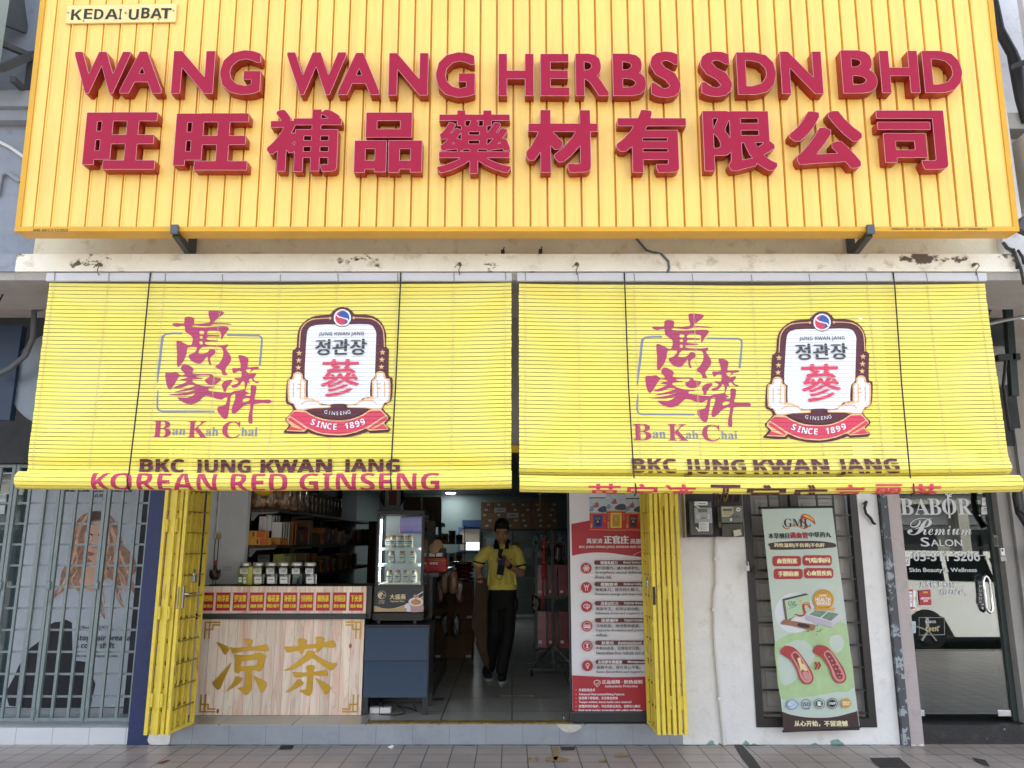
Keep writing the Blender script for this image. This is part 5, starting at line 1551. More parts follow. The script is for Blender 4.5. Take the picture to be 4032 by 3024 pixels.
# ---- jars and odds on the counter
JAR = glass('jar_glass', 'dfe6e4', 1.5)
LID = mat('steel_lid', 'c9c9c4', 0.35, metal=.6, var=.06)
FOIL = mat('silver_sachet', 'c2c5c8', 0.35, metal=.35, var=.18, scale=40)
GRN = mat('green_packet', '1f8a46', 0.4, var=.15); JPAP = mat('jar_label', 'dcdcd8', .6, var=.03); TX = mat('tiny_print', '3a3a3c', .6, var=0)
jl = ['counter jar with green packets inside, leftmost of the row of steel lidded jars', 'counter jar of silver sachets next to the green packet jar', 'counter jar of silver sachets, third from the left of its row', 'counter jar of silver sachets, fourth from the left of its row', 'counter jar almost empty with a few grey sachets, fifth in its row', 'counter jar of silver sachets at the right end of the row of jars']
for i, (xa, xb) in enumerate(((940, 983), (988, 1038), (1037, 1088), (1088, 1138), (1141, 1189), (1190, 1246))):
    pa, pb = at(xa, 2290, 7.16), at(xb, 2290, 7.16)
    cx, w = (pa.x + pb.x) / 2, .112
    z = 1.236
    j = thing('counter_jar', jl[i], 'jar', (cx, 7.17, z), 'steel lidded jars on the counter')
    b = MB()
    b.lathe([(.045, .002), (.056, .012), (.057, .155), (.046, .172)], (cx, 7.17, z), JAR, 20); b.build('glass', j, smooth=50)
    b = MB(); b.lathe([(.049, .170), (.050, .172), (.050, .198), (.046, .202)], (cx, 7.17, z), LID, 24); b.build('lid', j, smooth=50)
    for k in range(4 if i != 4 else 2):
        m = MB()
        x0 = cx - .042 + k * .018
        Mx = Matrix.Translation((x0, 7.15 + .012 * (3 - k), z + .012)) @ Matrix.Rotation(RN.uniform(-.12, .12), 4, 'Y') @ Matrix.Rotation(radians(70 if k < 3 else 15), 4, 'Z')
        m.bbox(-.004 if k == 9 else 0, .055, -.003, .003, 0, .085 if i else .10, GRN if i == 0 else FOIL, .002, 1, Mx)
        m.build('sachet', j)
    fp = front(7.17 - .0585)
    A = Art(fp, 900, 1880, 3.687, d0=.0, step=.0003)
    x0 = (165, 360, 548, 735, 918, 1115)[i]
    lw = 112
    A.rect(x0, 1322, x0 + lw, 1400, JPAP); A.text('八宝茶包', x0 + 12, 1348, x0 + lw - 12, 1368, TX, 3); A.rect(x0 + 10, 1330, x0 + lw - 10, 1337, TX); A.rect(x0 + 18, 1380, x0 + lw - 18, 1384, TX)
    if i != 4:
        A.rect(x0 + (-30 if i == 0 else 12), 1440, x0 + (35 if i == 0 else lw + 10), 1540, GRN if i == 0 else FOIL)
        A.rect(x0 - 20 if i == 0 else x0 + 22, 1450, x0 + 25 if i == 0 else x0 + lw, 1520, JPAP); A.text('茶包', x0 + (-14 if i == 0 else 30), 1470, x0 + (18 if i == 0 else lw - 8), 1488, TX, 3)
        if i == 0:
            A.rect(x0 + 50, 1450, x0 + 92, 1540, JPAP); A.text('茶包', x0 + 56, 1470, x0 + 86, 1488, TX, 3)
    m = MB(); m.art(A); m.build('jar_label', j)
yp = MB()
yp.bbox(-2.475, -2.262, 7.13, 7.19, 1.237, 1.405, mat('yellow_packet', 'b9b84a', .25, var=.25, scale=16, bump=.5, bscale=30), .02, 3)
A = Art(front(7.13), 750, 2250, 2.949, d0=.0006)
for k in range(4):
    A.rect(375, 12 + k * 14 - 70, 480, 15 + k * 14 - 70, TX)
yp.art(A); single(yp, 'yellow_packet', 'pale yellow cellophane packet on the counter left of the jars', 'packet', smooth=50)
# rooster figure
rx = at(843, 2305, 7.14).x
ro = thing('rooster_figure', 'small black rooster figurine with red comb on the counter by the gate', 'figurine', (rx, 7.14, 1.236))
DB = mat('rooster_black', '1c1b1d', .5, var=.2); RC = mat('rooster_comb', 'b4391f', .5)
b = MB()
b.lathe([(.002, .045), (.024, .055), (.034, .085), (.030, .115), (.016, .145), (.012, .165), (.013, .180), (.002, .192)], (rx, 7.14, 1.236), DB, 14)
for s in (-1, 1):
    b.lathe([(.002, -.05), (.016, -.03), (.020, 0), (.012, .03), (.002, .05)], (rx + s * .032, 7.14, 1.236 + .095), DB, 10, Matrix.Rotation(s * .25, 4, 'Y'))
    b.tube([(rx + s * .013, 7.14, 1.236 + .055), (rx + s * .014, 7.135, 1.236 + .012)], .005, mat('rooster_leg', '8f7d5a', .6), 6)
b.build('body', ro, smooth=50)
b = MB(); b.lathe([(.004, .182), (.012, .19), (.010, .215), (.003, .225)], (rx, 7.135, 1.236), RC, 10); b.tube([(rx, 7.11, 1.236 + .135), (rx, 7.106, 1.236 + .10)], .007, RC, 6); b.build('comb', ro, smooth=50)
b = MB(); b.lathe([(.045, 0), (.048, .006), (.040, .012)], (rx, 7.14, 1.236), mat('rooster_base', '1d4f32', .5), 20); b.build('base', ro)
# socket and flexes on the side wall
so_ = thing('wall_socket', 'white double wall socket with two black flexes on the inner wall', 'socket', (-2.62, 7.41, 1.55))
sx = at(850, 2110, 7.41)
b = MB(); b.bbox(sx.x - .055, sx.x + .055, 7.385, 7.418, sx.z - .04, sx.z + .04, PVC, .005, 2); b.build('plate', so_)
b = MB(); b.bbox(sx.x + .028, sx.x + .066, 7.345, 7.384, sx.z - .03, sx.z + .018, mat('plug_tan', 'b5946a', .5), .006, 2); b.build('plug', so_)
b = MB(); b.tube([(sx.x + .01, 7.38, sx.z - .03), (sx.x + .012, 7.37, sx.z - .15), (sx.x + .02, 7.38, 1.24)], .004, BC, 6); b.tube([(sx.x + .048, 7.36, sx.z - .03), (sx.x + .045, 7.37, sx.z - .2), (sx.x + .04, 7.38, 1.24)], .004, BC, 6); b.build('flex', so_, smooth=60)
b = MB(); b.box(sx.x + .0, sx.x + .016, 7.40, 7.418, sx.z + .041, 2.6, PVC); b.build('trunking', so_)
A = Art(front(7.415), 540, 1900, 3.317, d0=.001)
nb_ = MB(); A.rect(985, 75, 1070, 255, mat('notice_lilac', '9a9aae', .6)); A.poly(smooth([(985, 60), (1035, 60), (1000, 140), (985, 145)], 2), mat('notice_red', '9c2f2c', .6)); A.rect(968, 255, 1046, 436, mat('notice_tan', 'a88740', .6))
for k in range(4):
    A.rect(978, 285 + k * 34, 1030, 300 + k * 34, TX)
nb_.art(A); single(nb_, 'wall_notice', 'lilac and tan paper notice on the inner wall beside the left gate', 'notice')

# ================================================================== BLUE CABINET AND CHILLER
cab = thing('blue_cabinet', 'dark blue two flap cabinet under the glass chiller', 'cabinet', (-1.0, 7.2, .155))
BLM = mat('petrol_blue', '1d3a54', 0.5, var=.08, scale=3)
DKM = mat('cabinet_dark', '26292e', .45, var=.1)
b = MB(); b.box(-1.298, -.728, 7.085, 7.50, .30, .885, DKM); b.bbox(-1.302, -.722, 7.06, 7.50, .886, .905, DKM, .003, 1); b.build('body', cab)
for z0, z1 in ((.302, .598), (.606, .882)):
    b = MB()
    n = 7
    V = []
    for i in range(n + 1):
        t = i / n
        V += [(-1.288, 7.078 - .022 * t ** 2, z0 + (z1 - z0) * (1 - t)), (-.738, 7.078 - .022 * t ** 2, z0 + (z1 - z0) * (1 - t))]
    b.add(V, [(2 * i, 2 * i + 2, 2 * i + 3, 2 * i + 1) for i in range(n)], BLM)
    b.add(V + [(-1.288, 7.084, z0), (-.738, 7.084, z0)], [(2 * n, 2 * n + 2, 2 * n + 3, 2 * n + 1)], BLM)
    b.build('flap', cab, smooth=60)
for x in (-1.298, -.778):
    b = MB(); b.box(x, x + .05, 7.075, 7.12, .157, .2995, DKM); b.build('leg', cab); b = MB(); b.box(x, x + .05, 7.44, 7.49, .157, .2995, DKM); b.build('leg', cab)
ps = MB(); ps.bbox(-1.24, -1.06, 7.13, 7.20, .157, .205, PVC, .006, 2); single(ps, 'power_strip', 'white power strip on the floor under the blue cabinet', 'power strip')
ps = MB(); ps.tube([(-1.12, 7.14, .207), (-1.15, 7.10, .25), (-1.14, 7.05, .165), (-1.0, 7.04, .163), (-.93, 7.08, .166), (-.95, 7.2, .17), (-1.02, 7.25, .20), (-.90, 7.3, .165), (-.84, 7.2, .163), (-.86, 7.12, .24), (-.90, 7.12, .29)], .0045, BC, 6); single(ps, 'power_flex', 'black flex looping on the floor under the blue cabinet', 'cable', smooth=60)
single(stain([(1690, 2819), (1752, 2818), (1742, 2830), (1684, 2830)], '2c2b2a', '', '', key='tar'), 'floor_plate', 'dark plate in the shop floor in front of the blue cabinet', 'plate').location.z = .1565
fz = thing('display_chiller', 'black countertop glass chiller with lit shelves of bottles on the blue cabinet', 'chiller', (-1.0, 7.3, .906))
FZ = mat('chiller_black', '1d1f22', .35, var=.06)
X0, X1, Yf, Yb = -1.232, -.800, 7.14, 7.52
b = MB()
b.bbox(X0 - .012, X1 + .012, Yf - .012, Yb, 1.0, 1.236, FZ, .008, 2)
for k in range(4):
    b.box(X0 - .014, X1 + .014, Yf - .018, Yb, .945 + k * .014, .952 + k * .014, FZ)
b.bbox(X0, X1, Yf, Yb, .93, .9995, FZ, .004, 1)
b.bbox(X0, X1, Yf, Yb, 1.868, 1.905, FZ, .006, 2)
for x in (X0 + .012, X1 - .012):
    for y in (Yf + .012, Yb - .012):
        b.box(x - .012, x + .012, y - .012, y + .012, 1.2362, 1.8678, FZ)
b.box(X0 + .025, X1 - .025, Yb - .02, Yb - .01, 1.24, 1.866, mat('chiller_back', 'd2d6d8', .4))
b.build('body', fz)
for x in (X0 + .03, X1 - .08):
    b = MB(); b.box(x, x + .025, Yf + .01, Yf + .03, .9065, .9295, FZ); b.box(x, x + .025, Yb - .06, Yb - .03, .9065, .9295, FZ); b.build('foot', fz)
b = MB(); b.box(X0 + .025, X1 - .025, Yf + .004, Yf + .008, 1.237, 1.866, glass('chiller_glass', 'eef4f4', 1.2)); b.box(X1 - .008, X1 - .004, Yf + .025, Yb - .025, 1.237, 1.866, glass('chiller_glass')); b.box(X0 + .004, X0 + .008, Yf + .025, Yb - .025, 1.237, 1.866, glass('chiller_glass')); b.build('glass_pane', fz)
SHW = mat('chiller_shelf', 'd4d8da', .3, var=0)
for z in (1.245, 1.405, 1.545):
    b = MB(); b.box(X0 + .026, X1 - .026, Yf + .03, Yb - .03, z, z + .012 if z < 1.3 else z + .022, SHW); b.build('shelf', fz)
LED = mat('led_white', 'f8fbfa', .5, var=0, emit=20)
for x in (X0 + .036, X1 + .002 - .022):
    b = MB()
    for k in range(26):
        z = 1.27 + k * .0215
        b.box(x - .004, x + .004, Yf + .022, Yf + .028, z, z + .009, LED)
    b.build('led_strip', fz)
fp = front(Yf - .012)
A = Art(fp, 1400, 2280, 7.3733, d0=.0008, step=.0003)
A.rect(575, 205, 1975, 945, mat('chiller_panel', '282c31', .4, var=0))
CG = mat('cream_gold', 'd5c7a0', .4, var=0); TN = mat('tan_wave', 'b39a70', .4, var=.1)
A.poly([(540, 780)] + smooth([(600, 790), (750, 840), (950, 862), (1150, 840), (1400, 760), (1700, 640), (1960, 490)], 3, False) + [(1965, 945), (535, 945)], CG)
A.poly([(540, 795)] + smooth([(600, 802), (750, 850), (950, 872), (1150, 852), (1400, 775), (1700, 660), (1960, 520)], 3, False) + [(1965, 945), (535, 945)], TN)
A.ring(765, 463, 122, 9, CG); A.poly(smooth([(660, 450), (700, 395), (770, 385), (800, 420), (790, 450), (740, 440), (770, 480), (750, 510), (720, 490), (740, 560), (690, 550), (655, 500)], 2), CG); A.poly(smooth([(820, 440), (840, 460), (860, 455), (845, 490), (815, 480)], 2), CG); A.line([(740, 575), (780, 540), (830, 520)], 14, CG)
A.text('𝐕𝐍𝐄𝐒𝐓', 668, 615, 846, 655, CG); A.text('金V燕', 668, 668, 838, 716, CG)
A.text('大盛燕', 995, 440, 1455, 590, CG, 12); A.text('𝐒𝐮𝐩𝐫𝐞𝐦𝐞 𝐙𝐡𝐚𝐧', 1015, 615, 1418, 680, CG)
CUP = mat('cup_white', 'd7d5e0', .4, var=.06); SOUP = mat('soup_amber', 'bd8440', .4, var=.2)
A.poly(smooth([(1420, 800), (1450, 730), (1520, 700), (1580, 760), (1640, 800), (1890, 790), (1955, 740), (1955, 945), (1500, 945), (1480, 850), (1430, 835)], 2), mat('cup_shade', 'a98f92', .4, var=.1)); A.poly(smooth([(1420, 800), (1450, 730), (1520, 700), (1580, 760), (1600, 930), (1500, 940), (1480, 850), (1430, 835)], 2), CUP)
A.poly(circ(1752, 660, 215, 30, 128), CUP); A.poly(circ(1758, 668, 145, 26, 82), SOUP); A.poly(smooth([(1680, 470), (1740, 450), (1830, 460), (1840, 510), (1770, 545), (1690, 520)], 2), mat('nest_tan', 'b98f78', .5, var=.2)); A.line([(1760, 540), (1750, 600), (1745, 680)], 36, mat('nest_tan')); A.line([(1810, 460), (1965, 365)], 26, CUP)
b = MB(); b.art(A); b.build('front_print', fz)
# bottles in the chiller
BT = glass('bottle_glass', 'e9e2cf', 1.2); BRN = mat('bottle_cap', 'a8785a', .4); BLQ = mat('bottle_content', 'bdb69c', .3, var=.1)
def bottle(x, y, z, lab, first=[None]):
    if first[0] is None:
        j = thing('drink_bottle', lab, 'bottle', (x, y, z), 'bottles in the chiller')
        m = MB(); m.lathe([(.026, .001), (.029, .006), (.029, .078), (.022, .090)], (x, y, z), BLQ, 14); m.build('bottle', j, smooth=50)
        m = MB(); m.lathe([(.023, .0905), (.023, .108), (.020, .110)], (x, y, z), BRN, 14); m.build('cap', j, smooth=50)
        A = Art(Plane((x, y - .0298, z)), 0, 0, 1, d0=0)
        m = MB(); m.box(x - .024, x + .024, y - .0305, y - .0299, z + .022, z + .072, JPAP); m.box(x - .019, x + .019, y - .0312, y - .0306, z + .05, z + .058, TX); m.box(x - .015, x + .012, y - .0312, y - .0306, z + .036, z + .040, TX); m.build('bottle_label', j)
        first[0] = j
        return j
    return dup(first[0], (x, y, z), lab)
for row, (z, xs_) in enumerate(((1.568, (-1.09, -1.018, -.935)), (1.428, (-1.10, -1.005, -.905)), (1.258, (-1.115, -1.04, -.965, -.89)))):
    nm = ('top', 'middle', 'bottom')[row]
    for k, x in enumerate(xs_):
        o = ('leftmost', 'second', 'third', 'fourth')[k]
        bottle(x, 7.21 if row else 7.20, z, f'white labelled bottle on the {nm} shelf of the chiller, {o} from the left' if k else f'white labelled bottle on the {nm} shelf of the chiller, leftmost of its row')
for k, x in enumerate((-1.155, -1.07, -.985)):
    bottle(x, 7.33, 1.568, f'bottle in the back row on the top chiller shelf, {("left", "middle", "right")[k]} of three')
bg_ = MB(); bg_.bbox(-1.06, -.84, 7.36, 7.42, 1.70, 1.86, mat('blue_pouch', '2f5487', .25, var=.5, scale=14, hue='8a5a8c'), .02, 2); single(bg_, 'blue_pouch', 'shiny blue and violet pouch at the top of the chiller', 'pouch')

# ================================================================== ROLL-UP BANNER
ru = thing('roll_up_banner', 'tall red and white roll up banner standing behind the right gate', 'banner', (.82, 6.82, .155))
RP = front(6.80)
BRED = mat('banner_red', 'a92733', .45, var=.05); BWH = mat('banner_white', 'd9d9de', .45, var=.02); BMR = mat('banner_maroon', '5c2327', .45, var=0); BTX = mat('banner_grey_text', '4a4648', .5, var=0); BPW = mat('banner_print_white', 'e6e4e6', .45, var=0)
bx0, bx1 = .502, 1.19
b = MB(); b.box(bx0, bx1, 6.801, 6.805, .25, 2.36, BWH)
A = Art(RP, 2240, 1930, 3.53, d0=.0006, step=.0002)
def band(P, m, z0=None):
    A.poly(P, m, local=True)
A.poly([RP.px(2240 + 33 / 3.53, 1930 + 470 / 3.53)] + [RP.px(2240 + x / 3.53, 1930 + y / 3.53) for x, y in ((290, 420), (600, 390), (1010, 330))] + [(bx1, RP.px(2526, 2020)[1])] + [(bx1, RP.px(2526, 2198)[1])] + [RP.px(2240 + x / 3.53, 1930 + y / 3.53) for x, y in smooth([(1010, 930), (800, 905), (550, 872), (350, 868), (180, 885), (44, 912)], 3, False)], BRED, local=True)
# product boxes
for (x0, x1, y0, ym, y1, pc) in ((282, 520, 100, 310, 572, '2c3f9a'), (780, 1005, 110, 310, 578, '6b1f22'), (517, 785, 40, 280, 580, 'e2c53a')):
    A.poly([(x0, y0 + 12), (x1, y0 + 12), (x1 + 3, ym), (x0 + 3, ym)], mat('box_sky', 'bcc6d2', .45, var=.25, scale=50))
    A.poly([(x0, y0), (x1 - 10, y0), (x1 - 10, y0 + 14), (x0, y0 + 14)], mat('box_edge' + pc, {'e2c53a': 'a87838'}.get(pc, '2a2e3a'), .45, var=0))
    A.poly(smooth([(x0 + 120, ym - 40), (x0 + 150, ym - 70), (x0 + 200, ym - 90), (x1 - 5, ym - 80), (x1, ym - 5), (x0 + 130, ym - 12)], 2), mat('box_hills', '3c4f68', .45, var=.3, scale=60)); A.poly(smooth([(x0 + 5, ym - 60), (x0 + 40, ym - 90), (x0 + 70, ym - 50), (x0 + 50, ym - 20), (x0 + 6, ym - 15)], 2), mat('box_mist', '7f97b4', .45, var=.3, scale=60))
    c = (x0 + (x1 - x0) * .42, y0 + (ym - y0) * .45)
    A.poly([(c[0] - 55, c[1] + 35), (c[0] - 5, c[1] - 10), (c[0] + 10, c[1] - 40), (c[0] + 30, c[1]), (c[0] + 35, c[1] + 40), (c[0] - 10, c[1] + 48)], mat('box_figure', 'a8574f', .45, var=.2)); A.poly([(c[0] - 30, c[1] - 10), (c[0], c[1] - 20), (c[0] - 5, c[1] + 15)], mat('box_green', '6f8a62', .45, var=.1))
    A.poly([(x0 + 4, ym), (x1 + 3, ym), (x1 + 3, ym + 18), (x0 + 4, ym + 18)], mat('box_tan', 'b99a62', .45, var=.05))
    A.poly([(x0 + 5, ym + 18), (x1 + 3, ym + 18), (x1 + 5, y1), (x0 + 4, y1 - 8)], mat('box_red', 'c02a2e', .45, var=.05))
    A.rect(x0 + 60, ym + 35, x1 - 55, y1 - 55, mat('box_panel' + pc, pc, .45, var=.05)); A.rect(x0 + 85, ym + 60, x1 - 80, y1 - 75, mat('box_inner' + pc, {'e2c53a': 'b98a3a'}.get(pc, '1f2238'), .45, var=.1))
    gx = (x0 + x1) / 2
    A.text('正官庄', gx - 34, ym + 68, gx + 34, ym + 98, mat('box_gold', 'c9ae6a', .45, var=0)); A.rect(gx - 12, ym + 115, gx + 12, ym + 140, mat('box_gold'))
    for k in range(5):
        for xx in (x0 + 18, x1 - 44):
            A.rect(xx, ym + 40 + k * 22, xx + 34, ym + 46 + k * 22, mat('box_tan'))
    A.rect(x0 + 18, ym + 155, x0 + 44, y1 - 50, mat('box_tan')); A.poly([(x0, y1 - 30), (x1 + 5, y1 - 26), (x1 + 5, y1 - 18), (x0, y1 - 22)], mat('box_tan'))
A.text('萬家濟', 245, 672, 462, 742, BPW, 3); A.text('正官庄', 488, 635, 824, 746, BPW, 13); A.text('高麗蔘', 852, 676, 1080, 748, BPW, 3)
A.text('𝗕𝗞𝗖 𝗝𝗨𝗡𝗚 𝗞𝗪𝗔𝗡 𝗝𝗔𝗡𝗚 𝗞𝗢𝗥𝗘𝗔𝗡 𝗥𝗘𝗗 𝗚𝗜𝗡𝗦𝗘𝗡𝗚', 140, 772, 1150, 812, BPW)
A.line([(890, 915), (930, 880), (1010, 850), (1100, 845)], 5, BPW, 4)
A.view(2100, 1850, 1.413)
ROWS = [(547, 503, '增强免疫力', '𝗕𝗼𝗼𝘀𝘁 𝗜𝗺𝗺𝘂𝗻𝗶𝘁𝘆', '提升防御力，减少疾病发生。', ['Strengthens natural defenses and', 'illness risk.']),
        (654, 623, '缓解疲劳', '𝗥𝗲𝗹𝗶𝗲𝘃𝗲 𝗙𝗮𝘁𝗶𝗴𝘂𝗲', '恢复体力，提升持久精力。', ['Restores energy and improves vita']),
        (760, 729, '改善记忆力', '𝗜𝗺𝗽𝗿𝗼𝘃𝗲 𝗠𝗲𝗺𝗼𝗿𝘆', '增强专注，支持认知功能。', ['Enhances focus and supports cogni']),
        (868, 823, '促进循环', '𝗦𝘂𝗽𝗽𝗼𝗿𝘁 𝗖𝗶𝗿𝗰𝘂𝗹𝗮𝘁𝗶𝗼𝗻', '活络机能，维持整体健康。', ['Supports circulation and promotes', 'wellness.']),
        (977, 947, '抗氧化', '𝗔𝗻𝘁𝗶𝗼𝘅𝗶𝗱𝗮𝗻𝘁 𝗣𝗿𝗼𝘁𝗲𝗰', '中和自由基，延缓衰老过程。', ['Neutralizes free radicals and slow']),
        (1087, 1053, '支持更年期健康', '𝗠𝗲𝗻𝗼𝗽𝗮𝘂𝘀𝗮𝗹', '缓解不适，提升身心平衡。', ['Eases discomfort and supports we'])]
for k, (cy, py, c1, e1, c2, es) in enumerate(ROWS):
    o = k * 1.4
    A.circ(293 + o, cy, 30, BRED)
    x0 = 337 + o
    A.rrect(x0, py, x0 + 340, py + 25, 12, BMR)
    A.text(c1, 372 + o if k < 5 else 357, py + 4, (466 if len(c1) > 3 else 440) + o if k < 5 else 492, py + 23, BPW, 1.4)
    A.text(e1, 500 + o if k not in (4, 5) else (468 if k == 4 else 523), py + 4, 620 + (60 if k == 4 else 0), py + 23 if k else py + 22, BPW)
    A.text(c2, 343 + o, py + 34, 590 + o * .5, py + 53, BTX, 1)
    for j, e in enumerate(es):
        A.text(e, 343 + o, py + 60 + j * 24, (640 if j == 0 and len(e) > 20 else 343 + o + len(e) * 7.2), py + 78 + j * 24, BTX, .8)
    X, Y = 293 + o, cy
    if k == 0:
        for t in range(3):
            A.poly([[(X + 21 * cos(u * pi / 10) * cos(t * pi / 3) - 8 * sin(u * pi / 10) * sin(t * pi / 3), Y + 21 * cos(u * pi / 10) * sin(t * pi / 3) + 8 * sin(u * pi / 10) * cos(t * pi / 3)) for u in range(20)], [(X + 18 * cos(u * pi / 10) * cos(t * pi / 3) - 5.5 * sin(u * pi / 10) * sin(t * pi / 3), Y + 18 * cos(u * pi / 10) * sin(t * pi / 3) + 5.5 * sin(u * pi / 10) * cos(t * pi / 3)) for u in range(20)][::-1]], BPW)
        A.circ(X, Y, 4, BPW, 10)
    elif k == 1:
        A.circ(X, Y - 8, 5, BPW, 12); A.line([(X - 14, Y - 18), (X - 9, Y - 4), (X - 5, Y + 2), (X - 6, Y + 18)], 3, BPW); A.line([(X + 14, Y - 18), (X + 9, Y - 4), (X + 5, Y + 2), (X + 6, Y + 18)], 3, BPW)
    elif k == 2:
        A.poly([circ(X, Y - 3, 19, 18, 13), circ(X, Y - 3, 16, 18, 10)[::-1]], BPW); A.line([(X - 8, Y - 10), (X, Y - 2), (X - 4, Y + 6)], 2.5, BPW); A.line([(X + 4, Y - 12), (X + 8, Y - 2), (X + 2, Y + 10), (X + 6, Y + 18)], 3, BPW)
    elif k == 3:
        for dx in (-11, 0, 11):
            A.circ(X + dx, Y - 5, 4.5, BPW, 10); A.poly([(X + dx - 6, Y + 10), (X + dx - 5, Y + 1), (X + dx + 5, Y + 1), (X + dx + 6, Y + 10)], BPW)
        A.ring(X, Y, 23, 2, BPW)
    elif k == 4:
        A.poly([(X - 8, Y - 12), (X + 8, Y - 12), (X + 2, Y), (X + 8, Y + 12), (X - 8, Y + 12), (X - 2, Y)], BPW); A.ring(X, Y, 22, 2, BPW)
    else:
        A.ring(X, Y - 6, 10, 3, BPW); A.line([(X, Y + 4), (X, Y + 18)], 3, BPW); A.line([(X - 7, Y + 11), (X + 7, Y + 11)], 3, BPW)
zt = RP.px(2400, 1850 + 1140 / 1.413)[1]
A.poly([(bx0, zt), (.66, zt - .008), (.85, zt - .016), (1.05, zt - .012), (bx1, zt - .004), (bx1, .25), (bx0, .25)], BRED, local=True)
A.poly([(335, 1172), (353, 1165), (371, 1172), (371, 1186), (353, 1206), (335, 1186)], BPW); A.poly([(338, 1174), (353, 1168), (368, 1174), (368, 1186), (353, 1202), (338, 1186)], BRED); A.line([(345, 1184), (352, 1192), (362, 1176)], 3, BPW)
A.text('正品保障 · 防伪说明', 380, 1166, 602, 1187, BPW, 1.6); A.text('𝐀𝐮𝐭𝐡𝐞𝐧𝐭𝐢𝐜𝐢𝐭𝐲 𝐏𝐫𝐨𝐭𝐞𝐜𝐭𝐢𝐨𝐧', 394, 1193, 577, 1210, BPW)
for t, y, x1 in (('多重防伪技术', 1213, 342), ('Advanced Anti-counterfeiting Features', 1238, 503), ('标签撕下即留痕，无法重复使用', 1258, 466), ('Tamper-evident, leaves marks once removed', 1281, 541), ('双重序列号保护，可在线验证真伪，保障安心购买', 1303, 592), ('Dual serial number protection with online verification', 1326, 602), ('for guaranteed authenticity', 1347, 428)):
    A.text(t, 251, y, x1, y + 16, BPW, 1.2)
    if t[0] != 'f':
        A.circ(236, y + 8, 2.2, BPW, 8)
b.art(A); b.build('panel', ru)
b = MB(); b.bbox(bx0 - .03, bx1 + .02, 6.76, 6.86, .157, .249, mat('banner_base', '2a2c30', .35, var=.05), .012, 2); b.build('base', ru)
b = MB(); b.tube([(bx0 - .012, 6.815, .25), (bx0 - .012, 6.815, 2.36)], .008, mat('banner_pole', '3b3d40', .4), 8); b.box(bx0 - .02, bx1 + .005, 6.806, 6.82, 2.35, 2.375, DKM); b.build('pole', ru, smooth=50)
b = MB(); b.lathe([(.006, 0), (.006, .03), (.009, .032), (.009, .045)], (.43, 6.80, .157), CHROME, 10); single(b, 'floor_bolt', 'little metal floor bolt standing beside the roll up banner base', 'bolt', smooth=50)

# ================================================================== HANGING BANNER ON THE WINDOW
tl, tr, bl_, br_ = at(3000, 2000, 6.60), at(3274, 1996, 6.60), at(3086, 2868, 6.60), at(3384, 2858, 6.60)
HX = (tr - tl).normalized(); HZ = (tl - bl_).normalized()
hb = thing('hanging_banner', 'pale green hanging banner with red pill labels in front of the barred window', 'banner', (2.4, 6.6, .15))
HP = Plane((0, 6.60, 0))
BG = mat('banner_green', 'bccbbf', .5, var=.05, scale=2.5); LG = mat('banner_leaf', 'a9c592', .5, var=.16, scale=7); PK = mat('banner_brown', '3c2a2b', .5, var=.05)
b = MB()
# cloth with a slight hang
N = 8
A = Art(HP, 2980, 1980, 2.8595, d0=.0006, step=.0002)
c4 = [(HP.px(*p)) for p in ((2998, 2000), (3276, 1996), (3385, 2860), (3086, 2874))]
A.poly(c4, BG, local=True)
A.view(2900, 1850, 1.4133)
A.poly(smooth([(212, 970), (260, 930), (330, 900), (430, 880), (560, 850), (610, 860), (628, 980), (655, 1210), (560, 1235), (420, 1260), (300, 1270), (244, 1268), (222, 1100)], 2), LG)
A.poly(smooth([(230, 1010), (300, 960), (380, 950), (440, 1020), (400, 1100), (300, 1190), (245, 1180)], 2), BG); A.poly(smooth([(520, 930), (580, 920), (600, 980), (560, 1020), (520, 980)], 2), BG)
A.circ(325, 795, 112, mat('banner_disc', 'd3d7dc', .5, var=.03), 30)
# foot
A.poly([(252, 1345)] + smooth([(300, 1362), (380, 1376), (470, 1380), (560, 1372), (672, 1342)], 3, False) + [(685, 1448), (262, 1458)], PK)
BY2 = mat('banner_cream', 'e6dfae', .5, var=0)
A.text('从心开始，不留遗憾', 322, 1396, 618, 1428, BY2, 3)
# head
A.view(2980, 1980, 2.8595)
FL1 = mat('ribbon_red', 'b23a28', .5, var=.2); FL2 = mat('ribbon_gold', 'e0a43c', .5, var=.15)
A.poly(smooth([(490, 165), (505, 135), (540, 124), (590, 140), (640, 178), (658, 245), (610, 205), (560, 180), (520, 175), (515, 200), (545, 225), (575, 255), (570, 280), (530, 294), (480, 280), (430, 255), (390, 265), (345, 300), (300, 280), (280, 245), (310, 268), (345, 285), (390, 250), (430, 240), (480, 262), (525, 278), (545, 262), (530, 235), (500, 210)], 3), FL1)
A.poly(smooth([(520, 140), (560, 135), (610, 160), (635, 185), (640, 210), (600, 185), (550, 165)], 3), FL2); A.line([(310, 275), (345, 292), (385, 258), (430, 246), (480, 270), (530, 286)], 7, FL2, 4)
A.text('𝐆𝐌𝐋', 304, 178, 605, 270, mat('banner_black', '22262a', .5, var=0))
A.text('本草纲目', 130, 342, 362, 404, mat('banner_black'), 7); A.text('通血管', 372, 332, 574, 402, mat('banner_crimson', 'a01f2e', .5, var=0), 9); A.text('中草药丸', 584, 330, 832, 390, mat('banner_black'), 7)
A.poly(smooth([(125, 468), (160, 450), (300, 436), (500, 428), (700, 430), (820, 445), (880, 460), (890, 495), (800, 508), (600, 520), (400, 526), (160, 528), (150, 500)], 2), PK)
A.text('药性温和|不伤肾|不伤肝', 196, 455, 762, 505, BY2, 4)
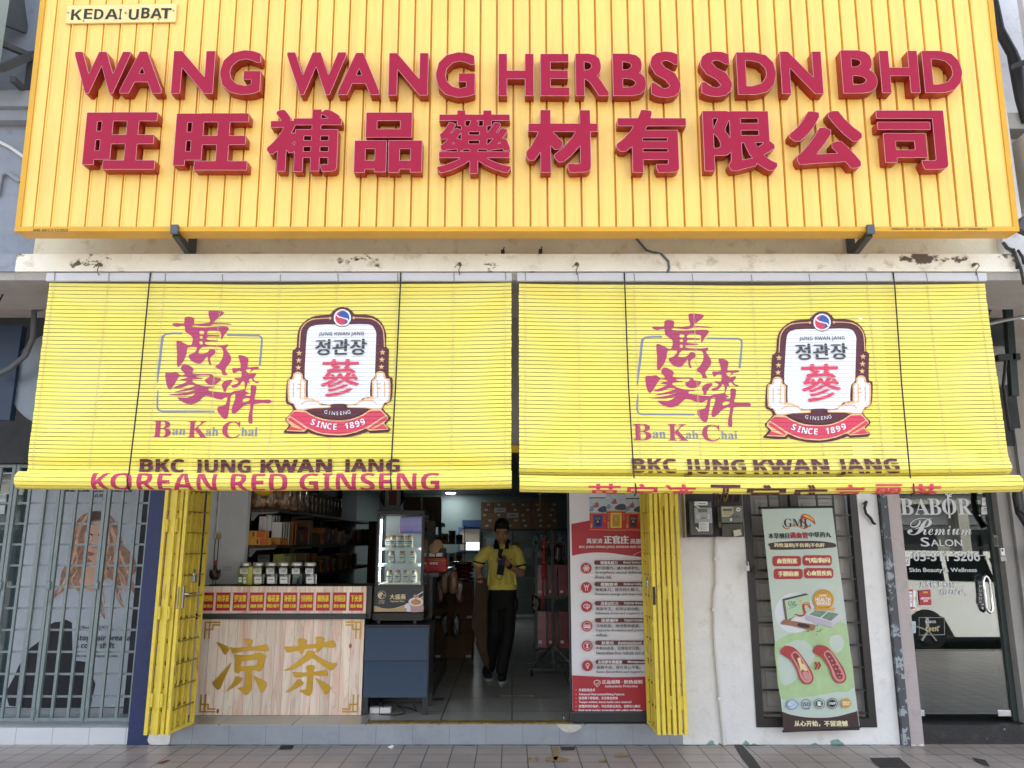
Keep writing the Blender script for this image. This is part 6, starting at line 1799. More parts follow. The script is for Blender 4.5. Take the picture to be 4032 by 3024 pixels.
for x0, y0, x1, y1, t in ((174, 598, 496, 714, '血管阻塞'), (513, 590, 842, 706, '气喘/胸闷'), (187, 742, 514, 858, '手脚麻痹'), (530, 734, 858, 850, '心血管疾病')):
    A.rrect(x0, y0, x1, y1, 34, BRED); A.text(t, x0 + (x1 - x0) * (.16 if len(t) < 5 else .09), y0 + 28, x1 - (x1 - x0) * (.14 if len(t) < 5 else .07), y0 + 86, BY2, 8)
# pack, tray, scoop and seal
A.poly([(285, 1086), (310, 1080), (345, 1325), (318, 1318)], mat('pack_side', '6d5a52', .5, var=.1)); A.poly([(285, 1082), (550, 1018), (582, 1032), (312, 1098)], mat('pack_top', '3d3a3c', .5, var=0)); A.poly([(312, 1098), (582, 1032), (606, 1220), (345, 1325)], mat('pack_green', 'a9c8a8', .5, var=.06))
A.text('𝐆𝐌𝐋', 352, 1108, 445, 1158, mat('banner_black')); A.circ(487, 1102, 15, FL2, 16); A.line([(365, 1168), (470, 1140)], 2.5, mat('banner_black')); A.line([(358, 1188), (440, 1165)], 4, mat('banner_black'))
A.poly(smooth([(505, 1150), (530, 1122), (590, 1130), (604, 1200), (560, 1150), (535, 1160), (540, 1200), (552, 1235), (520, 1275), (470, 1280), (430, 1260), (405, 1290), (370, 1325), (350, 1310), (400, 1290), (430, 1248), (480, 1262), (520, 1250), (510, 1200)], 3), FL1); A.line([(520, 1135), (570, 1135), (595, 1160)], 14, FL2, 4)
A.poly([(548, 1262), (640, 1200), (946, 1250), (838, 1338)], mat('tray_white', 'c9c9d2', .5, var=.03)); A.poly([(548, 1262), (838, 1338), (838, 1402), (548, 1318)], mat('tray_side', 'b3adbd', .5, var=.03)); A.poly([(838, 1338), (946, 1250), (946, 1312), (838, 1402)], mat('tray_side2', 'c5c0cc', .5, var=.03))
A.poly([(588, 1256), (650, 1212), (790, 1222), (708, 1290)], mat('sachet_green', '6f9078', .5, var=.35, scale=60)); A.poly([(725, 1295), (800, 1228), (922, 1250), (830, 1328)], mat('sachet_green'))
A.poly(smooth([(265, 1360), (300, 1318), (340, 1318), (500, 1345), (640, 1370), (655, 1400), (630, 1438), (560, 1425), (400, 1385), (330, 1372)], 2), mat('scoop_wood', '96694a', .5, var=.2, scale=30)); A.poly(smooth([(450, 1370), (480, 1352), (580, 1372), (592, 1402), (540, 1405), (470, 1392)], 2), mat('pills_dark', '2c211c', .5, var=.3, scale=80))
for x, y in ((652, 1385), (674, 1376), (680, 1384), (566, 1444), (578, 1440), (675, 1447), (698, 1444), (708, 1438), (720, 1426), (665, 1483)):
    A.circ(x, y, 6, mat('pills_dark'), 8)
SEAL = mat('seal_gold', 'd09a2c', .45, var=.12)
A.poly([(745 + (121 if k % 2 else 112) * cos(k * pi / 36), 1090 + (121 if k % 2 else 112) * sin(k * pi / 36)) for k in range(72)], SEAL); A.ring(745, 1090, 104, 5, mat('seal_dark', '9a6d1c', .45, var=0))
A.poly([(632, 1188), (680, 1180), (810, 1180), (878, 1182), (858, 1198), (872, 1212), (815, 1208), (680, 1208), (640, 1212), (656, 1200)], SEAL)
A.text('𝗦𝗨𝗣𝗘𝗥', 700, 1030, 778, 1055, PWH); A.text('𝗛𝗘𝗔𝗟𝗧𝗛', 655, 1065, 822, 1108, PWH); A.text('𝗕𝗥𝗔𝗡𝗗', 668, 1110, 822, 1150, PWH); A.text('Asia Pacific', 690, 1002, 782, 1022, mat('seal_dark')); A.text('𝟮𝟬𝟮𝟯 & 𝟮𝟬𝟮𝟰', 700, 1168, 800, 1185, mat('seal_dark'))
# arteries
A.view(2900, 1850, 1.4133)
ART = mat('artery_red', 'a83a38', .45, var=.18, scale=25); AR2 = mat('artery_pink', 'c98a88', .45, var=.12); AR3 = mat('artery_core', '8c3434', .45, var=.35, scale=60); FAT = mat('artery_fat', 'e0cf9a', .45, var=.1)
for dx, fat in ((0, True), (182, False)):
    T = lambda P: [(x + dx, y - dx * .03) for x, y in P]
    A.poly(smooth(T([(240, 1015), (262, 980), (310, 985), (345, 1015), (385, 1070), (415, 1120), (425, 1165), (405, 1190), (370, 1188), (345, 1155), (330, 1110), (300, 1060), (265, 1035)]), 3), ART)
    A.poly(smooth(T([(300, 1030), (320, 1008), (345, 1022), (378, 1070), (405, 1120), (418, 1160), (400, 1182), (375, 1180), (352, 1150), (338, 1105), (315, 1060)]), 3), AR2)
    A.poly(smooth(T([(308, 1030), (322, 1018), (340, 1030), (368, 1076), (395, 1125), (405, 1158), (390, 1170), (372, 1160), (355, 1120), (335, 1078)]), 3), AR3)
    if fat:
        A.poly(smooth(T([(335, 1050), (350, 1045), (360, 1075), (372, 1080), (392, 1110), (380, 1118), (362, 1110), (355, 1120), (345, 1080)]), 3), FAT)
        A.poly(smooth(T([(364, 1125), (385, 1120), (402, 1140), (404, 1160), (388, 1168), (372, 1155)]), 3), AR2)
    else:
        for k, (x, y) in enumerate(((330, 1045), (345, 1065), (352, 1090), (370, 1085), (366, 1112), (384, 1110), (378, 1138), (396, 1138), (388, 1158))):
            A.poly(circ(x + dx, y - dx * .03, 6, 10, 4), AR2)
A.poly([(428, 1068), (440, 1068), (450, 1087), (438, 1110), (428, 1110), (438, 1087)], BRED); A.poly([(446, 1068), (458, 1068), (468, 1086), (456, 1108), (446, 1108), (456, 1086)], BRED)
NAV = mat('seal_navy', '2f4a86', .5, var=0); GRS = mat('seal_green', '2d5040', .5, var=0); BKS = mat('seal_black', '26272a', .5, var=0)
A.circ(306, 1303, 30, mat('seal_blue', '7d98cc', .5, var=0), 24); A.circ(306, 1303, 24, BG, 24); A.poly([(272, 1306), (338, 1292), (341, 1306), (276, 1320)], mat('seal_blue')); A.text('𝗛𝗔𝗖𝗖𝗣', 282, 1298, 332, 1312, PWH)
A.ring(382, 1301, 28, 3, NAV, 24); A.text('𝗜𝗦𝗢', 362, 1292, 404, 1312, NAV); A.text('𝟮𝟮𝟬𝟬𝟬', 368, 1324, 402, 1330, NAV)
A.ring(456, 1299, 30, 2, GRS, 24); A.circ(456, 1299, 20, GRS, 24); A.text('素', 444, 1286, 468, 1312, PWH, 2)
A.ring(528, 1297, 30, 3, BKS, 24); A.circ(528, 1297, 21, BKS, 24); A.text('𝗚𝗠𝗣', 511, 1290, 546, 1304, PWH)
A.circ(604, 1296, 27, SEAL, 24); A.text('𝗛𝗘𝗔𝗟𝗧𝗛', 584, 1286, 624, 1296, PWH); A.text('𝗕𝗥𝗔𝗡𝗗', 586, 1298, 622, 1307, PWH)
def hang(a, bb, d):
    return HP.w(a, bb, d + .012 * sin((a - 2.1) * 6.5) * max(0, (1.95 - bb) / 1.8) + .010 * sin(bb * 5 + a * 3))
bm = bmesh.new()
# fine strips so that the cloth can bend
V2, T2 = [], []
n1, n2 = 10, 26
def cq(u, v):
    t = [c4[0][k] + (c4[1][k] - c4[0][k]) * u for k in range(2)]
    q = [c4[3][k] + (c4[2][k] - c4[3][k]) * u for k in range(2)]
    return tuple(t[k] + (q[k] - t[k]) * v for k in range(2))
for j in range(n2 + 1):
    for i in range(n1 + 1):
        V2.append(cq(i / n1, j / n2))
for j in range(n2):
    for i in range(n1):
        k = j * (n1 + 1) + i
        T2.append((k, k + 1, k + n1 + 2, k + n1 + 1))
bm.free()
A.items[0] = (V2, T2, BG, .0006)
b.art(A, HP.w)
b.build('cloth', hb)
b = MB()
tl, tr = HP.w(*HP.px(2986, 2001), -.006), HP.w(*HP.px(3284, 1996), -.006)
b.tube([tl, tr], .011, BLACK, 10); b.build('rod', hb, smooth=50); b = MB(); b.tube([HP.w(*HP.px(3082, 2880), -.004), HP.w(*HP.px(3388, 2862), -.004)], .010, mat('rod_brown', '2b2224', .4), 10); b.build('rod', hb, smooth=50)

# ================================================================== METERS
mbd = thing('meter_board', 'dark wooden board carrying two electricity meters on the white wall', 'meter board', (1.7, 6.72, 1.6))
x0, xm, x1 = at(2700, 2000, 6.62).x, at(2812, 2000, 6.62).x, at(2925, 2000, 6.62).x
zb, zt2 = at(2800, 2115, 6.62).z, 2.25
b = MB(); b.box(x0, xm - .002, 6.63, 6.729, zb, zt2, mat('meter_back', '2c2926', .6, var=.2)); b.box(xm + .002, x1, 6.63, 6.729, zb + .004, zt2, mat('meter_back2', '352622', .6, var=.2)); b.box(x0 - .012, x0 - .001, 6.625, 6.729, zb - .004, zt2, mat('meter_edge', 'b9b3a6', .6, var=.2)); b.build('board', mbd)
MP = front(6.63)
for i in range(2):
    me_ = thing('electricity_meter', ('light grey electricity meter with a display and white slip, left on the dark board', 'older green grey electricity meter with a round lens, right on the dark board')[i], 'meter', (1.6, 6.6, 1.7))
    A = Art(front(6.56), 2650, 1900, 5.531, d0=.0008, step=.0003)
    q = lambda x, y: (lambda p: (p.x, p.z))(at(2650 + x / 5.531, 1900 + y / 5.531, 6.57))
    b = MB()
    if i == 0:
        (xa, za), (xb_, zb_) = q(385, 1140), q(850, 395)
        b.bbox(xa, xb_, 6.585, 6.629, za, zb_, mat('meter_clear', '5a6064', .25, var=.15), .012, 2)
        (xa, za), (xb_, zb_) = q(470, 885), q(838, 545)
        b.bbox(xa, xb_, 6.561, 6.60, za, zb_, mat('meter_grey', 'a3a9ad', .45, var=.05), .006, 2); (xa, za), (xb_, zb_) = q(462, 500), q(755, 410); b.bbox(xa, xb_, 6.565, 6.59, za, zb_, mat('meter_grey'), .004, 1)
        b.build('case', me_)
        A.rect(470, 415, 750, 490, JPAP); A.rect(560, 452, 705, 466, TX); A.rect(545, 575, 745, 648, mat('lcd', '6d744e', .3, var=0)); A.circ(548, 742, 44, mat('meter_pale', 'c9cdd0', .4, var=0)); A.circ(548, 742, 14, TX, 12)
        A.circ(775, 715, 20, JPAP, 14); A.circ(775, 765, 20, JPAP, 14); A.rrect(605, 762, 722, 788, 10, mat('meter_mid', '6f767b', .4, var=0)); A.rect(560, 860, 780, 1060, JPAP)
        for k in range(6):
            A.rect(580, 890 + k * 26, 740 if k % 2 else 700, 895 + k * 26, TX)
        A.poly([(455, 500), (470, 488), (580, 535), (565, 558)], JPAP); A.poly([(484, 985), (510, 968), (585, 1060), (560, 1078)], JPAP)
    else:
        (xa, za), (xb_, zb_) = q(1085, 1185), q(1525, 880)
        b.bbox(xa, xb_, 6.59, 6.629, za, zb_, mat('meter_dark', '45463f', .3, var=.12), .010, 2)
        (xa, za), (xb_, zb_) = q(1050, 875), q(1500, 505)
        b.bbox(xa, xb_, 6.563, 6.62, za, zb_, mat('meter_green', '6d7468', .45, var=.06), .008, 2)
        (xa, za), (xb_, zb_) = q(1000, 990), q(1062, 520); b.bbox(xa, xb_, 6.59, 6.625, za, zb_, mat('meter_dark'), .006, 1)
        b.build('case', me_)
        A.poly([(1050, 530), (1310, 530), (1320, 660), (1220, 750), (1065, 755)], mat('meter_cream', 'b3ac90', .45, var=.05)); A.rect(1080, 570, 1285, 618, mat('lcd_dark', '4d5148', .3, var=0)); A.circ(1418, 588, 46, JPAP); A.circ(1418, 585, 18, TX, 12); A.rect(1065, 762, 1500, 770, TX); A.poly([(1240, 780), (1290, 770), (1280, 838), (1238, 838)], JPAP)
        A.circ(1320, 732, 16, TX, 10); A.circ(1390, 730, 18, TX, 10); A.poly([(1310, 1045), (1465, 1015), (1498, 1140), (1330, 1175)], mat('meter_tag', 'c9c3a8', .6, var=.08)); A.rect(1100, 640, 1270, 648, TX); A.rect(1100, 685, 1230, 692, TX)
    m = MB(); m.art(A); m.build('faceplate', me_)
for k, (xx, c) in enumerate(((1000, '5c4a42'), (1130, '8a7a34'), (1240, '3a3c40'), (1390, '1d1d1d'))):
    P = [at(2650 + (xx + dx) / 5.531, 1900 + y / 5.531, 6.615) for dx, y in ((60, 180), (52, 280), (30, 390), (-10, 410), (-30, 360), (-10, 320))]
    m = MB(); m.tube(P, .0055, mat('wire_' + c, c, .5, var=0), 6); single(m, 'meter_wire', ('brownish', 'yellow', 'grey', 'black')[k] + ' wire loop curling above the right electricity meter', 'wire', 'wire loops above the meters', smooth=60)
pl = thing('padlock', 'white padlock on the dark frame of the barred window', 'padlock', (2.02, 6.66, 1.35))
p = at(2941, 2236, 6.68)
b = MB(); b.bbox(p.x - .019, p.x + .019, 6.665, 6.69, p.z - .025, p.z + .022, mat('lock_white', 'c9c9c6', .35), .006, 2); b.build('lock_body', pl)
b = MB(); b.tube([(p.x - .012, 6.678, p.z + .02), (p.x - .012, 6.678, p.z + .045), (p.x, 6.678, p.z + .058), (p.x + .012, 6.678, p.z + .045), (p.x + .012, 6.678, p.z + .02)], .0045, CHROME, 8); b.build('shackle', pl, smooth=50)
b = MB(); P = [at(x, y, 6.7) for x, y in ((3412, 1975), (3404, 2000), (3410, 2022), (3428, 2040), (3440, 2062))]
b.tube(P, .012, BC, 8); b.tube([P[0], at(3402, 1985, 6.69)], .012, BC, 8); b.tube([P[-1], at(3448, 2062, 6.69)], .010, BC, 8); single(b, 'strap_hook', 'black strap hanging on the white wall left of the rain pipe', 'strap', smooth=60)

# ================================================================== SALON DOOR
DY = 6.90
DP = front(DY)
dr = thing('glass_door', 'frameless glass salon door with white lettering and chrome pull handle', 'door', (3.8, DY, .19))
b = MB(); b.box(3.362, 4.205, DY + .001, DY + .012, .20, 2.44, glass('door_glass', 'a9bbb5', 3.2)); b.build('pane', dr)
for a0, a1 in ((3.372, 3.47), (4.085, 4.20)):
    b = MB(); b.bbox(a0, a1, DY - .012, DY + .02, .182, .235, CHROME, .004, 2); b.build('patch_fitting', dr)
b = MB(); b.box(4.2055, 4.2495, DY - .02, DY + .03, .146, 2.45, mat('door_jamb', '39403f', .4)); b.box(3.351, 3.3615, DY - .02, DY + .03, .146, 2.45, mat('door_jamb')); b.build('jamb', dr)
b = MB()
h0, h1 = at(3882, 2268, DY - .05), at(3884, 2412, DY - .05)
xa, xb_ = h0.x - .028, h0.x + .028
hz0, hz1 = at(3884, 2412, DY - .05).z, at(3882, 2268, DY - .05).z
b.tube([(xa, DY - .05, hz0 + .04), (xa, DY - .05, hz1 - .04), (xa + .012, DY - .05, hz1 - .012), (h0.x, DY - .05, hz1), (xb_ - .012, DY - .05, hz1 - .012), (xb_, DY - .05, hz1 - .04), (xb_, DY - .05, hz0 + .04), (xb_ - .012, DY - .05, hz0 + .012), (h0.x, DY - .05, hz0), (xa + .012, DY - .05, hz0 + .012)], .013, mat('polished_chrome', 'd0d2d4', .06, metal=1, var=0), 10, closed=True)
for z in (hz0 + .05, hz1 - .05):
    b.tube([(xa, DY - .05, z), (xa, DY, z)], .009, CHROME, 8)
b.build('handle', dr, smooth=60)
DW = mat('door_lettering', 'c6caca', .5, var=0, spec=.2)
A = Art(DP, 3450, 1900, 3.318, d0=.0008, step=.0002)
for ch, xa, xb_ in (('𝐁', 315, 482), ('𝐀', 495, 690), ('𝐁', 680, 845), ('𝐎', 858, 1048), ('𝐑', 1065, 1240)):
    A.text(ch, xa, 210, xb_, 420, DW)
A.line([(935, 175), (958, 465)], 26, DW)
for P in ([(936, 180), (905, 150), (890, 120)], [(938, 178), (930, 140), (925, 118)], [(940, 178), (960, 145), (965, 118)], [(940, 180), (985, 150), (998, 125)], [(945, 185), (985, 180)]):
    A.line(P, 12, DW)
A.text('𝓟', 398, 462, 735, 685, DW); A.text('𝓻𝓮𝓶𝓲𝓾𝓶', 600, 565, 1240, 685, DW)
A.text('S', 580, 718, 690, 835, DW, 5); A.text('ALON', 712, 745, 1120, 832, DW, 5)
A.text('𝟬𝟱-𝟯𝟭𝟭 𝟯𝟮𝟬𝟲', 482, 908, 1350, 1026, DW); A.text('• Skin Beauty & Wellness', 375, 1115, 1310, 1185, DW, 4)
A.text('𝗔𝗦𝗞 𝗙𝗢𝗥', 565, 1295, 1030, 1372, DW); A.text('𝒎𝒐𝒓𝒆.', 830, 1395, 1170, 1465, DW)
A.view(3332, 1850, 1.4129)
A.text('𝗕𝗔𝗕𝗢𝗥', 440, 838, 498, 852, DW); A.text('𝗢𝗣𝗘𝗡', 438, 876, 510, 898, mat('open_gold', 'b9a764', .5, var=0))
A.poly([[(402, 820), (545, 820), (547, 918), (404, 920)], [(405, 823), (405, 917), (544, 915), (542, 823)]], mat('plate_edge', '7e8a88', .4, var=0))
A.rrect(752, 155, 788, 200, 5, JPAP); A.rrect(750, 204, 794, 248, 4, JPAP); A.rect(762, 215, 780, 219, TX); A.rect(758, 226, 786, 228, TX); A.rect(760, 172, 780, 175, TX)
A.rrect(290, 478, 352, 534, 6, JPAP); A.text('𝗠𝗔𝗘', 300, 502, 346, 524, mat('grey_print', '6a7472', .5, var=0)); A.text('𝗣𝗥𝗘𝗙𝗘𝗥', 290, 484, 350, 497, mat('grey_print'))
A.rrect(312, 668, 384, 778, 9, PWH); A.rrect(318, 666, 370, 776, 7, BRED); A.rect(322, 676, 366, 762, PWH); A.text('𝗯𝗼𝗼𝘀𝘁', 326, 682, 362, 694, BRED); A.text('#𝗕𝗢𝗢𝗦𝗧', 304, 706, 388, 726, SEAL); A.text('𝗝𝗘𝗥', 330, 728, 372, 746, SEAL); A.rect(324, 764, 382, 772, BRED)
A.poly([(400, 672), (466, 666), (472, 752), (408, 754)], BRED); A.text('#𝗕𝗢𝗢𝗦𝗧', 410, 708, 468, 722, PWH); A.text('𝗝𝗘𝗥', 426, 724, 452, 736, PWH); A.rect(424, 676, 450, 686, SEAL)
A.rrect(322, 842, 384, 908, 5, mat('sticker_pale', 'b9c9cc', .5, var=0)); A.poly([[(330, 862), (376, 862), (376, 894), (330, 894)], [(333, 865), (333, 891), (373, 891), (373, 865)]], mat('sticker_blue', '5f8fa8', .5, var=0))
A.rect(727, 630, 760, 746, mat('push_plate', '3d4442', .4, var=0))
for k, c in enumerate('𝗣𝗨𝗦𝗛'):
    A.text(c, 736, 640 + k * 22, 750, 657 + k * 22, DW)
A.text('推', 735, 726, 752, 742, DW)
A.rect(735, 250, 742, 257, DW)
b = MB(); b.art(A); b.build('lettering', dr)
# stickers low behind the glass at the left and panels on the jamb
b = MB()
p = at(3332 + 835 / 1.4129, 1850 + 395 / 1.4129, 6.79)
b.bbox(p.x - .03, p.x + .012, 6.775, 6.799, p.z - .05, p.z + .05, mat('intercom', '5d5a52', .4), .004, 1); b.box(p.x - .02, p.x + .002, 6.770, 6.7745, p.z - .035, p.z + .03, DKM); single(b, 'door_intercom', 'small grey intercom plate on the frame right of the salon door', 'intercom')
b = MB(); b.bbox(p.x - .005, p.x + .03, 6.735, 6.759, p.z - .125, p.z - .06, PVC, .004, 1); b.box(p.x + .003, p.x + .012, 6.731, 6.7345, p.z - .09, p.z - .07, TX); single(b, 'door_button', 'white push button box below the intercom beside the salon door', 'button')
b = MB(); b.box(p.x - .002, p.x + .044, 6.752, 6.7595, p.z - .17, p.z - .13, mat('grey_plate', 'a5a39c', .4)); single(b, 'door_plate', 'small grey name plate under the white button box beside the salon door', 'plate')
b = MB(); b.box(3.43, 3.50, 6.99, 7.0, 1.62, 1.95, mat('glass_blue_bottle', '5f8fa6', .3, var=.3, scale=20)); single(b, 'blue_leaflet', 'blue and white leaflet inside the salon glass door at the left', 'leaflet')

# ================================================================== INSIDE THE SHOP
ORD = ('first', 'second', 'third', 'fourth', 'fifth', 'sixth', 'seventh', 'eighth', 'ninth', 'tenth', 'eleventh', 'twelfth', 'thirteenth', 'fourteenth', 'fifteenth', 'sixteenth', 'seventeenth', 'eighteenth', 'nineteenth', 'twentieth') + tuple('twenty-' + w for w in ('first', 'second', 'third', 'fourth', 'fifth', 'sixth', 'seventh', 'eighth', 'ninth'))
SHD = mat('shelf_dark', '3a3836', .55, var=.15)
su = thing('shelf_unit', 'long dark shelf unit full of goods along the left wall of the shop', 'shelf', (-2.4, 9, .155))
SX0, SX1, SY0, SY1 = -2.58, -2.25, 7.515, 13.0
BZ = (1.262, 1.590, 1.932)
for z in (0.45, 0.85) + BZ:
    b = MB(); b.box(SX0, SX1, SY0, SY1, z - .028, z, SHD); b.build('board', su)
for y in (7.505, 8.85, 10.2, 11.6):
    b = MB(); b.box(SX0 - .01, SX0 + .045, y, y + .009, .156, 2.5, SHD); b.build('upright', su)
b = MB(); b.box(SX0 - .025, SX0 - .011, 7.515, 13.0, .156, 2.6, mat('shelf_shade_black', '1d1e1e', .7)); b.build('shade_sheet', su)  # near-black sheet added behind the boards to give their deep shade
for z in BZ[1:]:
    for y in (7.57, 8.95, 10.3):
        b = MB(); b.add([(SX0 + .05, y, z - .029), (SX1 - .03, y, z - .029), (SX1 - .03, y, z - .04), (SX0 + .12, y, z - .05), (SX0 + .075, y, z - .11), (SX0 + .05, y, z - .11)], [(0, 1, 2, 3, 4, 5)], mat('pale_bracket', '8c8c88', .5)); b.build('bracket', su)
def carton(name, x0, x1, y0, y1, z0, z1, m, label, cat='box', group=None, face=None, rot=0.0):
    mb = MB()
    cx, cy = (x0 + x1) / 2, (y0 + y1) / 2
    M = Matrix.Translation((cx, cy, 0)) @ Matrix.Rotation(rot, 4, 'Z') @ Matrix.Translation((-cx, -cy, 0))
    mb.bbox(x0, x1, y0, y1, z0, z1, m, min(.003, (x1 - x0) * .1), 1, M)
    if face:
        for (fx0, fx1, fz0, fz1, fm, side) in face:
            if side == 'f':
                mb.box(x0 + (x1 - x0) * fx0, x0 + (x1 - x0) * fx1, y0 - .0012, y0 - .0002, z0 + (z1 - z0) * fz0, z0 + (z1 - z0) * fz1, fm, M)
            else:
                mb.box(x1 + .0002, x1 + .0012, y0 + (y1 - y0) * fx0, y0 + (y1 - y0) * fx1, z0 + (z1 - z0) * fz0, z0 + (z1 - z0) * fz1, fm, M)
    return single(mb, name, label, cat, group, loc=(cx, cy, z0))
YBX = mat('yellow_carton', 'd59a34', .5, var=.1); ORG_ = mat('orange_print', 'c6622c', .5, var=.2); WBX = mat('white_carton', 'cfcfcf', .5, var=.04); GBX = mat('dark_green_carton', '3f4f48', .5, var=.08); MBX = mat('maroon_carton', '6d1f34', .5, var=.08); OBX = mat('amber_carton', 'b8762e', .5, var=.08); BBX = mat('brown_carton', '6f5b48', .7, var=.12); RBX = mat('red_carton', '9a2328', .5, var=.1); LBX = mat('lime_carton', '9aa04a', .5, var=.15); TBX = mat('tan_carton', '9b8160', .7, var=.1)
# middle board
carton('gift_box', -2.545, -2.325, 7.52, 7.62, BZ[1], BZ[1] + .066, YBX, 'yellow gift box with orange print on the middle shelf, lower of two', 'gift box', 'yellow gift boxes', [(.6, .98, .05, .95, ORG_, 'f'), (.45, .52, .2, .8, TX, 'f')])
carton('gift_box', -2.585, -2.365, 7.525, 7.63, BZ[1] + .067, BZ[1] + .135, YBX, 'yellow gift box with orange print on the middle shelf, upper of two', 'gift box', 'yellow gift boxes', [(.6, .98, .05, .95, ORG_, 'f'), (.42, .5, .2, .8, TX, 'f')])
for k in range(3):
    carton('tea_box', -2.475 + k * .040, -2.438 + k * .040, 7.64, 7.76, BZ[1] + .136, BZ[1] + .275, WBX, f'tall white box standing behind the yellow gift boxes, {ORD[k]} from the left', 'box', 'tall white boxes behind the gift boxes')
for k in range(4):
    carton('herb_box', -2.355 + k * .004, -2.255, 7.67 + k * .088, 7.71 + k * .088, BZ[1] + .001 + (.07 if k < 3 else 0), BZ[1] + .22, WBX, f'dark green box with white edge on the middle shelf, lower row, {ORD[k]} from the left', 'box', 'dark green boxes', [(.02, .98, .02, .98, GBX, 'r')])
    carton('herb_box', -2.42, -2.36, 7.67 + k * .088, 7.71 + k * .088, BZ[1] + .15, BZ[1] + .29, WBX, f'dark green box with white edge on the middle shelf, upper row, {ORD[k]} from the left', 'box', 'dark green boxes', [(.02, .98, .02, .98, GBX, 'r')])
for k in range(3):
    carton('flat_box', -2.37, -2.262, 7.66 + k * .115, 7.75 + k * .115, BZ[1] + .0005, BZ[1] + .07, OBX, f'flat amber box lying under the dark green boxes, {ORD[k]} from the near end', 'box', 'flat amber boxes')
for k in range(2):
    carton('wine_box', -2.37, -2.255, 8.07 + k * .12, 8.13 + k * .12, BZ[1] + .0005, BZ[1] + .235, OBX, f'tall box with amber edge and maroon face on the middle shelf, {("nearer", "farther")[k]} of two', 'box', 'maroon boxes', [(.02, .98, .02, .98, MBX, 'r')])
COLS = [BBX, RBX, MBX, TBX, GBX, RBX, OBX, BBX]
y = 8.42
k = 0
while y < 12.7:
    d = RN.uniform(.10, .22); h = RN.uniform(.12, .27)
    m = COLS[k % 8]
    carton('goods_box', -2.45, -2.26 - RN.uniform(0, .03), y, y + d * .9, BZ[1] + .0005, BZ[1] + h, m, f'dim goods box on the middle shelf beyond the maroon boxes, {ORD[k]} from them', 'box', 'goods on the middle shelf', [(.1, .9, .3, .7, COLS[(k + 3) % 8], 'r')])
    y += d; k += 1
# upper board: bags of dried slices and jars
BAGM = mat('dried_slices', '8c6b48', .35, var=.45, scale=22, hue='4d3826', bump=1.0, bscale=38, coat=.9)
def bag(x, y, z, sx, sy, sz, label, m=BAGM, nm='herb_bag', grp='clear bags of dried herbs', cat='bag'):
    bm = bmesh.new()
    bmesh.ops.create_icosphere(bm, subdivisions=4, radius=1)
    r = random.Random(int(abs(x * 1000 + y * 77 + z * 13)))
    W = [(r.uniform(2, 6), r.uniform(2, 6), r.uniform(2, 6), r.uniform(0, 6)) for _ in range(6)]
    mb = MB()
    V = []
    for v in bm.verts:
        c = v.co
        s = 1 + sum(.06 * sin(a * c.x * 2 + p) * sin(b2 * c.y * 2 + p) * sin(c2 * c.z * 2 + p) for a, b2, c2, p in W)
        q = Vector((np.sign(c.x) * abs(c.x) ** .7, np.sign(c.y) * abs(c.y) ** .7, np.sign(c.z) * abs(c.z) ** .75)) * s
        V.append((x + q.x * sx, y + q.y * sy, z + sz * .93 + max(q.z, -.93) * sz))
    mb.add(V, [[v.index for v in f.verts] for f in bm.faces], m)
    bm.free()
    return single(mb, nm, label, cat, grp, smooth=55, loc=(x, y, z))
for k, (x, y, sx, sy, sz) in enumerate(((-2.50, 7.62, .065, .08, .14), (-2.40, 7.66, .085, .09, .16), (-2.29, 7.75, .085, .10, .17), (-2.27, 7.98, .085, .11, .16), (-2.26, 8.22, .08, .12, .15))):
    bag(x, y, BZ[2] + .0005, sx, sy, sz, f'crinkled clear bag of dried brown slices on the top shelf, {ORD[k]} from the near end')
JB = mat('herb_jar_brown', '5b4632', .2, var=.35, scale=20, coat=.8)
for k in range(10):
    y = 8.55 + k * .19
    t = thing('herb_jar', f'tall clear jar of brown herbs on the top shelf beyond the bags, {ORD[k]} from them', 'jar', (-2.31, y, BZ[2]), 'herb jars on the top shelf')
    m = MB(); m.lathe([(.055, .001), (.06, .01), (.06, .20), (.052, .215)], (-2.31, y, BZ[2]), JB, 14); m.build('glass', t, smooth=50)
    m = MB(); m.lathe([(.056, .2155), (.056, .245), (.05, .25)], (-2.31, y, BZ[2]), mat('jar_lid_dark', '6a6a66', .3, metal=.6), 14); m.build('lid', t, smooth=50)
    m = MB(); m.box(-2.2488, -2.2478, y - .025, y + .025, BZ[2] + .13, BZ[2] + .19, JPAP); m.build('jar_label', t)
# lower board, just above the counter
for r_ in range(2):
    for k in range(7 if r_ == 0 else 4):
        carton('pill_box', -2.545 + k * .052 + r_ * .10, -2.502 + k * .052 + r_ * .10, 7.60 - r_ * .05, 7.66 - r_ * .05, BZ[0] + (.062 if r_ == 0 else .0005), BZ[0] + (.118 if r_ == 0 else .05), WBX, f'small white pill box on the lower shelf behind the jars, {ORD[k]} of the {("upper", "lower")[r_]} row', 'box', 'small white pill boxes', [(.0, .2, .0, 1, mat('pill_blue', '5a7fa8', .5), 'f')] if k in (2, 3) else None, RN.uniform(-.15, .15))
carton('pill_tray', -2.55, -2.19 - .06, 7.56, 7.70, BZ[0] + .0502, BZ[0] + .0615, BBX, 'brown tray under the upper row of small white pill boxes', 'tray')
carton('photo_frame', -2.50, -2.38, 7.74, 7.76, BZ[0] + .0005, BZ[0] + .235, mat('frame_grey', '4d4e4d', .4), 'dim grey frame behind the small pill boxes on the lower shelf', 'frame', None, [(.08, .92, .12, .8, mat('frame_pane', '6a6b66', .4), 'f')])
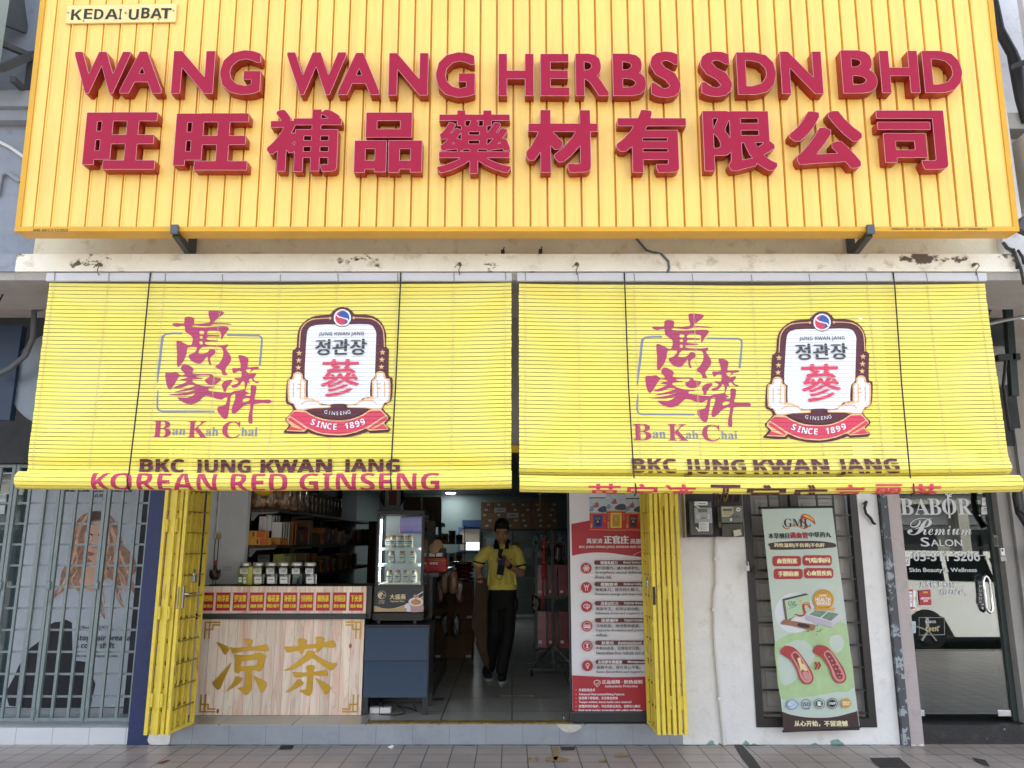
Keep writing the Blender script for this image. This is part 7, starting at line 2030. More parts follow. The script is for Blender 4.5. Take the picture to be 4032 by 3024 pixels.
for k in range(5):
    carton('soup_pack', -2.36, -2.262, 7.78 + k * .10, 7.86 + k * .10, BZ[0] + .0005, BZ[0] + .24, LBX, f'lime green soup packet box on the lower shelf, {ORD[k]} from the near end', 'box', 'lime green packets', [(.1, .9, .1, .35, GBX, 'r'), (.15, .85, .5, .9, mat('pale_print', 'b9b58a', .5, var=.2), 'r')])
y, k = 8.33, 0
while y < 11.5:
    h = RN.uniform(.14, .24)
    carton('goods_box', -2.42, -2.262, y, y + .11, BZ[0] + .0005, BZ[0] + h, [OBX, BBX, TBX, RBX, mat('dim_yellow', 'a58a2e', .5), GBX][k % 6], f'dim goods box on the lower shelf beyond the lime packets, {ORD[k]} from them', 'box', 'goods on the lower shelf', [(.15, .85, .2, .8, COLS[(k + 2) % 8], 'r')])
    y += .17; k += 1
hc = MB(); c = at(1038, 1948, 7.45)
hc.lathe([(.10, .10), (.085, .02), (.045, -.005), (.002, -.01)], c, mat('lantern_yellow', 'c9a21a', .5), 16); hc.prism([(c.x + x, c.z + z) for x, z in smooth([(0, -.085), (-.022, -.055), (-.012, -.035), (0, -.045), (.012, -.035), (.022, -.055)], 3)], front(7.44), 0, .006, mat('charm_gold', 'c3a060', .4)); hc.tube([(c.x, 7.44, c.z - .09), (c.x, 7.44, c.z - .19)], .004, RC, 5); hc.tube([(c.x, 7.45, c.z + .1), (c.x, 7.45, 2.62)], .002, RC, 4)
single(hc, 'hanging_charm', 'yellow hanging charm with gold heart and red tassel before the bags', 'ornament', smooth=50)
# dim things in the middle of the shop
carton('red_cabinet', -2.20, -1.75, 12.0, 12.9, .156, 1.93, mat('dark_red_cabinet', '4a1c1c', .5, var=.1), 'tall dark red cabinet at the end of the left shelf', 'cabinet', None, [(.49, .51, 0, 1, TX, 'f')])
carton('wall_poster', -1.62, -1.42, 9.9, 9.905, 2.02, 2.30, mat('poster_pale', '8d9196', .6, var=.2), 'pale poster hanging from the shop ceiling left of the chiller', 'poster', None, [(.25, .75, .2, .9, mat('poster_red', '6a3430', .6), 'f')])
fan = thing('wall_fan', 'round dark wall fan with a pale hub behind the chiller', 'fan', (-1.52, 10.6, 2.2))
c = at(1544, 1955, 10.5)
b = MB(); b.lathe([(.05, -.02), (.16, -.05), (.17, 0), (.16, .05), (.05, .02)], c, mat('fan_dark', '23272a', .4, var=.1), 30, Matrix.Rotation(radians(90), 4, 'X')); b.build('cage', fan, smooth=40)
b = MB(); b.lathe([(.035, -.056), (.035, .06), (.02, .065)], c, mat('fan_hub', '6f7476', .4), 18, Matrix.Rotation(radians(90), 4, 'X')); b.build('hub', fan, smooth=40)
for k in range(4):
    z = 1.72 + (k // 2) * .2; x = -1.72 + (k % 2) * .3
    carton('stock_carton', x, x + .28, 12.3, 12.6, z + .21 - .01, z + .40, BBX, f'dim brown stock carton high up behind the fan, {("lower left", "lower right", "upper left", "upper right")[k]} of four', 'carton', 'stock cartons behind the fan')
ra = MB(); ra.box(-1.75, -1.1, 12.2, 12.9, 1.86, 1.915, SHD); ra.box(-1.75, -1.70, 12.2, 12.25, .156, 1.859, SHD); ra.box(-1.15, -1.10, 12.2, 12.25, .156, 1.859, SHD); single(ra, 'stock_rack', 'dark rack carrying the stock cartons behind the fan', 'rack')
# service counter right of the cabinet
sc = thing('service_counter', 'dark glass fronted service counter running into the shop behind the cabinet', 'counter', (-.6, 8.6, .155))
DKC = mat('counter_dark', '25282a', .25, var=.1)
b = MB(); b.box(-1.2, -.76, 7.58, 9.4, .16, 1.295, DKC); b.box(-1.2, -.70, 7.55, 9.45, 1.296, 1.33, mat('counter_top', '3a3230', .3)); b.build('body', sc)
b = MB(); b.box(-.759, -.751, 7.6, 9.38, .30, 1.28, glass('case_glass', 'ccd4d2', 1.2)); b.build('pane', sc)
b = MB(); b.box(-1.20, -.90, 9.2, 9.25, 1.331, 1.86, DKC); b.build('screen', sc)
pb_ = thing('promo_box', 'red promotion box with white characters on the service counter', 'box', (-.72, 7.9, .986))
x0, x1 = at(1680, 2200, 7.8).x, at(1758, 2200, 7.8).x
z0, z1 = 1.331, at(1700, 2196, 7.8).z
b = MB(); b.bbox(x0, x1, 7.8, 8.0, 1.3315, z1, mat('promo_red', 'b3202a', .45, var=.05), .004, 1)
A = Art(front(7.8), 1400, 1900, 3.687, d0=.001); A.text('有收售', 1075, 1155, 1195, 1190, PWH, 4)
for k in range(2):
    A.rect(1080, 1105 + k * 22, 1310, 1114 + k * 22, mat('promo_gold', 'b07a2a', .5, var=.4, scale=60))
b.art(A); b.build('box', pb_)
for k, (x, y, r) in enumerate(((1710, 2160, .052), (1722, 2145, .050), (1732, 2163, .045))):
    p = at(x, y, 7.83 + .03 * k)
    m = MB(); m.lathe([(.01, -r * .6), (r, -r * .35), (r, r * .35), (.01, r * .6)], p, mat('mushroom_tan', 'b08d6c', .7, var=.15), 18, Matrix.Rotation(radians(80), 4, 'X') @ Matrix.Rotation(.3 * k, 4, 'Y')); single(m, 'dried_mushroom', f'pale round dried mushroom on the promotion box, {("left", "middle", "right")[k]} of three', 'mushroom', 'dried mushrooms on the red box', smooth=50)
carton('mushroom_stand', x0, x1 - .02, 7.85, 7.99, z1 + .0005, z1 + .09, mat('stand_dark', '2a2626', .5), 'dark stand with white diamond cards under the dried mushrooms', 'stand', None, [(.1, .45, .1, .5, JPAP, 'f'), (.5, .85, .1, .5, JPAP, 'f')])
# cartons and snack packs behind the counter
CART = mat('kraft_carton', '75583c', .75, var=.12)
x0, x1 = at(1745, 2500, 10.3).x, at(1862, 2500, 10.3).x
for k in range(6):
    z = .157 + k * .160
    carton('kraft_carton', x0 + RN.uniform(-.01, .01), x1 + RN.uniform(-.01, .01), 10.3, 10.65, z, z + .157, CART, f'kraft carton in the floor stack left of the person, {ORD[k]} from the floor', 'carton', 'kraft cartons stacked on the floor', [(.78, .95, .12, .32, JPAP, 'f')] if k in (0, 3) else None)
for k in range(5):
    bag(at(1822, 2250, 10.4).x + RN.uniform(-.02, .02), 10.45, 1.118 + k * .05, .13, .10, .028, f'shiny red brown snack pack stacked on the kraft cartons, {ORD[k]} from the bottom', mat('snack_red', '6f2c22', .2, var=.4, scale=25, coat=1), 'snack_pack', 'snack packs on the kraft cartons', 'snack pack')
for k, (x, y, c) in enumerate(((1785, 2290, 'a87c52'), (1806, 2330, '8a5a3a'), (1788, 2470, '3c3a30'))):
    p = at(x, y, 9.5); bag(p.x, 9.5 + .15 * k, p.z - .14, .05, .03, .14, ('tan long snack bag hanging at the end of the service counter', 'brown snack bag hanging beside the tan one at the service counter', 'dark bag hanging low by the service counter')[k], mat('hang_' + c, c, .3, var=.4, scale=30, coat=.6), 'hanging_bag', 'bags hanging by the service counter')
bs = thing('side_rack', 'dim white goods rack at the back left of the person', 'rack', (-1.1, 13, .155))
b = MB()
for z in (.5, .9, 1.25, 1.6):
    b.box(-1.55, -.78, 13.0, 13.4, z - .02, z, mat('rack_white', '8b8f8e', .5))
for x in (-1.55, -.79):
    b.box(x, x + .012, 12.985, 12.999, .156, 1.95, SHD)
b.build('frame', bs)
for r_ in range(3):
    for k in range(6):
        carton('rack_pack', -1.53 + k * .12, -1.43 + k * .12, 13.02, 13.2, (.9, 1.25, 1.6)[r_] + .0005, (.9, 1.25, 1.6)[r_] + RN.uniform(.13, .24), [WBX, TBX, GBX, mat('blue_pack', '3d5570', .5), BBX, WBX][(k + r_ * 2) % 6], f'pack on the {("lower", "middle", "upper")[r_]} board of the dim side rack, {ORD[k]} from the left', 'pack', 'packs on the side rack', [(.2, .8, .3, .7, TX, 'f')])
# back wall: carton stack on a goods rack
bk = thing('back_rack', 'dark goods rack across the back of the shop under the carton stack', 'rack', (.3, 15.6, .155))
b = MB()
for z in (.55, .95, 1.33, 1.72):
    b.box(-.62, 1.30, 15.45, 15.9, z - .03, z, mat('rack_grey', '6b706f', .5))
b.box(-.62, 1.30, 15.42, 15.9, 1.835, 1.875, SHD)
for x in (-.64, .0, .64, 1.29):
    b.box(x, x + .03, 15.40, 15.44, .156, 1.834, SHD)
b.build('frame', bk)
for cidx in range(6):
    for r_ in range(5):
        x = -.615 + cidx * .253
        z = 1.876 + (4 - r_) * .104
        jx = RN.uniform(-.006, .006)
        fc = [(.1 + .5 * RN.random(), .0, .4, .8, JPAP, 'f')]
        a = RN.uniform(.1, .65)
        fc = [(a, a + .24, .35, .72, mat('carton_slip', 'a2a09a', .6), 'f')]
        if (cidx, r_) in ((1, 1), (2, 2)):
            fc = [(.02, .98, .05, .95, mat('carton_slip'), 'f'), (.25, .75, .4, .6, mat('slip_print', '6d6c6a', .6), 'f')]
        carton('medicine_carton', x + jx, x + jx + .247, 15.45, 15.8, z, z + .1015, CART, f'brown medicine carton at the back, {ORD[r_]} row from the top, {ORD[cidx]} column from the left', 'carton', 'medicine cartons stacked on the back rack', fc)
for r_, z in enumerate((.95, 1.33, 1.72)):
    for k in range(9):
        if z > 1.7:
            continue
        carton('shelf_pack', -.60 + k * .205, -.43 + k * .205, 15.47, 15.7, z + .0005, z + RN.uniform(.17, .30), [mat('grey_pack', '7b7d7c', .4, var=.5, scale=25), mat('pale_pack', '9a9590', .4, var=.5, scale=25), mat('olive_pack', '6b6238', .5, var=.3), GBX, mat('grey_pack')][(k * 2 + r_) % 5], f'plastic goods pack on the {("lower", "upper")[r_]} board of the back rack, {ORD[k]} from the left', 'pack', 'packs on the back rack')
# trolley rack with lanterns and pink bags at the right
tr_ = thing('trolley_rack', 'dark steel trolley rack on castors with hanging stock, right of the person', 'rack', (.46, 9.3, .155))
TRM = mat('trolley_steel', '262c31', .4, var=.1)
b = MB()
for x in (.28, .66):
    for y in (9.15, 9.55):
        b.box(x - .013, x + .013, y - .013, y + .013, .23, 1.62, TRM)
b.box(.45, .48, 9.10, 9.13, .25, 1.75, TRM)
for z in (.40, .98, 1.60):
    b.box(.267, .673, 9.137, 9.163, z, z + .03, TRM); b.box(.267, .673, 9.537, 9.563, z, z + .03, TRM); b.box(.25, .29, 9.164, 9.536, z + .001, z + .029, TRM); b.box(.65, .69, 9.164, 9.536, z + .001, z + .029, TRM)
b.bar((.465, 9.11, .48), (.22, 9.05, .24), .022, .022, TRM); b.bar((.465, 9.11, .48), (.70, 9.05, .24), .022, .022, TRM); b.box(.18, .74, 9.03, 9.06, .21, .24, TRM); b.box(.18, .74, 9.5, 9.53, .21, .24, TRM)
b.build('frame', tr_)
for x in (.22, .70):
    m = MB(); m.lathe([(.03, -.014), (.036, -.008), (.036, .008), (.03, .014)], (x, 9.045, .192), mat('castor_black', '151515', .5), 14, Matrix.Rotation(radians(90), 4, 'Y')); m.build('castor', tr_, smooth=50)
PNK = mat('pink_bag', '85384a', .3, var=.3, scale=8, coat=.5)
for r_ in range(2):
    for k in range(3):
        carton('pink_bag', .285 + k * .125, .395 + k * .125, 9.16, 9.30, (1.0 if r_ else .44), (1.36 if r_ else .84), PNK, f'pink paper bag on the trolley rack, {("lower", "upper")[r_]} tier, {ORD[k]} from the left', 'bag', 'pink bags on the trolley rack', [(.15, .5, .12, .2, JPAP, 'f')])
for k in range(5):
    p = at((2112, 2125, 2200, 2215, 2228)[k], (2380, 2280, 2190, 2260, 2320)[k], 9.2)
    bag(p.x, 9.3 + .03 * k, p.z - .10, .05, .04, .13, f'dark shiny snack bag hanging on the trolley rack, {ORD[k]} of five from the left', mat('dark_snack', '4c3527', .2, var=.6, scale=25, coat=1), 'rack_bag', 'snack bags on the trolley rack')
for k in range(4):
    p = at((2115, 2140, 2180, 2205)[k], 2140, 9.35)
    bag(p.x, 9.45, p.z - .10, .04, .04, .11, f'pale teal packet on top of the trolley rack, {ORD[k]} of four from the left', mat('teal_pack', '5d7f88', .3, var=.3, scale=25), 'teal_packet', 'teal packets on the trolley rack')
ls = thing('lantern_string', 'string of eight small red lanterns with a red tassel in front of the trolley rack', 'ornament', (.36, 9.05, 1.3))
LR = mat('lantern_red', 'c2171c', .4, var=.08)
for k in range(8):
    p = at(1780 + 835 / 2.305, 2000 + (302 + k * 47.5) / 2.305, 9.02)
    m = MB(); m.lathe([(.008, -.022), (.022, -.017), (.027, 0), (.022, .017), (.008, .022)], p, LR, 14); m.lathe([(.010, .0225), (.010, .028)], p, mat('lantern_gold', 'b98a2c', .4), 8); m.build('lantern', ls, smooth=40)
p, q = at(2142, 2125, 9.02), at(2142, 2300, 9.02)
m = MB(); m.tube([(p.x, 9.02, p.z + .12), (q.x, 9.02, q.z)], .003, LR, 5); m.build('string', ls)
p, q = at(2139, 2292, 9.02), at(2139, 2385, 9.02)
m = MB(); m.tube([p, (p + q) / 2, q], [.007, .010, .014], LR, 8); m.build('tassel', ls)
cm = MB(); p = at(2126, 1946, 8.3); cm.lathe([(.004, -.012), (.014, -.003), (.014, .010), (.004, .018)], p, mat('charm_gold'), 12); cm.tube([p, (p.x, p.y, p.z - .15)], .003, mat('charm_gold'), 5); cm.tube([p, (p.x, p.y, 2.62)], .0015, RC, 4); single(cm, 'ceiling_charm', 'small gold charm hanging from the ceiling above the carton stack', 'ornament', smooth=50)
fl = MB(); p = at(1892, 2546, 8.3); q0, q1 = onz(1972, 2743, .1565), onz(2104, 2750, .1565)
fl.add([(q0.x, q0.y, .1566), (q1.x, q0.y, .1566), (q1.x, q0.y + .07, .1566), (q0.x, q0.y + .07, .1566)], [(0, 1, 2, 3)], mat('floor_tape', 'a39c88', .4)); single(fl, 'floor_strip', 'pale strip of tape on the shop floor in front of the person', 'tape')

# ================================================================== THE PERSON
PYD = 8.75
def J(x, y, dy=0.0):
    return at(1780 + x / 2.305, 2000 + y / 2.305, PYD + dy)
def capsule(mb, p, q, r1, r2, m, n=14):
    p, q = Vector(p), Vector(q)
    P, Rr = [], []
    d = (q - p)
    L = d.length or 1e-4
    d.normalize()
    for a in (-90, -60, -30):
        P.append(p + d * r1 * sin(radians(a))); Rr.append(max(r1 * cos(radians(a)), .0008))
    P += [p, q]; Rr += [r1, r2]
    for a in (30, 60, 90):
        P.append(q + d * r2 * sin(radians(a))); Rr.append(max(r2 * cos(radians(a)), .0008))
    mb.tube(P, Rr, m, n)
def ellipsoid(mb, c, rx, ry, rz, m, rot=None):
    bm = bmesh.new(); bmesh.ops.create_icosphere(bm, subdivisions=3, radius=1)
    V = []
    for v in bm.verts:
        w = Vector((v.co.x * rx, v.co.y * ry, v.co.z * rz))
        if rot is not None:
            w = rot @ w
        V.append(Vector(c) + w)
    mb.add(V, [[v.index for v in f.verts] for f in bm.faces], m); bm.free()
def loft(mb, rings, m, n=24):
    """Rings (centre, rx, ry) one above the other, closed at both ends."""
    V = []
    for c, rx, ry in rings:
        V += [(c[0] + rx * cos(2 * pi * k / n), c[1] + ry * sin(2 * pi * k / n), c[2]) for k in range(n)]
    Q = []
    for i in range(len(rings) - 1):
        Q += [(i * n + k, i * n + (k + 1) % n, (i + 1) * n + (k + 1) % n, (i + 1) * n + k) for k in range(n)]
    Q += [tuple(range(n))[::-1], tuple((len(rings) - 1) * n + k for k in range(n))]
    mb.add(V, Q, m)
def fuse(mb, name, parent, voxel, m, smooth_it=2, label=None):
    """Weld overlapping shapes into one continuous skin."""
    o = mb.build(name, None)
    r = o.modifiers.new('r', 'REMESH'); r.mode = 'VOXEL'; r.voxel_size = voxel
    s = o.modifiers.new('s', 'SMOOTH'); s.factor = .5; s.iterations = smooth_it
    dg = bpy.context.evaluated_depsgraph_get()
    me = bpy.data.meshes.new_from_object(o.evaluated_get(dg))
    o.modifiers.clear()
    o.data = me
    me.materials.clear(); me.materials.append(m)
    me.polygons.foreach_set('material_index', [0] * len(me.polygons))
    me.shade_smooth()
    if parent:
        me.transform(Matrix.Translation(-ORG[parent.name]))
        o.parent = parent
        ORG[o.name] = ORG[parent.name]
    return o
SK = mat('skin', 'b98a6c', .5, var=.06, scale=20)
base = J(420, 1500); base.z = .155
pe = thing('person', 'person in yellow polo shirt and black trousers looking at a phone in the doorway', 'person', (base.x, PYD, .155))
b = MB()
hd = J(452, 205, -.02)
tilt = Matrix.Rotation(radians(22), 3, 'X')            # the head looks down at the phone
H_ = lambda x, y, z: hd + tilt @ Vector((x, y, z))
ellipsoid(b, H_(0, .012, .030), .076, .092, .090, SK, tilt)
ellipsoid(b, H_(0, -.020, -.030), .062, .066, .085, SK, tilt)
ellipsoid(b, H_(0, -.050, -.088), .030, .028, .026, SK, tilt)
for s in (-1, 1):
    capsule(b, H_(s * .054, -.030, -.055), H_(s * .022, -.056, -.088), .024, .020, SK)
    ellipsoid(b, H_(s * .079, .012, -.012), .012, .022, .034, SK, tilt)
    ellipsoid(b, H_(s * .036, -.062, -.032), .026, .020, .022, SK, tilt)
    capsule(b, H_(s * .012, -.082, .012), H_(s * .048, -.068, .014), .010, .009, SK, 8)
    ellipsoid(b, H_(s * .012, -.090, -.040), .009, .010, .008, SK, tilt)
    ellipsoid(b, H_(s * .030, -.074, -.003), .013, .010, .009, SK, tilt)
capsule(b, H_(0, -.082, .005), H_(0, -.098, -.034), .0085, .013, SK, 8)
capsule(b, H_(-.020, -.079, -.066), H_(.020, -.079, -.066), .007, .007, SK, 8); capsule(b, H_(-.017, -.080, -.076), H_(.017, -.080, -.076), .008, .008, SK, 8)
nk = J(452, 385, .03)
capsule(b, H_(0, .03, -.05), nk, .056, .062, SK)
# trunk and limbs under the clothes
sh_l, sh_r = J(318, 398, .02), J(584, 398, .02)
hip = J(458, 790, .02)
capsule(b, nk + Vector((0, 0, -.09)), hip, .09, .10, SK); capsule(b, nk, nk + Vector((0, 0, -.1)), .06, .07, SK); capsule(b, sh_l, sh_r, .040, .040, SK)
el_l, wr_l = J(226, 515, .06), J(240, 588, .02)
el_r, wr_r = J(628, 590, -.03), J(520, 528, -.20)
for a_, e_, w_ in ((sh_l, el_l, wr_l), (sh_r, el_r, wr_r)):
    capsule(b, a_, e_, .046, .040, SK); capsule(b, e_, w_, .040, .027, SK)
# hand on the cardboard (left in the photo): palm down, fingers over the edge
pm = J(245, 622, -.02)
capsule(b, wr_l, pm, .027, .030, SK); ellipsoid(b, pm, .036, .026, .040, SK)
for k, L in enumerate((.060, .066, .064, .052)):
    r0 = pm + Vector((-.026 + k * .019, -.012, -.028))
    r1 = r0 + Vector((.004, -.016, -.024)); r2 = r1 + Vector((.003, .006, -(L - .040)))
    capsule(b, r0, r1, .0088, .0082, SK, 8); capsule(b, r1, r2, .0082, .0068, SK, 8)
capsule(b, pm + Vector((.028, .002, .004)), pm + Vector((.050, -.004, -.022)), .0105, .0095, SK, 8); capsule(b, pm + Vector((.050, -.004, -.022)), pm + Vector((.048, .002, -.048)), .0095, .008, SK, 8)
# hand holding the phone: fingers across the back, thumb in front
pm2 = J(486, 492, -.26)
capsule(b, wr_r, pm2, .026, .030, SK); ellipsoid(b, pm2, .038, .024, .036, SK)
for k, L in enumerate((.070, .076, .072, .058)):
    r0 = pm2 + Vector((-.022, -.010, .026 - k * .0185))
    r1 = r0 + Vector((-.034, -.012, .006)); r2 = r1 + Vector((-(L - .036), .004, .008))
    capsule(b, r0, r1, .0088, .0082, SK, 8); capsule(b, r1, r2, .0082, .0068, SK, 8)
capsule(b, pm2 + Vector((.006, .014, .026)), pm2 + Vector((-.004, .026, .058)), .011, .0095, SK, 8); capsule(b, pm2 + Vector((-.004, .026, .058)), pm2 + Vector((-.030, .024, .074)), .0095, .008, SK, 8)
kn_l, an_l = J(385, 1130, -.02), J(342, 1425, .14)
kn_r, an_r = J(505, 1150, -.05), J(452, 1455, -.06)
hp_l, hp_r = J(385, 830, .02), J(525, 830, .02)
for a_, e_, w_ in ((hp_l, kn_l, an_l), (hp_r, kn_r, an_r)):
    capsule(b, a_, e_, .07, .05, SK); capsule(b, e_, w_, .048, .034, SK)
fuse(b, 'body', pe, .0052, SK, 2)
HR = mat('hair_black', '15130f', .55, var=.3, scale=60, bump=.6, bscale=90)
b = MB()
ellipsoid(b, H_(0, .018, .050), .081, .096, .085, HR, tilt); ellipsoid(b, H_(0, -.035, .098), .062, .050, .030, HR, tilt)
for s in (-1, 1):
    ellipsoid(b, H_(s * .068, .018, .020), .018, .055, .045, HR, tilt)
for k in range(9):
    a = -.06 + k * .015
    capsule(b, H_(a, -.030, .105), H_(a + .012, -.078 + abs(a) * .3, .062 + .010 * (k % 3)), .017, .008, HR, 8)
fuse(b, 'hair', pe, .006, HR, 1)
BRW = mat('brow_dark', '1a1613', .7, var=0)
for s in (-1, 1):
    b = MB(); b.tube([H_(s * .016, -.090, .013), H_(s * .034, -.086, .018), H_(s * .054, -.070, .012)], [.0035, .004, .0022], BRW, 6); b.build('eyebrow', pe)
    b = MB(); b.tube([H_(s * .018, -.084, -.007), H_(s * .031, -.0855, -.011), H_(s * .045, -.079, -.007)], [.0016, .0026, .0016], BRW, 6); b.build('eyelid_line', pe)
b = MB(); b.tube([H_(-.021, -.0855, -.0705), H_(0, -.0885, -.072), H_(.021, -.0855, -.0705)], .0022, mat('lip_line', '7a4038', .6, var=0), 6); b.build('mouth', pe)
POLO = mat('polo_yellow', 'efdf6e', .85, var=.07, scale=9, bump=.7, bscale=13); NAVY = mat('navy_cloth', '15161c', .8, var=.15)
b = MB()
hem = J(460, 738); c0 = lambda y, dy=0.01: J(458, y, dy)
rings = []
for y, rx, ry in ((742, .158, .118), (700, .162, .120), (640, .158, .118), (560, .156, .116), (480, .162, .118), (430, .168, .115), (395, .168, .105), (368, .148, .092), (348, .115, .078), (330, .074, .062)):
    c = c0(y); rings.append(((c.x, c.y + .01, c.z), rx, ry))
loft(b, rings, POLO)
capsule(b, J(345, 380, .02), J(300, 410, .03), .060, .066, POLO); capsule(b, J(300, 410, .03), J(252, 470, .05), .066, .066, POLO); capsule(b, J(252, 470, .05), J(247, 488, .052), .066, .067, POLO)
capsule(b, J(568, 382, .02), J(600, 420, .02), .058, .064, POLO); capsule(b, J(600, 420, .02), J(618, 505, .0), .064, .064, POLO); capsule(b, J(618, 505, 0), J(622, 525, -.004), .064, .066, POLO)
for k in range(6):
    capsule(b, J(340 + k * 45, 560 + (k % 2) * 40, -.115), J(330 + k * 50, 690, -.112), .008, .016, POLO, 6)
fuse(b, 'polo_shirt', pe, .006, POLO, 2)
b = MB()
for s, x0, x1 in ((-1, 382, 430), (1, 520, 478)):
    P = [J(x0 + 22, 290, .02), J(x0 - 6, 330, -.05), J(x0 - 4, 372, -.10), J(x1, 372, -.115), J(x1 - s * -4, 335, -.10), J(x0 + (30 if s < 0 else -30), 300, -.03)]
    n = len(P)
    b.add([p for p in P] + [p + Vector((0, -.012, 0)) for p in P], [tuple(range(n)), tuple(range(n, 2 * n))[::-1]] + [(i, (i + 1) % n, n + (i + 1) % n, n + i) for i in range(n)], NAVY)
b.tube([J(390, 312, .03), J(400, 290, .06), J(452, 280, .085), J(505, 290, .06), J(515, 312, .03)], .014, NAVY, 8)
b.build('collar', pe, smooth=50)
b = MB(); pp = [J(422, 372, -.120), J(466, 372, -.120), J(450, 420, -.132), J(446, 520, -.132), J(418, 520, -.132), J(416, 420, -.132)]
b.add(pp + [p + Vector((0, .02, 0)) for p in pp], [(0, 1, 2, 3, 4, 5), (6, 7, 1, 0), (11, 10, 9, 8, 7, 6), (0, 5, 11, 6), (5, 4, 10, 11), (4, 3, 9, 10), (3, 2, 8, 9), (2, 1, 7, 8)], NAVY); b.build('placket', pe)
for p, q, r in ((J(248, 486, .052), J(245, 500, .053), .0675), (J(621, 524, -.003), J(625, 540, -.007), .066)):
    b = MB(); b.tube([p, q], r, NAVY, 20); b.build('sleeve_band', pe, smooth=50)
b = MB(); P0 = J(533, 466, -.10)
b.add([P0 + Vector(v) for v in ((-.016, -.012, -.005), (0, -.014, .006), (.012, -.013, .002), (.016, -.012, -.006), (0, -.013, -.002))], [(0, 1, 2, 3, 4)], mat('shirt_logo', '6b2a22', .7, var=0)); b.build('shirt_logo', pe)
BKT = mat('black_trousers', '060607', .8, var=.2, scale=5)
b = MB()
w0 = J(458, 742)
loft(b, [((hip.x, PYD + .025, J(458, 920).z), .150, .118), ((hip.x, PYD + .02, J(458, 830).z), .160, .122), ((hip.x, PYD + .015, J(458, 735).z), .152, .112)], BKT)
for hp, kn, an in ((J(392, 850, .02), kn_l, an_l), (J(522, 850, .02), kn_r, an_r)):
    capsule(b, hp, kn, .086, .076, BKT); capsule(b, kn, an, .076, .066, BKT); capsule(b, an + Vector((0, 0, .03)), an + Vector((0, 0, -.02)), .066, .064, BKT)
b.bbox(J(580, 860).x - .03, J(592, 860).x + .008, PYD - .05, PYD + .09, J(590, 930).z, J(590, 830).z, BKT, .012, 2)
fuse(b, 'trousers', pe, .008, BKT, 3)
SH = mat('shoe_navy', '161b2a', .6, var=.1); SOLE = mat('shoe_sole', 'a8a8a8', .6, var=.05)
for an, rot, lift in ((J(318, 1490, .10), .25, .0), (J(456, 1510, -.08), -.08, .0)):
    b = MB()
    cz = .155 + .045
    Mr = Matrix.Rotation(rot, 3, 'Z')
    c = Vector((an.x, an.y, cz + lift))
    ellipsoid(b, c + Mr @ Vector((0, -.03, .005)), .048, .105, .042, SH, Mr); ellipsoid(b, c + Mr @ Vector((0, .05, .03)), .045, .06, .06, SH, Mr)
    s_ = fuse(b, 'shoe', pe, .007, SH, 2)
    b = MB(); P = [c + Mr @ Vector((.050 * cos(t) * (1 if sin(t) > 0 else 1.05), -.02 + .12 * sin(t), 0)) for t in [2 * pi * k / 18 for k in range(18)]]
    b.add([(p.x, p.y, .1555) for p in P] + [(p.x, p.y, .180) for p in P], [tuple(range(18))[::-1], tuple(range(18, 36))] + [(i, (i + 1) % 18, 18 + (i + 1) % 18, 18 + i) for i in range(18)], SOLE); b.build('sole', s_)
b = MB(); d = (pm2 - wr_r).normalized(); b.tube([wr_r - d * .012, wr_r + d * .016], .033, mat('watch_black', '101114', .4), 16); b.bbox(wr_r.x - .018, wr_r.x + .018, wr_r.y - .045, wr_r.y - .030, wr_r.z - .018, wr_r.z + .018, mat('watch_black'), .005, 1); b.build('wristwatch', pe, smooth=50)
ph = thing('phone', 'violet grey phone with dark camera block held up by the person', 'phone', (pm2.x - .04, pm2.y, pm2.z))
Mp = Matrix.Translation(J(455, 462, -.275)) @ Matrix.Rotation(radians(-38), 4, 'X') @ Matrix.Rotation(radians(8), 4, 'Y')
b = MB(); b.bbox(-.038, .038, -.005, .004, -.075, .03, mat('phone_violet', '5b5a70', .3, metal=.3), .006, 2, Mp); b.build('case', ph)
b = MB(); b.bbox(-.032, .000, -.008, -.0052, -.006, .024, mat('phone_camera', '1c1c22', .2), .002, 1, Mp); b.build('camera', ph)
fm = thing('face_mask', 'folded black face mask dangling from the hand that holds the phone', 'face mask', J(435, 560, -.28))
q = [J(418, 505, -.295), J(478, 512, -.29), J(476, 545, -.285), J(464, 612, -.28), J(402, 602, -.28), J(412, 545, -.29)]
b = MB(); n = 6; b.add(q + [p + Vector((0, .010, 0)) for p in q], [tuple(range(n)), tuple(range(n, 2 * n))[::-1]] + [(i, n + i, n + (i + 1) % n, (i + 1) % n) for i in range(n)], NAVY); b.build('cloth', fm)
b = MB(); b.tube([J(404, 600, -.275), J(398, 625, -.275), J(412, 645, -.275), J(438, 650, -.275), J(456, 635, -.275), J(462, 608, -.275)], .0032, mat('mask_elastic', '1e1e20', .7), 6); b.build('ear_loop', fm, smooth=60)
CBD = mat('flat_cardboard', '4f3f31', .85, var=.2, scale=12)
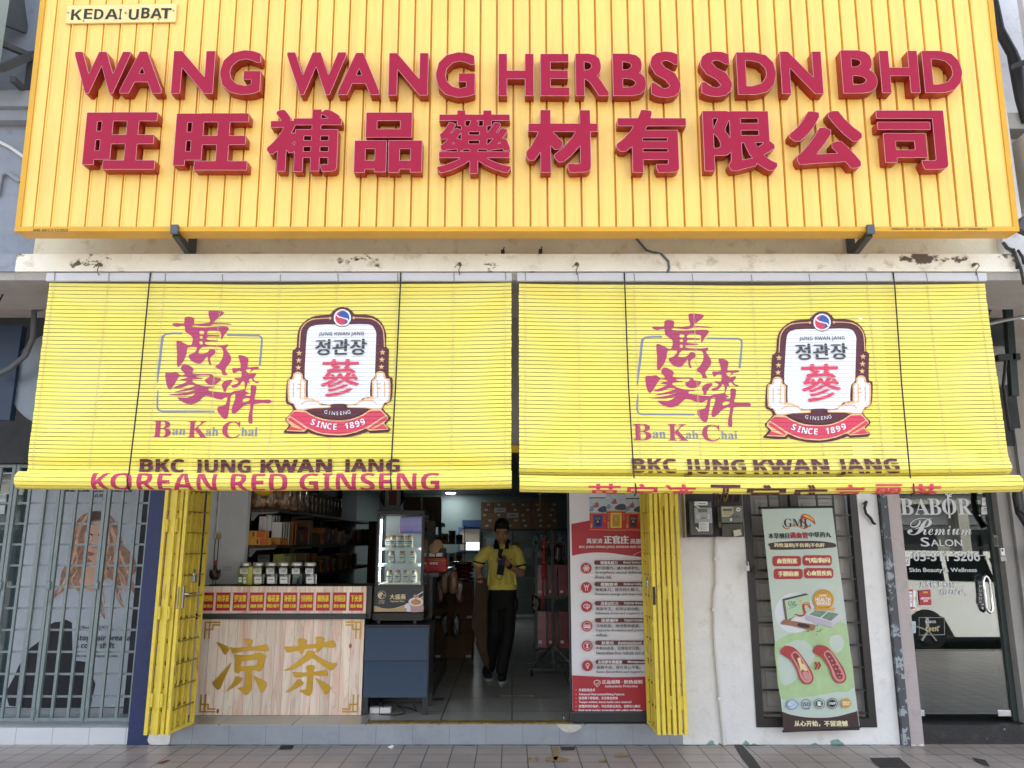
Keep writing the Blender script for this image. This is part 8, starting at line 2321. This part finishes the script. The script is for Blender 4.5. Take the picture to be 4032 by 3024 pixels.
for k, (dx, dy, tilt_, x0, x1, zt_, zb_) in enumerate(((0, 0, 0, 205, 300, 640, 1330), (12, .03, 0, 228, 318, 650, 1440), (26, .06, 0, 250, 330, 668, 1475))):
    P = [J(x0 + 10, zt_, -.055 + dy), J(x1 - 6, zt_ - 10, -.04 + dy), J(x1 + 4, (zt_ + zb_) / 2, -.03 + dy), J(x1 + 2 if k == 2 else x1 - 4, zb_, -.02 + dy), J((x0 + x1) / 2 + 18 * k, zb_ - 10, -.05 + dy), J(x0 - 25 + 12 * k, zb_ - 260 + 60 * k, -.06 + dy)]
    n = 6
    b = MB(); b.add(P + [p + Vector((.004, .010, 0)) for p in P], [tuple(range(n)), tuple(range(n, 2 * n))[::-1]] + [(i, n + i, n + (i + 1) % n, (i + 1) % n) for i in range(n)], CBD)
    single(b, 'flattened_carton', f'flattened brown carton carried by the person, {("front", "middle", "rear")[k]} sheet of three', 'carton', 'flattened cartons carried by the person')

# ================================================================== THE STREET BEHIND THE CAMERA (seen in the glass)
car = thing('parked_car', 'white parked car reflected in the salon glass door', 'car', (8.4, -.4, -.16))
CW = mat('car_white', 'f0f0ee', .25, var=.02, coat=1.0); CG_ = mat('car_glass', '0f1417', .05, var=0); CB = mat('car_black', '17181a', .5, var=.05)
b = MB()
prof = [(6.42, .32), (6.36, .62), (6.40, .92), (6.52, 1.08), (6.78, 1.22), (7.02, 1.50), (7.35, 1.62), (8.6, 1.62), (9.3, 1.18), (10.5, 1.02), (10.85, .75), (10.9, .35), (10.35, .26), (10.2, .55), (9.9, .66), (9.6, .55), (9.45, .24), (7.85, .24), (7.7, .55), (7.4, .66), (7.1, .55), (6.95, .26)]
Pc = Plane((0, .50, -.16), (-1, 0, 0), (0, 0, 1))
Z = -.16
n = len(prof)
rows = []
for y, sx, dz in ((.44, 1, 0), (.50, 1, 0), (-1.36, 1, 0), (-1.30, 1, 0)):
    rows.append(y)
def ring_(y, inset):
    o = []
    for x, z in prof:
        t = 0
        o.append((x + (.02 if x < 7 else -.02) * inset, y - (t if y > -.4 else -t) , z + Z))
    return o
V = ring_(.50, 0) + ring_(-1.36, 0)
T = tri([[(x, z) for x, z in prof]])[1]
b.add(V, [(i, (i + 1) % n, n + (i + 1) % n, n + i) for i in range(n)], CW)
b.add(V[:n], T, CW); b.add(V[n:], T, CW)
b.build('body', car, smooth=30, fixnormals=True)
for y0, s in ((.50, 1), (-1.36, -1)):
    b = MB()
    for W in ([(6.98, 1.24), (7.12, 1.46), (7.36, 1.54), (7.75, 1.54), (7.78, 1.14), (7.2, 1.16)], [(7.83, 1.54), (8.5, 1.54), (8.62, 1.12), (7.86, 1.14)], [(8.56, 1.52), (9.1, 1.16), (8.70, 1.12)]):
        b.add([(x, y0 + s * .006, z + Z) for x, z in W], [tuple(range(len(W)))], CG_)
    b.build('side_window', car)
b = MB(); b.box(6.36, 6.42, .1, .42, .70 + Z, .92 + Z, mat('tail_red', '7a1418', .3)); b.build('tail_lamp', car)
for x in (7.4, 9.9):
    for y, s in ((.40, 1), (-1.26, -1)):
        b = MB(); b.lathe([(.20, -.11), (.335, -.10), (.345, 0), (.335, .10), (.20, .11)], (x, y, .345 + Z), CB, 28, Matrix.Rotation(radians(90), 4, 'X')); w = b.build('wheel', car, smooth=40)
        b = MB(); b.lathe([(.215, -.02), (.21, .02)], (x, y + s * .10, .345 + Z), mat('rim_dark', '3c3e40', .4, metal=.6), 24, Matrix.Rotation(radians(90), 4, 'X'))
        for k in range(5):
            a = k * 2 * pi / 5 + .3
            b.bar((x, y + s * .125, .345 + Z), (x + .2 * cos(a), y + s * .122, .345 + Z + .2 * sin(a)), .05, .02, mat('rim_bright', 'd8d8d8', .3, metal=.4))
        b.build('rim', w)
car.location.x -= .52
opp = thing('opposite_shops', 'pale shophouse row across the street, reflected in the salon door', 'building', (4, -16, -.16))
OW = mat('opposite_wall', 'a9a49a', .85, var=.12, scale=1.5); OD = mat('opposite_dark', '2c2e30', .6, var=.2)
b = MB(); b.box(-40, 45, -24, -18, -.16, 8.0, OW); b.build('wall', opp)
b = MB(); b.box(-40, 45, -17.999, -17.3, 3.1, 3.5, OW); b.box(-40, 45, -17.999, -17.2, 3.501, 3.6, mat('opposite_white', 'cfcdc8', .8)); b.build('canopy', opp)
for k in range(-6, 8):
    x = k * 6.0
    b = MB(); b.box(x + .4, x + (3.0 if k % 2 else 5.2), -17.998, -17.96, .1, 2.1, OD); b.build('shop_opening', opp); b = MB(); b.box(x + .3, x + 5.7, -17.998, -17.90, 2.3, 2.95, mat('opposite_white', 'cfcdc8', .8)); b.build('fascia', opp)
    b = MB(); b.box(x + .5, x + 5.5, -17.998, -17.9, 4.4, 6.4, mat('opposite_sign', 'b9bcc0', .5, var=.3, scale=.6)); b.build('sign_panel', opp)
    b = MB(); b.box(x - .2, x + .2, -17.6, -17.31, -.16, 3.1, OW); b.build('pillar', opp)
